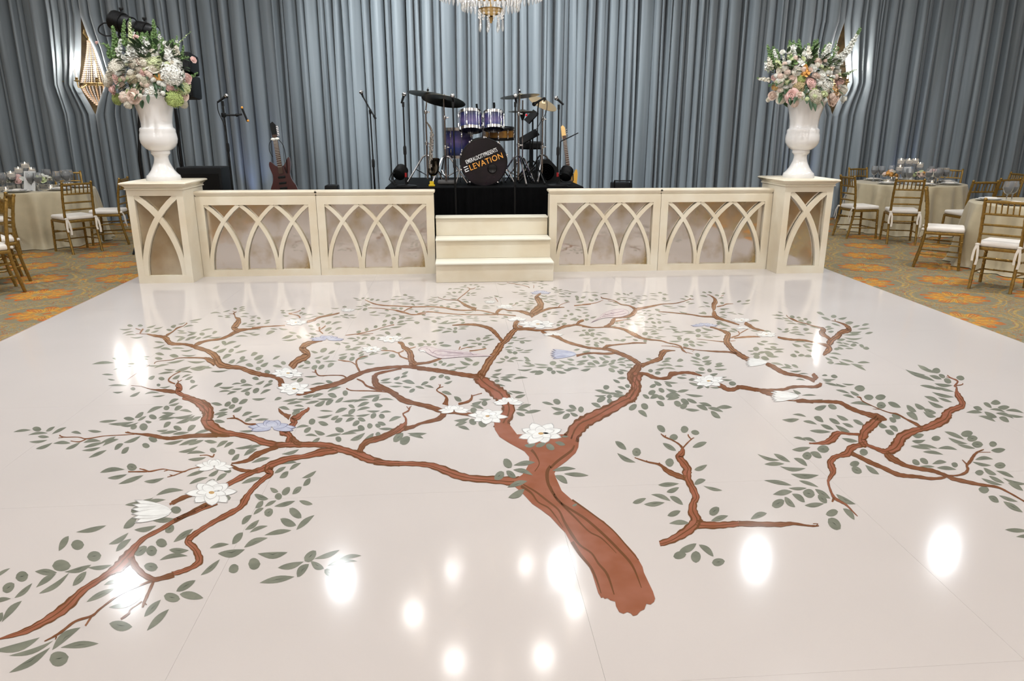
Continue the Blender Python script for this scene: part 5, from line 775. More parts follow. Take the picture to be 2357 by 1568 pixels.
arrangement(1856, 180, 8.14, (1740, 60), 7.84, [
 (1260, 1050, 150, Hd, 'fl_white', 'fl_cream'), (750, 1110, 132, Hd, 'fl_rust', None), (1010, 1170, 112, Hd, 'fl_green', 'fl_rust'), (1080, 1290, 132, Hd, 'fl_mauve', None), (800, 1270, 74, Hd, 'fl_white', 'fl_green'), (420, 1000, 100, Hd, 'fl_cream', None), (1590, 1150, 84, Hd, 'fl_cream', None), (1280, 790, 84, Hd, 'fl_lime', None), (700, 1390, 70, Hd, 'fl_blush', None), (800, 950, 90, Hd, 'fl_green', None), (1430, 1180, 80, Hd, 'fl_orange', 'fl_cream'), (350, 1090, 70, Hd, 'fl_orange', 'fl_lime'), (540, 900, 80, Hd, 'fl_cream', None), (1480, 830, 80, Hd, 'fl_white', None),
 (970, 1030, 102, Ro, 'fl_pink', None), (635, 970, 90, Ro, 'fl_blush', None), (640, 1260, 112, Ro, 'fl_pink', None), (1155, 910, 108, Ro, 'fl_white', None), (1370, 1320, 120, Ro, 'fl_blush', None), (1480, 1020, 92, Ro, 'fl_pink', None), (465, 1170, 86, Ro, 'fl_cream', None), (340, 940, 58, Ro, 'fl_pink', None), (740, 820, 80, Ro, 'fl_cream', None), (1550, 1320, 86, Ro, 'fl_white', None), (300, 1260, 76, Ro, 'fl_blush', None), (450, 1320, 84, Ro, 'fl_cream', None), (480, 480, 46, Ro, 'fl_white', None), (670, 420, 40, Ro, 'fl_white', None), (590, 480, 40, Ro, 'fl_white', None), (1010, 740, 50, Ro, 'fl_white', None), (870, 520, 44, Ro, 'fl_white', None), (230, 1330, 40, Ro, 'fl_cream', None), (620, 720, 34, Ro, 'fl_white', None), (950, 560, 40, Ro, 'fl_white', None)],
 [(890, 920, 880, 660, 'fl_orange', .03, 170), (600, 640, 590, 330, 'fl_lime', .018, 110), (280, 800, 230, 540, 'fl_cream', .02, 150), (470, 800, 360, 590, 'fl_lime', .022, 140), (830, 740, 760, 510, 'fl_white', .026, 150), (980, 660, 950, 310, 'fl_cream', .022, 130), (1080, 660, 990, 380, 'stem_green', .022, 120), (1300, 600, 1210, 420, 'fl_white', .026, 150), (1260, 560, 1340, 310, 'fl_white', .026, 170), (1420, 740, 1890, 40, 'fl_white', .024, 150), (1400, 700, 1780, 250, 'fl_white', .03, 150), (1500, 640, 1700, 380, 'fl_white', .02, 120), (1560, 900, 1840, 780, 'fl_white', .012, 90), (1540, 900, 1760, 800, 'stem_green', .014, 90), (300, 970, 15, 940, 'fl_cream', .016, 130), (620, 780, 640, 520, 'stem_green', .024, 130), (700, 700, 680, 560, 'stem_green', .024, 130), (1300, 620, 1340, 520, 'stem_green', .02, 120), (1390, 520, 1450, 250, 'stem_green', .014, 60), (220, 820, 170, 630, 'fl_white', .018, 110), (1450, 900, 1500, 620, 'fl_white', .022, 130)],
 [(600, 720), (680, 640), (1010, 500), (1100, 760), (1230, 690), (640, 860), (1330, 560), (1440, 290), (1580, 860), (960, 840), (880, 1200), (540, 1120), (1200, 640), (1160, 1280), (1080, 1400), (1330, 1440), (560, 760), (1130, 700)], 'white, pink and peach flower arrangement in the right urn', 33)
# ------------------------------------------------------------------ wall sconces in the drape openings
def bead_strand(b, pts, r, m, n=6):
    for p in pts: b.ball(p, r, m, n)
def sconce(cx, zt, zband, ztip, lean, label):
    t = empty('crystal_sconce', (cx, DRY+.18, zband)); hw = .25
    b = MB(); b.box((0, .34, (zt+ztip)/2-zband), (.1, .1, .5), 'brass'); b.build('wall_mount', t)
    b = MB()
    for z, r in ((zt-zband, .07), (zt-zband-.035, .05)):
        b.lathe([(r*.6, z-.03), (r, z), (r*1.05, z+.02), (r*.7, z+.035)], 'brass', n=20)
    for k in range(9):
        a = PI*k/8-PI; b.tube([(0.06*math.cos(a), .06*math.sin(a), zt-zband+.02), (.10*math.cos(a), .10*math.sin(a), zt-zband+.09), (.085*math.cos(a), .085*math.sin(a), zt-zband+.15)], [.012, .009, .003], 'brass', 5)
    b.build('crown', t, True)
    N = 19
    for k in range(N):
        a = -PI+PI*k/(N-1); b = MB()
        for i in range(22):
            s = i/21; R = .06+(hw-.06)*(s**1.3); z = (zt-zband-.03)*(1-s)+.02*s; b.ball((R*math.cos(a), R*math.sin(a)*.8, z), .0125, 'crystal_amber' if k % 3 == 0 else 'crystal', 6, (1, 1, 1.15))
        b.build('bead_strand', t, True)
    b = MB(); ring = [(hw*1.02*math.cos(-PI+PI*i/20), hw*.84*math.sin(-PI+PI*i/20), 0) for i in range(21)]
    b.tube(ring, .014, 'brass', 8); b.tube([(x, y, -.03) for x, y, z in ring], .009, 'brass', 8); b.build('brass_band', t, True)
    for k in range(15):
        a = -PI+PI*k/14; b = MB()
        for i in range(13):
            s = i/12; R = hw*(1-s**1.5*.94); z = -.05+(ztip-zband+.05)*s; b.ball((R*math.cos(a), R*math.sin(a)*.8, z), .013, 'crystal_amber' if k % 2 == 0 else 'crystal', 6, (1, 1, 1.15))
        b.build('bead_strand', t, True)
    b = MB(); b.ball((0, -.02, ztip-zband-.02), .03, 'brass', 10); b.build('finial', t, True)
    for x, y in ((-.46, -.18), (-.16, -.36), (.16, -.36), (.46, -.18)):
        b = MB(); b.tube([(x*.5, y*.6, -.02), (x*.72, y*.85, -.08), (x*.95, y, -.07), (x, y, .02)], .011, 'brass', 7); b.lathe([(.012, .0), (.045, .015), (.05, .022), (.022, .03), (.022, .065), (.026, .07)], 'brass', c=(x, y, .01), n=16); arm = b.build('candle_arm', t, True)
        b = MB(); b.lathe([(.017, .07), (.017, .23), (.01, .235)], 'wax', c=(x, y, .01), n=12); b.build('candle_tube', arm, True)
        b = MB(); b.lathe([(.004, .235), (.014, .26), (.012, .285), (.001, .33)], 'bulb', c=(x, y, .01), n=10); b.build('flame_bulb', arm, True)
        point('sconce_lamp', (cx+x, DRY+.18+y, zband+.29), 26, (1.0, .95, .9), .03)
    tag(t, label, 'wall sconce', 'crystal sconces behind the drapes')
pl = at(213, 192, DRY); sconce(pl.x, at(196, 88, DRY).z, pl.z, at(219, 248, DRY).z, 0, 'brass and crystal basket sconce glowing behind the left urn')
pr_ = at(1918, 194, DRY); sconce(pr_.x, at(1936, 92, DRY).z, pr_.z, at(1914, 250, DRY).z, 0, 'brass and crystal sconce mostly hidden behind the right flowers')

# ------------------------------------------------------------------ chandelier
ch = empty('crystal_chandelier', (at(1130, 60, 6.45).x, 6.45, 0)); ZT_ = at(1130, 70, 6.45).z
def prism(b, p, L, r, m='crystal', n=6):
    p = Vector(p); b.lathe([(.0008, 0), (r*.55, -L*.08), (r*.7, -L*.3), (r, -L*.72), (r*.6, -L*.9), (.0006, -L)], m, c=p, n=n)
b = MB(); b.tube([(0, 0, CEIL), (0, 0, ZT_+.12)], .008, 'brass', 10); b.lathe([(.07, CEIL), (.06, CEIL-.05), (.02, CEIL-.08)], 'brass', n=24); b.build('stem', ch, True)
zb_ = ZT_+.125; b = MB(); b.lathe([(.008, .05), (.03, .06), (.07, .075), (.097, .10), (.1, .115), (.09, .118), (.04, .112)], 'brass', c=(0, 0, zb_-.075), n=40); b.lathe([(.02, 0), (.015, -.03), (.008, -.045)], 'brass', c=(0, 0, zb_-.025), n=16); b.build('bowl', ch, True)
for k in range(14):
    a = 2*PI*k/14; R = .098; b = MB()
    for i in range(3): b.ball((R*math.cos(a), R*math.sin(a), zb_+.022-i*.024), .0105, 'crystal', 8)
    if k % 2 == 0: prism(b, (R*math.cos(a), R*math.sin(a), zb_-.04), .095, .012)
    b.build('crystal_drop', ch, True)
RINGS = [(.235, zb_+.14, 34), (.25, zb_+.20, 34), (.42, zb_+.22, 50), (.56, zb_+.31, 56), (.60, zb_+.40, 56)]
for R, z, n in RINGS:
    b = MB(); b.tube([(R*math.cos(2*PI*i/48), R*math.sin(2*PI*i/48), z) for i in range(49)], .006, 'brass', 6, cap=False); b.build('crystal_ring', ch, True)
    for k in range(n):
        a = 2*PI*(k+.5*(n % 3))/n; b = MB(); prism(b, (R*math.cos(a), R*math.sin(a), z-.004), .115, .0125); b.build('crystal_prism', ch, True)
for k in range(12):
    a = 2*PI*k/12; R = .85; zc = zb_+.62
    b = MB(); b.tube([(.1*math.cos(a), .1*math.sin(a), zc+.1), (.45*math.cos(a), .45*math.sin(a), zc-.18), (R*math.cos(a), R*math.sin(a), zc-.1), (R*math.cos(a), R*math.sin(a), zc)], .011, 'brass', 7); arm = b.build('arm', ch, True)
    b = MB(); b.lathe([(.015, 0), (.015, .1)], 'wax', c=(R*math.cos(a), R*math.sin(a), zc), n=10); b.build('candle_tube', arm, True)
    b = MB(); b.lathe([(.004, .1), (.016, .13), (.012, .16), (.001, .2)], 'bulb', c=(R*math.cos(a), R*math.sin(a), zc), n=10); b.build('bulb', arm, True)
    if k % 2 == 0: point('chandelier_bulb_lamp', (ch.location.x+R*math.cos(a), 6.45+R*math.sin(a), zc+.15), 12, (1, .96, .92), .09)
tag(ch, 'crystal chandelier with a brass bowl hanging over the dance floor', 'chandelier')

# ------------------------------------------------------------------ chiavari chairs
def nodes_tube(b, p0, p1, r, nodes, m='gold_chair', n=7):
    p0 = Vector(p0); p1 = Vector(p1); T = [0.0]; R = [r]
    for t in nodes: T += [t-.012, t, t+.012]; R += [r, r*1.35, r]
    T.append(1); R.append(r); b.tube([p0+(p1-p0)*t for t in T], R, m, n)
def bez_post(b, pts, r, nodes, m='gold_chair'):
    Q = crom(pts, 9); k = len(Q); R = [r]*k
    for t in nodes: R[min(k-1, int(t*k))] = r*1.16
    b.tube(Q, R, m, 8)
def make_chair():
    t = empty('chiavari_chair'); g = 'gold_chair'; SH = .445
    for s in (-1, 1):
        b = MB(); bez_post(b, [(s*.185, -.265, 0), (s*.185, -.215, .25), (s*.185, -.195, .45), (s*.185, -.215, .70), (s*.18, -.255, .915)], .0165, (.12, .3, .42, .55, .66, .76, .9)); b.ball((s*.18, -.257, .92), .02, g, 8); b.build('back_post', t, True)
        b = MB(); nodes_tube(b, (s*.205, .205, 0), (s*.195, .185, SH-.02), .0165, (.22, .5, .78)); b.build('front_leg', t, True)
    def rail(z, nm, r=.0115, y=None):
        yy = {.90: -.252, .775: -.228, .665: -.21, .57: -.202}[z]; b = MB(); w = .18 if z > .8 else .185
        b.tube([(-w, yy, z), (-w*.5, yy-.012, z+.002), (0, yy-.016, z+.003), (w*.5, yy-.012, z+.002), (w, yy, z)], [r, r, r*1.15, r, r], g, 7); b.build(nm, t, True)
    rail(.90, 'top_rail', .015); rail(.775, 'back_rail'); rail(.665, 'back_rail'); rail(.57, 'back_rail')
    for k in range(6):
        x = -.128+.0512*k; b = MB(); nodes_tube(b, (x, -.24, .775), (x, -.264, .90), .0075, (.3, .7), n=6); b.build('spindle', t, True)
    b = MB(); b.rbox((0, 0, SH-.025), (.41, .41, .035), g, .014); b.build('seat_frame', t, True)
    for s in (-1, 1):
        for z in (.17, .30): b = MB(); nodes_tube(b, (s*.187, -.225+.0*z, z), (s*.2, .195, z-.015), .009, (.3, .7)); b.build('stretcher', t, True)
    for y, z in ((-.225, .33), (.195, .15), (.193, .26)): b = MB(); nodes_tube(b, (-.19, y, z), (.19, y, z), .009, (.25, .5, .75)); b.build('stretcher', t, True)
    b = MB(); b.rbox((0, .005, SH+.02), (.40, .40, .058), 'cushion', .026, n=3)
    for v in range(len(b.v)):
        x, y, z = b.v[v]; b.v[v] = (x, y, z+(.018*max(0, 1-(x/.21)**2)*max(0, 1-(y/.21)**2) if z > SH+.02 else 0))
    b.build('cushion', t, True, 60)
    for s in (-1, 1):
        b = MB(); x0 = s*.185
        b.ball((x0, -.222, SH+.015), .024, 'tie_cloth', 8, (1.1, .8, .7))
        for dx, L in ((-.014, .15), (.018, .19)):
            P = [(x0+dx*.3, -.235, SH+.01), (x0+dx, -.255, SH-.04), (x0+dx*1.4, -.26, SH-L*.7), (x0+dx*1.1, -.27, SH-L)]; vs = []
            for (x, y, z) in P: vs += [(x-.012, y, z), (x+.012, y-.004, z)]
            b.add(vs, [(2*i, 2*i+1, 2*i+3, 2*i+2) for i in range(3)], 'tie_cloth')
        b.build('cushion_tie', t, True)
    return t
chair0 = make_chair(); used = []
def chair(x, y, fx, fy, label):
    t = chair0 if not used else copy_tree(chair0); used.append(1); t.location = (x, y, GZ+.001); t.rotation_euler = (0, 0, math.atan2(fy, fx)-PI/2)
    tag(t, label, 'chair', 'gold bamboo-style banquet chairs'); return t
def by_feet(a, b_, label):
    """chair whose two rear feet stand at floor points a (its left) and b (its right)"""
    A = Vector(a); B = Vector(b_); m_ = (A+B)/2; d = (B-A).normalized(); f = Vector((-d.y, d.x)); c = m_+f*.262; return chair(c.x, c.y, f.x, f.y, label)
by_feet((-5.449, 9.888), (-5.22, 10.155), 'gold bamboo chair with its back turned, before the left round table')
chair(-5.37, 10.87, -.99, -.1, 'gold bamboo chair half hidden behind the left pedestal, seen side-on')
chair(-5.1, 12.0, -1, -.2, 'gold bamboo chair farthest back beside the left pedestal, mostly hidden')
chair(-6.62, 12.35, .35, -.94, 'gold bamboo chair behind the left round table, against the drape')
by_feet((-4.996, 8.049), (-5.349, 8.462), 'gold bamboo chair near the left picture edge, second from the camera')
by_feet((-4.791, 7.535), (-5.06, 7.85), 'gold bamboo chair at the left picture edge, nearest the camera')
chair(-6.44, 9.88, .45, .89, 'gold bamboo chair at the left picture edge in front of the round table')
by_feet((5.821, 9.985), (6.197, 9.835), 'gold bamboo chair with its back turned, centred before the right round table')
by_feet((5.495, 10.951), (5.529, 10.458), 'gold bamboo chair peeking out behind the right pedestal, facing the table')
chair(5.43, 8.215, .82, -.57, 'gold bamboo chair seen side-on beside the nearest right table')
by_feet((4.934, 7.006), (5.178, 6.701), 'gold bamboo chair at the right picture edge, nearest the camera')
chair(6.82, 9.76, -.02, 1, 'gold bamboo chair with a half-hidden seat between the two right tables')
chair(6.98, 12.72, .1, -1, 'gold bamboo chair behind the far right table, left of its candles')
chair(8.2, 12.3, -.7, -.6, 'gold bamboo chair behind the far right table, right of its candles')
chair(5.9, 12.55, .6, -.75, 'gold bamboo chair just showing above the right pedestal by the drape')
chair(7.5, 10.22, -.2, .97, 'gold bamboo chair at the right, behind the one between the tables')
chair(8.45, 11.3, -1, .1, 'gold bamboo chair farthest right, against the drape')

# ------------------------------------------------------------------ round dining tables
TZ = .745
def table(x, y, r, label, seed):
    q = random.Random(seed); t = empty('banquet_table', (x, y, GZ)); b = MB(); n = 180; vs = []; H = TZ-GZ
    prof = [(0, H), (.3*r, H), (.7*r, H), (.96*r, H), (r, H-.004)]+[(None, z) for z in (H-.02, H-.08, H-.18, H-.30, H-.45, H-.58, H-.66, .03, .008)]
    ph = [q.uniform(0, 6) for _ in range(5)]
    for rr, z in prof:
        for k in range(n):
            a = 2*PI*k/n
            if rr is not None: R = rr
            else:
                d = (H-z)/H; f = math.sin(a*17+ph[0]+math.sin(a*3+ph[1])*1.2)*.6+math.sin(a*29+ph[2])*.3+math.sin(a*7+ph[3])*.3
                R = r+.004+.075*d+(.075*f)*d**.5*(1 if d > .03 else .3)+(.05*max(0, d-.93)/.07)
            vs.append((max(R, .001)*math.cos(a), max(R, .001)*math.sin(a), z))
    k_ = len(prof); b.add(vs, [(i*n+k, (i+1)*n+k, (i+1)*n+(k+1) % n, i*n+(k+1) % n) for i in range(k_-1) for k in range(n)], 'table_cloth'); b.build('tablecloth', t, True, 80)
    tag(t, label, 'table', 'round dining tables'); return t
table(-6.53, 11.12, .82, 'round dining table in a champagne floor-length cloth, left of the stage', 2)
table(7.0, 11.50, .84, 'round dining table in a champagne cloth, behind the right pedestal', 3)
table(6.62, 8.08, .84, 'round dining table in a pale champagne cloth at the right picture edge', 4)
PROTO = {}
def inst(key, maker, loc, label, cat, group, rz=0, sc=1):
    if key not in PROTO: PROTO[key] = t = maker()
    else: t = copy_tree(PROTO[key])
    t.location = loc; t.rotation_euler = (0, 0, rz); t.scale = (sc, sc, sc); tag(t, label, cat, group); return t
def mk_plate():
    t = empty('place_setting_plate'); b = MB(); b.lathe([(.09, 0), (.12, .004), (.16, .014), (.162, .017), (.118, .008), (.001, .006)], 'porcelain', n=32); b.build('charger', t, True)
    b = MB(); b.lathe([(.07, .012), (.1, .016), (.128, .03), (.13, .032), (.09, .022), (.001, .02)], 'white_ceramic', n=32); b.build('dinner_plate', t, True)
    b = MB(); b.rbox((0, 0, .034), (.075, .13, .018), 'cushion', .006); b.build('napkin', t, True); return t
def mk_goblet():
    t = empty('water_goblet'); b = MB(); b.lathe([(.034, 0), (.034, .003), (.006, .01), (.005, .06), (.008, .075), (.03, .095), (.042, .125), (.044, .15), (.036, .2), (.034, .2), (.041, .15), (.038, .125), (.026, .098), (.001, .082)], 'glass', n=20); b.build('glass_body', t, True)
    b = MB(); b.lathe([(.001, .083), (.025, .099), (.036, .125), (.038, .145), (.001, .146)], 'glass', n=16); b.build('water', t, True); return t
def mk_candle(h):
    def f():
        t = empty('candle_stand'); b = MB(); b.lathe([(.05, 0), (.05, .006), (.012, .016), (.009, h*.5), (.012, h-.12), (.05, h-.10), (.056, h-.09), (.056, h+.015), (.053, h+.015), (.053, h-.085), (.02, h-.092)], 'glass', n=24); b.build('glass_stand', t, True)
        b = MB(); b.lathe([(.03, h-.06), (.048, h-.05), (.05, h-.03), (.046, h-.008), (.02, h-.004), (.001, h-.006)], 'wax', n=20); c = b.build('floating_candle', t, True)
        b = MB(); b.lathe([(.002, h-.005), (.007, h+.008), (.004, h+.014), (.0005, h+.024)], 'flame', n=8); b.build('flame', c, True); return t
    return f
def mk_votive():
    t = empty('votive_candle'); b = MB(); b.lathe([(.03, 0), (.036, .075), (.034, .075), (.028, .006), (.001, .006)], 'glass', n=18); b.build('glass_cup', t, True)
    b = MB(); b.lathe([(.027, .006), (.03, .035), (.001, .036)], 'wax', n=14); b.build('wax', t, True)
    b = MB(); b.lathe([(.002, .036), (.006, .047), (.0005, .065)], 'flame', n=8); b.build('flame', t, True); return t
def mk_card():
    t = empty('menu_card'); R = RX(math.radians(-12)); b = MB(); b.box(R @ Vector((0, 0, .10)), (.15, .003, .2), 'paper', R); b.build('card_face', t); b = MB(); R2 = RX(math.radians(16)); b.box(R2 @ Vector((0, 0, .07))+Vector((0, .085, 0)), (.05, .003, .15), 'paper', R2); b.build('easel_strut', t); return t
def mk_posy(mats, seed):
    def f():
        r = random.Random(seed); t = empty('table_posy'); b = MB(); b.lathe([(.04, 0), (.045, .09), (.042, .09), (.036, .006), (.001, .006)], 'glass', n=18); b.build('vase', t, True)
        for i in range(11):
            a = i*2.4; q = math.sqrt(i/11)*.075; m_ = mats[i % len(mats)]; R = r.uniform(.026, .036); o = bpy.data.objects.new('rose' if i % 3 else 'hydrangea', fmesh('rose' if i % 3 else 'hyd', m_, 0, None)); COL.objects.link(o); o.parent = t
            d = Vector((math.cos(a)*q*9, math.sin(a)*q*9, 1)).normalized(); o.matrix_local = Matrix.Translation(Vector((math.cos(a)*q, math.sin(a)*q, .13-q*.5))) @ look(d).to_4x4() @ Matrix.Diagonal((R, R, R, 1))
        for i in range(10):
            a = i*.63; b = MB(); leafblade(b, (math.cos(a)*.03, math.sin(a)*.03, .09), (math.cos(a), math.sin(a), r.uniform(.1, .9)), .09, .03, 'leaf_green', r); b.build('leaf', t)
        return t
    return f
def tb(u, v, z=TZ+.001): p = onz(u, v, z); return p
def on_table(cx, cy, ang, rad): return Vector((cx+rad*math.cos(ang), cy+rad*math.sin(ang), TZ+.001))
for (cx, cy, lab, grp, angs) in ((-6.5, 11.1, 'left round table', 'left', (-2.2, -1.35, -.5, .3, 1.2)), (7.0, 11.5, 'far right round table', 'far right', (-2.6, -1.75, -.9, -.1, 2.0, 1.1)), (6.62, 8.08, 'near right round table', 'near right', (-2.9, -2.0, 2.5))):
    for i, a in enumerate(angs):
        p = on_table(cx, cy, a, .62); inst('plate', mk_plate, p, 'cream charger plate with folded napkin on the %s' % lab, 'plate', 'place settings on the %s' % lab, a+PI/2)
        for da, rr in ((.30, .43), (.46, .52)):
            p = on_table(cx, cy, a+da, rr); inst('goblet', mk_goblet, p, 'clear stemmed water goblet on the %s' % lab, 'glass', 'goblets on the %s' % lab, 0, 1.25)
for (cx, cy, L, lab) in ((-6.5, 11.1, ((24.5, 398, -.3), (42, 388, -.1), (57, 377, .08), (72, 389, .1)), 'left round table'), (7.0, 11.5, ((2074.5, 368, -.15), (2093, 368, 0), (2107, 368, .1), (2118, 377, .05), (2072, 384, -.2)), 'far right round table')):
    for i, (u, v, dy) in enumerate(L):
        p = at(u, v, cy+dy); h = p.z-TZ; inst('c%d%d' % (int(cx), i), mk_candle(h), (p.x, p.y, TZ+.001), 'white floating candle in footed glass, %s, on the %s' % ((('leftmost', 'second from left', 'tallest', 'rightmost') if lab[0] == 'l' else ('top left one', 'second along the top', 'third along the top', 'rightmost', 'lowest at left'))[i], lab), 'candle', 'floating candles on the %s' % lab)
inst('card', mk_card, (at(69, 443, 10.72).x, 10.72, TZ+.001), 'white menu card standing on the left round table', 'card', 'menu cards', -.35, 1.35)
inst('card', mk_card, (at(2092, 420, 11.2).x, 11.2, TZ+.001), 'white menu card standing on the far right round table', 'card', 'menu cards', .5, 1.35)
for (u, Y, mats, sd, lab) in ((22, 11.15, ('fl_white', 'fl_cream', 'fl_blush'), 1, 'cream posy with trailing greenery below the candles on the left round table'), (42, 10.9, ('fl_pink', 'fl_white'), 2, 'pink and white posy beside the menu card on the left round table'), (98, 11.15, ('fl_white', 'fl_lime', 'fl_cream'), 3, 'white and green posy right of the menu card on the left round table'), (2119, 11.3, ('fl_lime', 'fl_blush', 'fl_orange'), 4, 'green and peach posy right of the card on the far right table'), (2050, 11.5, ('fl_blush', 'fl_orange', 'fl_cream'), 5, 'peach posy left of the candles on the far right table'), (2146, 11.45, ('fl_pink', 'fl_cream'), 6, 'small pink posy at the right end of the far right table')):
    p = at(u, 410, Y); inst('posy%d' % sd, mk_posy(mats, sd), (p.x, Y, TZ+.001), lab, 'flowers', 'table posies', 0, 1.35)
for (u, v) in ((2043, 424), (2144, 425), (2064, 415), (2052, 417)):
    p = tb(u, v); inst('votive', mk_votive, p, 'small glass votive candle on the far right round table', 'candle', 'votives on the far right table')
for (u, v) in ((15, 442), (118, 437)):
    p = tb(u, v); inst('votive', mk_votive, p, 'small glass votive candle on the left round table', 'candle', 'votives on the left table')
# ------------------------------------------------------------------ band gear on the stage
def PZ(u, v, Y): return at(u, v, Y)
def shell(b, c, r, h, rot, body, lugs=8, hoop='chrome', head_t='drum_head_black', head_b='drum_head_black'):
    """a drum with axis local z, base at -h/2; returned as separate builders"""
    c = Vector(c); B = MB(); B.lathe([(r, -h/2), (r, h/2)], body, c, 40, rot, False)
    Hh = []
    for z in (-h/2, h/2):
        q = MB(); q.lathe([(r*1.005, z-.016), (r*1.035, z-.018), (r*1.035, z+.016), (r*1.005, z+.018)], hoop, c, 40, rot, False); Hh.append(q)
    D = []
    for z, m in ((-h/2-.006, head_b), (h/2+.006, head_t)):
        q = MB(); q.lathe([(.001, z), (r*.6, z), (r*1.0, z)], m, c, 40, rot, False); D.append(q)
    Lg = MB()
    for k in range(lugs):
        a = 2*PI*k/lugs+.2; p = Vector((math.cos(a)*(r+.01), math.sin(a)*(r+.01), 0))
        for zz in (-h*.28, h*.28): Lg.rbox(c+rot @ (p+Vector((0, 0, zz))), (.018, .018, .045), 'chrome', .006, rot @ RZ(a))
        Lg.tube([c+rot @ (p+Vector((0, 0, -h/2))), c+rot @ (p+Vector((0, 0, h/2)))], .003, 'chrome', 5)
    return B, Hh, D, Lg
def drum(name, c, r, h, tilt, body, label, foot=None, legs=None, yaw=0, **k):
    rot = RZ(yaw) @ RX(tilt); base = Vector(foot if foot else c); t = empty(name, base); c = Vector(c)-base
    B, Hh, D, Lg = shell(None, c, r, h, rot, body, **k)
    B.build('shell', t, True)
    for q in Hh: q.build('hoop', t, True)
    for q in D: q.build('drum_head', t)
    tag(Lg.build('lugs', t, True), kind='stuff')
    if legs:
        for p0, p1 in legs: b = MB(); b.tube([Vector(p0)-base, Vector(p1)-base], .008, 'chrome', 6); b.ball(Vector(p1)-base, .013, 'black_rubber', 8); b.build('leg', t, True)
    tag(t, label, 'drum', 'drums of the drum kit'); return t, c, rot
RZT = RZ_+.001
# bass drum, head towards the hall
bc = PZ(1113.5, 373.5, 8.93); BR = .277
t, c, rot = drum('bass_drum', (bc.x, bc.y+.2, bc.z), BR, .40, math.radians(90), 'drum_blue', 'black bass drum with white and orange lettering on its front head', foot=(bc.x, bc.y+.2, RZT), hoop='black_metal', head_t='drum_skin', head_b='drum_skin', lugs=10,
    legs=(((bc.x-BR, bc.y+.06, bc.z-.06), (bc.x-BR-.07, bc.y-.1, RZT+.012)), ((bc.x+BR, bc.y+.06, bc.z-.06), (bc.x+BR+.10, bc.y-.1, RZT+.012))))
for k in range(10):
    a = 2*PI*k/10+.3; b = MB(); p = Vector((math.cos(a)*(BR+.012), -.225, math.sin(a)*(BR+.012)))+c; b.rbox(p, (.02, .05, .02), 'chrome', .005, RY(-a)); b.tube([p+Vector((0, .02, 0)), p+Vector((0, .10, 0))], .004, 'chrome', 5); b.build('claw', t, True)
b = MB(); hp = PZ(1133, 388, 8.92)-t.location; b.lathe([(.052, -.006), (.058, 0), (.05, .008), (.044, .006), (.001, .004)], 'drum_head_black', (hp.x, -.222+c.y, hp.z), 28, RX(math.radians(90))); b.build('port_ring', t, True)
def text_part(txt, parent, u0, v0, u1, v1, hpx, m, Y, bold=0):
    cu = bpy.data.curves.new('lettering', 'FONT'); cu.body = txt; cu.size = 1; cu.extrude = .002; cu.space_character = 1.08; cu.offset = bold
    o = bpy.data.objects.new('lettering', cu); COL.objects.link(o); bpy.context.view_layer.update()
    w = o.dimensions.x; hh = max(o.dimensions.y, .01); p0 = at(u0, v0, Y); p1 = at(u1, v1, Y); d = p1-p0; L = d.length; H = hpx*ppm(Y)
    x = d.normalized(); z = Vector((0, -1, 0)); y = z.cross(x); me = bpy.data.meshes.new_from_object(o); bpy.data.objects.remove(o)
    me.transform(Matrix.Diagonal((L/w, H/hh, 1, 1))); o = bpy.data.objects.new('lettering', me); COL.objects.link(o); me.materials.clear(); me.materials.append(M[m])
    R = Matrix((x, y, z)).transposed(); o.parent = parent; o.matrix_local = Matrix.Translation(p0-parent.location) @ R.to_4x4(); return o
YB = bc.y-.018
text_part('E', t, 1073.6, 378, 1076.7, 376.7, 8.6, 'sign_white', YB, .006)
text_part('MERALDCITYPRESENTS', t, 1077.6, 376.35, 1145, 348.5, 9.2, 'sign_white', YB, .006)
text_part('LEVATION', t, 1082.5, 393, 1157.5, 363.5, 13, 'sign_orange', YB, .004)
b = MB(); p0 = at(1071.5, 397, YB); dx = (at(1157.5, 363.5, YB)-at(1082.5, 393, YB)).normalized(); dz = Vector((0, -1, 0)).cross(dx); mp = ppm(YB)
for k, (ox, ww) in enumerate(((.2, 9.0), (.1, 9.4), (0, 9.4))):
    q = p0+dx*ox*mp+dz*(k*5.2+1)*mp; RR = Matrix((dx, Vector((0, 1, 0)), dz)).transposed(); b.box(q+dx*ww*.5*mp-t.location, (ww*mp, .004, 1.9*mp), 'sign_white', RR)
q = p0+dx*.9*mp+dz*3.4*mp; b.box(q-t.location, (1.9*mp, .004, 6.4*mp), 'sign_white', RR); b.build('lettering', t)
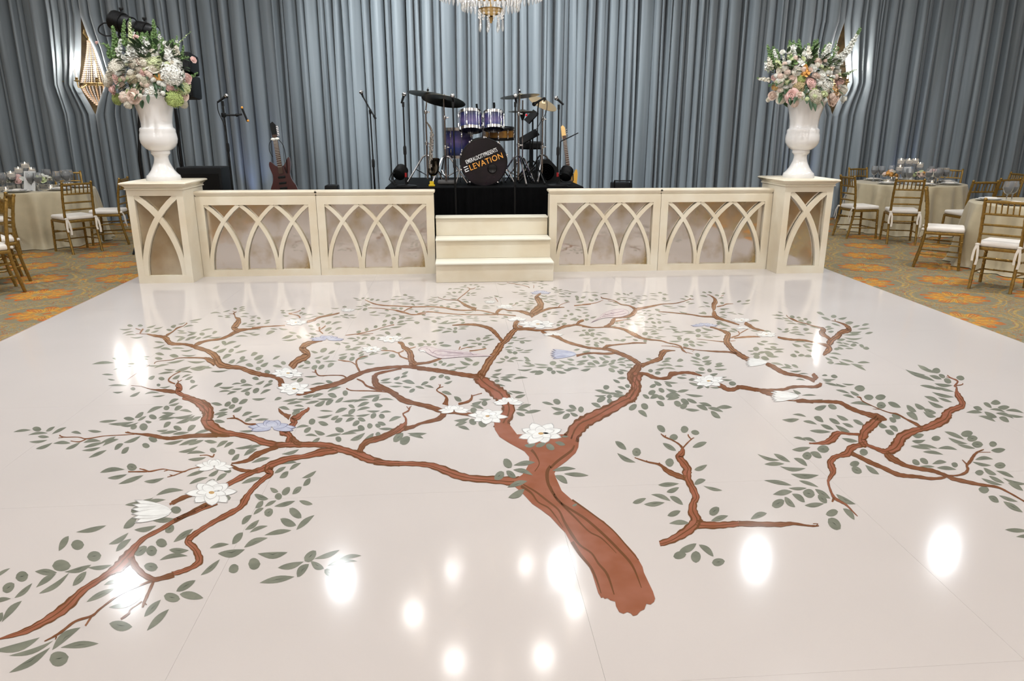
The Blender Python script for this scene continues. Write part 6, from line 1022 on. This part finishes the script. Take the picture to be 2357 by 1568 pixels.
# toms, floor tom, snare
def tomset(u, v, Y, r, h, tilt, body, label, name='rack_tom', **k):
    p = PZ(u, v, Y); return drum(name, p, r, h, tilt, body, label, **k)
tl, tc_, _ = tomset(1083, 279, 9.06, .136, .20, math.radians(-17), 'drum_blue', 'purple-blue burst rack tom on the left above the bass drum', lugs=6)
b = MB(); b.tube([Vector((.13, .02, -.02)), Vector((.16, .08, -.1)), Vector((.13, .1, -.28))], .012, 'chrome', 8); b.build('mount_arm', tl, True)
tr, _, _ = tomset(1136, 278, 9.06, .118, .18, math.radians(-17), 'drum_blue', 'purple-blue burst rack tom on the right above the bass drum', lugs=6)
b = MB(); b.tube([Vector((-.11, .02, -.02)), Vector((-.13, .08, -.1)), Vector((-.11, .1, -.28))], .012, 'chrome', 8); b.build('mount_arm', tr, True)
fp = PZ(1056, 329, 9.28); tomset(1056, 329, 9.28, .165, .33, 0, 'drum_blue', 'deep purple floor tom left of the bass drum', 'floor_tom', foot=(fp.x, fp.y, RZT), lugs=8, legs=tuple(((fp.x+.18*math.cos(a), fp.y+.18*math.sin(a), fp.z), (fp.x+.19*math.cos(a), fp.y+.19*math.sin(a), RZT+.012)) for a in (-2.4, -.7, 1.5)))
sp = PZ(1149, 307, 9.5); tsn, _, _ = tomset(1149, 307, 9.5, .185, .12, math.radians(4), 'snare_wood', 'amber wood snare drum behind the rack toms', 'snare_drum', foot=(sp.x, sp.y, RZT), lugs=10, hoop='black_metal')
def tripod(b_parent, x, y, z0, zc, r, m='chrome', a0=0, n=3, rad=.011, name='tripod_leg', brace=True):
    for k in range(n):
        a = a0+2*PI*k/n; b = MB(); d = Vector((math.cos(a), math.sin(a), 0)); b.tube([Vector((x, y, zc))+d*.02, Vector((x, y, zc-.02))+d*r*.22, Vector((x, y, z0+.014))+d*r], rad, m, 7); b.ball(Vector((x, y, z0+.012))+d*r, .016, 'black_rubber', 8)
        if brace: b.tube([Vector((x, y, z0+.09)), Vector((x, y, z0+(zc-z0)*.5))+d*r*.55], rad*.6, m, 5)
        b.build(name, b_parent, True)
b = MB()
tripod(tsn, 0, 0, 0, .2, .2, 'chrome', .6)
b.tube([(0, 0, .05), (0, 0, sp.z-RZT-.08)], .011, 'chrome', 8); b.build('stand_tube', tsn, True)
def cymbal_stand(label, u, v, Y, r, tx, ty, base_u=None, a0=.3, mcym='cymbal_dark', rleg=.27, zc=.34, leg_m='chrome', boom=None, cy2=None):
    top = PZ(u, v, Y); bu = PZ(base_u, 420, Y).x if base_u else top.x; t = empty('cymbal_stand', (bu, Y, RZT)); H = top.z-RZT
    b = MB(); b.tube([(0, 0, .05), (0, 0, H*.45)], .0135, 'chrome_warm', 8); b.tube([(0, 0, H*.45), (0, 0, H*.8)], .0105, 'chrome_warm', 8)
    b.tube([(0, 0, H*.8), (top.x-bu, 0, H+.02)], .008, 'chrome_warm', 8)
    for z in (H*.45, H*.8): b.lathe([(.02, -.02), (.022, 0), (.02, .02)], 'chrome', (0, 0, z), 14); b.rbox((.03, 0, z), (.04, .01, .014), 'chrome', .004)
    b.build('tube', t, True); tripod(t, 0, 0, 0, zc, rleg, leg_m, a0)
    rot = RY(ty) @ RX(tx); b = MB(); c = Vector((top.x-bu, 0, H)); b.lathe([(.004, .026), (.02, .025), (.035, .017), (.04, .010), (r*.5, .005), (r, -.008), (r, -.0105), (r*.5, .002), (.04, .007), (.004, .022)], mcym, c, 44, rot); b.build('cymbal', t, True)
    b = MB(); b.ball(c+rot @ Vector((0, 0, .045)), .016, 'black_rubber', 8); b.tube([c, c+rot @ Vector((0, 0, .075))], .004, 'chrome', 6); b.build('wing_nut', t, True)
    tag(t, label, 'cymbal', 'cymbals of the drum kit'); return t
cymbal_stand('big dark crash cymbal at the left front of the drum kit', 1021, 231, 9.12, .265, math.radians(-13), math.radians(9), 1027, 1.9)
cymbal_stand('dark cymbal farthest left, half behind the big crash', 984, 216, 9.42, .25, math.radians(-6), math.radians(7), 985, 3.5)
cymbal_stand('dark crash cymbal at the right of the drum kit', 1197, 220.5, 9.12, .24, math.radians(-4), math.radians(-5), 1193, 5.0)
cymbal_stand('tan cymbal tilted at the far right of the drum kit', 1250, 237, 9.5, .19, math.radians(22), math.radians(22), 1247, 4.4, mcym='cymbal_gold')
hh = PZ(1203, 258, 9.45); t = empty('hi_hat_stand', (hh.x, hh.y, RZT)); H = hh.z-RZT
b = MB(); b.tube([(0, 0, .04), (0, 0, H+.14)], .0095, 'chrome_warm', 8); b.build('tube', t, True); tripod(t, 0, 0, 0, .3, .22, 'chrome', 1.2)
for dz, s in ((.012, 1), (-.006, -1)): b = MB(); b.lathe([(.004, .02*s), (.025, .018*s), (.04, .010*s), (.18, -.004*s), (.18, -.006*s), (.04, .007*s), (.004, .015*s)], 'cymbal_dark', (0, 0, dz), 40); b.build('cymbal', t, True)
b = MB(); b.lathe([(.012, -.1), (.03, -.05), (.034, -.02), (.01, -.015)], 'black_rubber', n=16, c=(0, 0, 0)); b.v = [(x, y, z+H) for x, y, z in b.v]; b.build('seat_cup', t, True)
for o in t.children:
    if o.name.startswith('cymbal'): o.location = (0, 0, H)
tag(t, 'closed pair of hi-hat cymbals on a chrome stand', 'cymbal', 'cymbals of the drum kit')
# drum throne, tablets, amp and other black gear
p = PZ(1222, 372, 9.95); t = empty('drum_throne', (p.x, p.y, RZT)); b = MB(); b.lathe([(.14, .40), (.17, .42), (.17, .48), (.15, .5), (.001, .505)], 'black_plastic', n=28); b.build('seat', t, True); b = MB(); b.tube([(0, 0, .05), (0, 0, .41)], .016, 'black_metal', 8); b.build('post', t, True); tripod(t, 0, 0, 0, .25, .24, 'black_metal', .2, name='leg'); tag(t, 'round black drum throne behind the hi-hat', 'stool')
for (u, v, Y, w, h, lab, rz) in ((1217, 315, 9.62, .26, .16, 'black tablet tray angled on a stand beside the hi-hat', -.5), (1223, 269, 9.75, .18, .15, 'small black mixer tilted on a stand under the tan cymbal', -.8)):
    p = PZ(u, v, Y); t = empty('tablet_stand', (p.x, p.y, RZT)); H = p.z-RZT; R = RY(rz) @ RX(.5); b = MB(); b.rbox((0, 0, H), (w, h, .018), 'black_plastic', .006, R); b.build('tray', t, True)
    b = MB(); b.tube([(.02, .01, .02), (.02, .01, H-.02)], .011, 'black_metal', 8); b.build('pole', t, True); tripod(t, .02, .01, 0, .18, .16, 'black_metal', .9, name='leg')
    if rz < -.6: b = MB(); b.ball((-.07, -.05, H+.02), .014, 'red_light', 10); b.build('red_indicator', t, True)
    tag(t, lab, 'tablet stand')
p = PZ(1257, 408, 9.62); t = empty('floor_monitor', (p.x, p.y, RZT)); b = MB(); b.prism([(-.17, 0), (.15, 0), (.15, .16), (.02, .29), (-.1, .27), (-.17, .1)], .24, 'black_plastic', Matrix(((1, 0, 0, 0), (0, 0, 1, -.12), (0, 1, 0, 0), (0, 0, 0, 1)))); b.build('cabinet', t)
b = MB()
for k in range(5): b.lathe([(.018+k*.022, 0), (.021+k*.022, .006), (.025+k*.022, 0)], 'black_metal', (-.02, -.125, .125), 26, RX(math.radians(90)))
b.build('grille', t, True); tag(t, 'black wedge monitor with round grille on the drum riser', 'speaker')
def par_can(u, v, Y, lab, aim, z0):
    p = PZ(u, v, Y); t = empty('uplight', (p.x, p.y, z0)); H = p.z-z0; R = look(aim); b = MB(); b.lathe([(.03, -.075), (.07, -.06), (.075, .0), (.075, .07), (.068, .075), (.066, .05), (.001, .045)], 'black_plastic', (0, 0, H), 28, R); b.build('housing', t, True)
    b = MB()
    for k in range(7): b.lathe([(.076, -.05+k*.017), (.079, -.046+k*.017), (.076, -.042+k*.017)], 'black_metal', (0, 0, H), 28, R, False)
    b.build('cooling_fins', t, True)
    b = MB(); b.tube([(-.085, 0, H), (-.085, -.02, H-.08), (-.05, -.03, .012), (.05, -.03, .012), (.085, -.02, H-.08), (.085, 0, H)], .008, 'black_metal', 6); b.build('yoke', t, True)
    b = MB(); b.tube([(-.03, -.05, H), (-.10, -.06, H-.01), (-.13, -.05, H*.5), (-.08, -.04, .02), (.02, -.05, .015)], .006, 'black_rubber', 6); b.build('cable', t, True)
    tag(t, lab, 'stage light', 'black uplights on the stage')
par_can(921, 397, 8.95, 'finned black uplight at the left corner of the drum riser', (.35, .75, .45), RZT)
par_can(1303, 400, 8.95, 'finned black uplight at the right corner of the drum riser', (.3, .6, .6), RZT)
b = MB(); p = PZ(1030, 421, 9.2); b.rbox((0, 0, .025), (.24, .16, .05), 'grey_cloth', .024, n=3); o = b.build('folded_cloth', None, True); o.location = (p.x, p.y, RZT); tag(o, 'crumpled grey cloth lying on the riser below the floor tom', 'cloth')
# microphones on stands
def mic_on(t, tip, tail, head='silver_mesh'):
    tip = Vector(tip); tail = Vector(tail); d = (tip-tail).normalized(); L = (tip-tail).length; b = MB(); b.tube([tail, tail+d*L*.6, tail+d*L*.78], [.011, .014, .019], 'black_metal', 10); o = b.build('microphone_body', t, True)
    b = MB(); b.ball(tip-d*.022, .026, head, 12, (1, 1, 1)); b.lathe([(.0262, -.004), (.0268, 0), (.0262, .004)], 'black_metal', tip-d*.022, 16, look(d)); b.build('grille_ball', o, True)
def mic_stand(label, base, top, z0, mt, ml, round_base=True, clutch=.55, sticker=False, br=.13):
    base = Vector((base[0], base[1], z0)); t = empty('microphone_stand', base); top = Vector(top)-base
    b = MB(); b.tube([(0, 0, .01), top*clutch], .0125, 'black_metal', 8); b.build('lower_tube', t, True)
    b = MB(); b.tube([top*clutch, top], .0085, 'black_metal', 8); b.lathe([(.017, -.05), (.019, -.03), (.019, .03), (.013, .05)], 'black_rubber', top*clutch, 14); b.build('upper_tube', t, True)
    if round_base: b = MB(); b.lathe([(br, 0), (br, .01), (br*.85, .018), (.02, .028)], 'black_metal', n=28); b.build('base', t, True)
    else: tripod(t, 0, 0, 0, .22, .26, 'black_metal', 1.1, brace=False, rad=.009, name='leg')
    b = MB(); b.tube([top-Vector((0, 0, .03)), top+Vector((0, 0, .025))], .014, 'black_rubber', 10); b.build('clip', t, True)
    mic_on(t, Vector(mt)-base, Vector(ml)-base)
    if sticker: b = MB(); b.lathe([(.0135, 0), (.0135, .05)], 'red_tape', top*.12, 12); b.build('red_tape', t, True)
    tag(t, label, 'microphone', 'microphone stands'); return t
Y1 = 9.15; bt = PZ(536, 432, Y1)
m1 = mic_stand('microphone on a straight stand with a phone clamp, farthest left on stage', (bt.x, Y1), PZ(513, 238, Y1), SZ, PZ(524, 218, Y1-.02), PZ(500, 236, Y1-.03), False, .62)
b = MB(); q0 = PZ(515, 265, Y1)-m1.location; q1 = PZ(545, 265, Y1)-m1.location; q2 = PZ(557, 263, Y1)-m1.location; b.rbox(q0, (.05, .05, .05), 'black_plastic', .01); b.tube([q0, q1, q2], .011, 'black_metal', 8); b.ball(q1, .02, 'black_plastic', 10); b.tube([PZ(556, 247, Y1-.02)-m1.location, PZ(570, 280, Y1-.02)-m1.location], .012, 'black_plastic', 8); hold = b.build('phone_clamp', m1, True)
for uv in ((557, 247.5), (571, 278)): b = MB(); b.ball(PZ(*uv, Y1-.035)-m1.location, .014, 'sign_orange', 8); b.build('clamp_pad', hold, True)
b = MB(); b.tube(crom([tuple(PZ(u, v, Y1-.05)-m1.location) for u, v in ((500, 237), (503, 258), (515, 285), (523, 320), (524, 350), (530, 372), (531, 400), (536, 430))], 5), .006, 'black_rubber', 6); b.build('cable', m1, True)
Y2 = 9.4; bt = PZ(863, 428, Y2); m2 = mic_stand('microphone on a tilted boom stand against the pale drape', (bt.x, Y2), PZ(852, 257, Y2), SZ, PZ(830, 208, Y2), PZ(836, 224, Y2), False, .5)
b = MB(); b.tube([PZ(835, 222, Y2)-m2.location, PZ(864, 273, Y2)-m2.location], .0085, 'black_metal', 8); b.tube([PZ(860, 266, Y2)-m2.location, PZ(865, 274, Y2)-m2.location], .014, 'black_rubber', 8); b.rbox(PZ(852, 256, Y2)-m2.location, (.03, .05, .04), 'black_plastic', .008); b.build('boom', m2, True)
Y3 = 8.8; bt = PZ(935, 428, Y3); mic_stand('microphone on a black stand at the left edge of the drum riser', (bt.x, Y3), PZ(928, 240, Y3), RZT, PZ(931.5, 213, Y3), PZ(924, 238, Y3), True, .45, True)
Y4 = 8.56
for (ub, ut, lab) in ((1050, 1042.5, 'microphone on a black stand in front of the bass drum, left one'), (1185, 1186, 'microphone on a black stand in front of the drum kit, right one')):
    bt = PZ(ub, 492, Y4); mic_stand(lab, (bt.x, Y4), PZ(ut, 240, Y4), SZ, PZ(ut-1.5 if ut < 1100 else ut, 217, Y4-.06), PZ(ut+2, 237, Y4+.03), True, .5, False, .08)
Y6 = 8.8; bt = PZ(1283, 428, Y6); mic_stand('microphone on a black stand at the right edge of the drum riser', (bt.x, Y6), PZ(1286, 246, Y6), RZT, PZ(1277, 223, Y6), PZ(1297, 241, Y6), True, .45, True)
p = PZ(1236, 300, 9.3); t = empty('microphone_stand', (p.x, 9.3, RZT)); b = MB(); b.tube([(0, 0, .01), PZ(1238, 250, 9.3)-t.location, PZ(1240, 236, 9.28)-t.location], .008, 'black_metal', 7); b.build('lower_tube', t, True); tripod(t, 0, 0, 0, .2, .22, 'black_metal', .9, brace=False, name='leg'); mic_on(t, PZ(1226, 242, 9.22)-t.location, PZ(1253, 225, 9.22)-t.location, 'black_metal')
b = MB(); b.tube(crom([tuple(PZ(u, v, 9.24)-t.location) for u, v in ((1253, 224), (1259, 235), (1257, 258), (1245, 280), (1233, 300))], 5), .004, 'black_rubber', 5); b.build('cable', t, True); tag(t, 'slim overhead microphone on a boom by the tan cymbal', 'microphone', 'microphone stands')
for (u, v, lab) in ((1097, 246, 'small clip microphone over the left rack tom'), (1137, 243, 'small clip microphone over the right rack tom')):
    p = PZ(u, v, 9.16); t = empty('clip_microphone', p); b = MB(); b.tube([(0, 0, .035), (.004, 0, -.01), (0, 0, -.06), (-.015, .0, -.1)], [.013, .013, .008, .006], 'black_plastic', 8); b.rbox((-.015, 0, -.10), (.03, .03, .03), 'black_plastic', .008); b.build('microphone_body', t, True); tag(t, lab, 'microphone', 'clip microphones on the toms')
# saxophone on its stand
Y7 = 8.85; p = PZ(994, 424, Y7); t = empty('saxophone', (p.x, Y7, RZT)); S = lambda u, v, dy=0: tuple(PZ(u, v, Y7+dy)-t.location)
b = MB(); b.tube(crom([S(980, 280), S(984, 284), S(990, 293), S(994, 302)], 4), [.008]*6+[.011]*7, 'sax_dark', 8); b.build('neck', t, True)
b = MB(); b.tube([S(994, 302), S(992.5, 330), S(991, 360), S(990, 388)], [.013, .017, .021, .026], 'sax_silver', 12); b.build('body_tube', t, True)
b = MB(); b.tube(crom([S(990, 387), S(991, 396), S(997, 399, -.02), S(1002, 393, -.03), S(1002.5, 380, -.04), S(1002, 367, -.06)], 4), [.026, .027, .028, .029, .03, .031, .032, .033, .034, .035, .036, .037, .038, .040, .041, .042, .043, .045, .048, .051, .054], 'sax_dark', 14, False); b.build('bell', t, True)
b = MB(); kr = random.Random(3)
for i in range(26):
    v = 306+i*3.1; du = kr.choice((-2.5, -1, 1.5, 3, 4)); b.lathe([(.010, 0), (.012, .006), (.008, .01)], 'chrome', S(992.5+du-(i*.1), v, -.025), 8, RX(math.radians(90)))
for du in (-3.5, 4.5): b.tube([S(994+du, 310, -.01), S(990+du, 385, -.01)], .003, 'sax_silver', 5)
b.build('keys', t, True)
b = MB(); b.tube([S(994, 398, .01), (0, 0, .02)], .01, 'black_metal', 8); b.build('stand_post', t, True); b = MB(); b.rbox((0, -.01, .03), (.05, .03, .06), 'yellow', .005); b.rbox((.0, -.012, .012), (.075, .035, .022), 'yellow', .006); b.build('stand_foot', t, True)
tag(t, 'silver and black saxophone upright on a yellow-footed stand', 'saxophone')
# guitars
def guitar(name, label, top_uv, body_uv, Y, z0, body_mat, neck_mat, head_mat, bass=False):
    A = PZ(*top_uv, Y+.05); B = PZ(*body_uv, Y); d = (A-B).normalized(); x = d.cross(Vector((0, -1, 0))).normalized()*-1; n = x.cross(d); n = n if n.y < 0 else -n; R = Matrix((x, d, n)).transposed(); t = empty(name, (B.x, B.y, z0)); o = B-t.location
    def L(p): return o+R @ Vector(p)
    Mx = Matrix.Translation(o) @ R.to_4x4(); NL = (A-B).length-.16
    half = [(.0, .10), (.05, .115), (.09, .16), (.115, .165), (.125, .12), (.11, .05), (.10, .0), (.115, -.07), (.15, -.14), (.16, -.21), (.14, -.27), (.08, -.305), (0, -.31)]
    left = [(-a*1.0, b_) for a, b_ in half]; left[2] = (-.10, .19); left[3] = (-.125, .19)
    out = [tuple(q) for q in crom(half+left[::-1][1:], 3)]; b = MB(); b.prism(out, .042, body_mat, Mx); b.build('body', t)
    b = MB(); b.box(L((0, .06+NL/2, .045)), (.05, NL+.08, .02), neck_mat, R); nk = b.build('neck', t)
    b = MB()
    for k in range(20): b.box(L((0, .1+NL*(1-.944**k)*1.35, .056)), (.048, .003, .002), 'inlay', R)
    tag(b.build('frets', nk), kind='stuff')
    b = MB(); b.prism([(-.028, 0), (.028, 0), (.034, .04), (.03, .17), (.0, .19), (-.03, .15)], .016, head_mat, Mx @ Matrix.Translation((0, .06+NL, .03))); b.build('headstock', t)
    for k in range(4 if bass else 6): b = MB(); b.tube([L((-.03, .09+NL+k*(.03 if bass else .02), .035)), L((-.055, .092+NL+k*(.03 if bass else .02), .035))], .008, 'chrome', 7); b.build('tuning_peg', t, True)
    b = MB()
    for yy in (-.02, -.09, -.15): b.rbox(L((0, yy, .048)), (.085, .024, .014), 'black_plastic', .004, R)
    b.rbox(L((0, -.2, .048)), (.09, .03, .014), 'chrome', .004, R); b.build('pickups', t, True)
    b = MB()
    for q in ((.09, -.2, .05), (.1, -.24, .05), (.06, -.26, .05)): b.ball(L(q), .012, 'chrome', 8)
    b.build('knobs', t, True)
    b = MB(); b.tube([L((0, -.1, -.03)), (0, .16, .2), (0, .2, .012)], .01, 'black_metal', 7)
    for s in (-1, 1): b.tube([(0, .1, .25), L((s*.09, -.28, -.02)), L((s*.09, -.29, .07))], .008, 'black_metal', 6); b.tube([(0, .1, .25), (s*.16, .02, .012)], .009, 'black_metal', 6)
    b.build('stand', t, True); tag(t, label, 'guitar'); return t, L, NL
g, L, NL = guitar('electric_guitar', 'dark red electric guitar leaning on a stand behind the left panels', (632, 299), (650, 404), 9.0, SZ, 'guitar_red', 'rosewood', 'black_plastic')
for s in (-1, 1): b = MB(); b.ball(L((s*.024, .05+NL, .055)), .024, 'fl_white', 10, (1.1, .6, .7)); b.build('tuner_clip', g, True)
b = MB(); b.tube(crom([tuple(L(q)) for q in ((.04, .04+NL, .06), (.075, NL-.0, .06), (.085, NL-.08, .06), (.06, NL-.15, .06))], 5), .004, 'black_rubber', 5); b.tube(crom([tuple(L(q)) for q in ((-.04, .04+NL, .06), (-.08, NL-.03, .06), (-.09, NL-.15, .06), (-.07, NL-.35, .06), (-.05, .1, .07))], 5), .004, 'black_rubber', 5); b.build('cable', g, True)
g, L, NL = guitar('bass_guitar', 'natural maple-headed bass guitar behind the right drum riser corner', (1296, 303), (1312, 424), 10.85, SZ, 'guitar_body', 'rosewood', 'maple', True)
p = PZ(1290, 326, 10.65); q = PZ(1331, 306, 10.65); t = empty('music_stand', (p.x, 10.65, SZ)); b = MB(); b.tube([p-t.location, q-t.location], .008, 'black_metal', 6); b.tube([(0, 0, .01), p-t.location], .008, 'black_metal', 6); b.build('boom', t, True); tripod(t, 0, 0, 0, .2, .2, 'black_metal', 0, brace=False, name='leg'); tag(t, 'thin black boom arm crossing the bass guitar headstock', 'stand')
# speakers, subwoofer and moving lights
def box_thing(name, label, cat, u0, v0, u1, v1, Y, D, z0, m='black_plastic', grp=None):
    a = PZ(u0, v0, Y); c = PZ(u1, v1, Y); t = empty(name, ((a.x+c.x)/2, Y+D/2, z0)); W = abs(c.x-a.x); H = a.z-z0; b = MB(); b.rbox((0, 0, H/2), (W, D, H), m, .02); b.build('cabinet', t, True)
    b = MB(); b.box((0, -D/2-.004, H*.48), (W*.86, .008, H*.78), 'black_metal'); b.build('grille', t); b = MB(); b.rbox((0, -D/2+.03, H*.94), (W*.3, .05, .03), 'black_rubber', .01); b.build('handle', t, True); tag(t, label, cat, grp); return t
box_thing('subwoofer', 'low black subwoofer box behind the left end of the stage front', 'speaker', 404, 386, 513, 432, 9.35, .45, SZ)
box_thing('stage_monitor', 'small black monitor box just showing above the left panels', 'speaker', 746, 427, 776, 432, 8.8, .2, SZ)
t = box_thing('stage_monitor', 'small black monitor with a raised handle behind the right panels', 'speaker', 1413, 421, 1456, 429, 8.8, .22, SZ)
b = MB(); h = PZ(1415, 416, 8.8)-t.location; k_ = PZ(1452, 416, 8.8)-t.location; b.tube([(h.x, -.1, .2), h, k_, (k_.x, -.1, .2)], .012, 'black_metal', 7); b.build('carry_bar', t, True)
def pa(label, ub, uv_boxes, Y, z0, pole_top):
    bt = PZ(ub, 428, Y); t = empty('loudspeaker_stand', (bt.x, Y, z0)); top = PZ(*pole_top, Y)-t.location; b = MB(); b.tube([(0, 0, .02), (0, 0, .8), top], [.022, .02, .018], 'black_metal', 10); b.build('pole', t, True); tripod(t, 0, 0, 0, .5, .34, 'black_metal', .4, rad=.014, name='leg')
    for (u0, v0, u1, v1, tilt) in uv_boxes:
        a = PZ(u0, v0, Y); c = PZ(u1, v1, Y); W = abs(c.x-a.x); H = abs(a.z-c.z); ctr = (a+c)/2-t.location; R = RX(tilt); b = MB(); b.rbox(ctr, (W, .34, H), 'black_plastic', .035, R); bx = b.build('speaker_box', t, True)
        b = MB(); b.box(ctr+R @ Vector((0, -.172, 0)), (W*.8, .008, H*.8), 'black_metal', R); b.build('grille', bx); b = MB(); b.rbox(ctr+R @ Vector((W*.22, -.17, .05)), (.03, .02, .12), 'black_rubber', .006, R); b.build('handle_slot', bx, True)
    b = MB(); b.tube(crom([(top.x*q+.035*math.sin(q*9), -.03, .05+(top.z-.05)*q) for q in (1, .8, .6, .4, .2, 0)], 4), .008, 'black_rubber', 6); b.build('cable', t, True)
    tag(t, label, 'loudspeaker', 'loudspeakers on poles behind the urns'); return t
pa('black loudspeaker pair on a pole behind the left flower arrangement', 425, ((410, 124, 452, 172, -.12), (412, 174, 458, 228, -.05)), 10.05, SZ, (404, 250))
pa('black loudspeaker on a pole hidden behind the right flower arrangement', 1836, ((1797, 134, 1838, 205, -.05),), 10.05, GZ, (1838, 240))
t = empty('stage_light_bar', (PZ(330, 428, 10.2).x, 10.2, GZ)); base = t.location.copy(); topz = PZ(318, 95, 10.2).z-GZ
b = MB(); b.tube([(0, 0, .02), (0, 0, 1.2), (PZ(318, 95, 10.2).x-base.x, 0, topz)], [.022, .022, .016], 'black_metal', 8); b.tube([PZ(268, 88, 10.2)-base, PZ(352, 88, 10.2)-base], .016, 'black_metal', 8); b.build('pole', t, True); tripod(t, 0, 0, 0, .5, .4, 'black_metal', .3, rad=.014, name='leg')
for (ca, cb, r_, k) in (((258, 45), (303, 60), .115, 0), ((314, 66), (358, 76), .095, 1)):
    A = PZ(*ca, 10.15)-base; B = PZ(*cb, 10.05)-base; d = (B-A); Rt = look(d); Ln = d.length; b = MB(); b.lathe([(r_*.6, 0), (r_, .02), (r_, Ln*.55), (r_*.92, Ln*.6), (r_*.92, Ln), (r_*.8, Ln+.005)], 'black_plastic', A, 28, Rt); hd = b.build('lamp_head', t, True)
    b = MB()
    for i in range(8): b.lathe([(r_*1.01, .03+i*Ln*.065), (r_*1.05, .035+i*Ln*.065), (r_*1.01, .045+i*Ln*.065)], 'black_metal', A, 28, Rt, False)
    b.build('cooling_fins', hd, True); b = MB(); b.lathe([(.001, Ln+.02), (r_*.5, Ln+.015), (r_*.78, Ln+.004)], 'silver_mesh', A, 24, Rt); b.build('lens', hd, True)
    b = MB(); b.tube([A+Rt @ Vector((0, r_+.01, Ln*.4)), A+Rt @ Vector((0, r_+.04, Ln*.4))], .012, 'black_metal', 8); b.rbox(A+Rt @ Vector((0, r_+.045, Ln*.4)), (.05, .02, .03), 'black_metal', .006); b.tube([A+Rt @ Vector((0, -r_*.6, Ln*.4)), A+Rt @ Vector((0, -r_*1.4, Ln*.4)), PZ((ca[0]+cb[0])/2, 88, 10.2)-base], .014, 'black_metal', 7); tag(b.build('yoke', hd, True), kind='stuff')
b = MB(); b.tube(crom([tuple(PZ(u, v, 10.1)-base) for u, v in ((258, 34), (248, 40), (247, 52), (256, 62))], 5), .008, 'black_rubber', 6); b.tube(crom([tuple(PZ(u, v, 10.1)-base) for u, v in ((258, 56), (240, 53), (228, 62), (228, 74), (242, 82), (256, 82))], 5), .008, 'black_rubber', 6); b.build('cable', t, True)
tag(t, 'two finned black spotlights on a pole above the left flower arrangement', 'stage light')
# LED uplights standing on the floor behind the stage tint the drape blue
for (x, y, z0, lab, e) in ((-3.9, 12.75, GZ, 'small LED uplight at the foot of the drape left of the stage', 26), (5.9, 13.05, GZ, 'small LED uplight at the foot of the drape right of the stage', 26), (7.8, 13.05, GZ, 'small LED uplight at the foot of the drape behind the right table', 22)):
    t = empty('led_uplight', (x, y, z0)); b = MB(); b.lathe([(.07, 0), (.08, .02), (.08, .12), (.07, .13), (.065, .1)], 'black_plastic', n=24); b.build('housing', t, True); b = MB(); b.lathe([(.001, .115), (.06, .112)], 'blue_led', n=24); b.build('lens', t); tag(t, lab, 'stage light', 'LED uplights along the drape')
    spot('led_uplight_lamp', (x, y, z0+.16), (x+.1, 13.3, 2.0), e, 60, (.35, .5, 1.0), 1.0, .05)
bpy.context.view_layer.update()
# bulbs have lamps; glow put into crystal, wax and lettering needs no direct sampling
for m_ in bpy.data.materials:
    if m_.node_tree and m_.node_tree.nodes.get('Principled BSDF') and m_.node_tree.nodes['Principled BSDF'].inputs['Emission Strength'].default_value > 0:
        m_.cycles.emission_sampling = 'NONE'
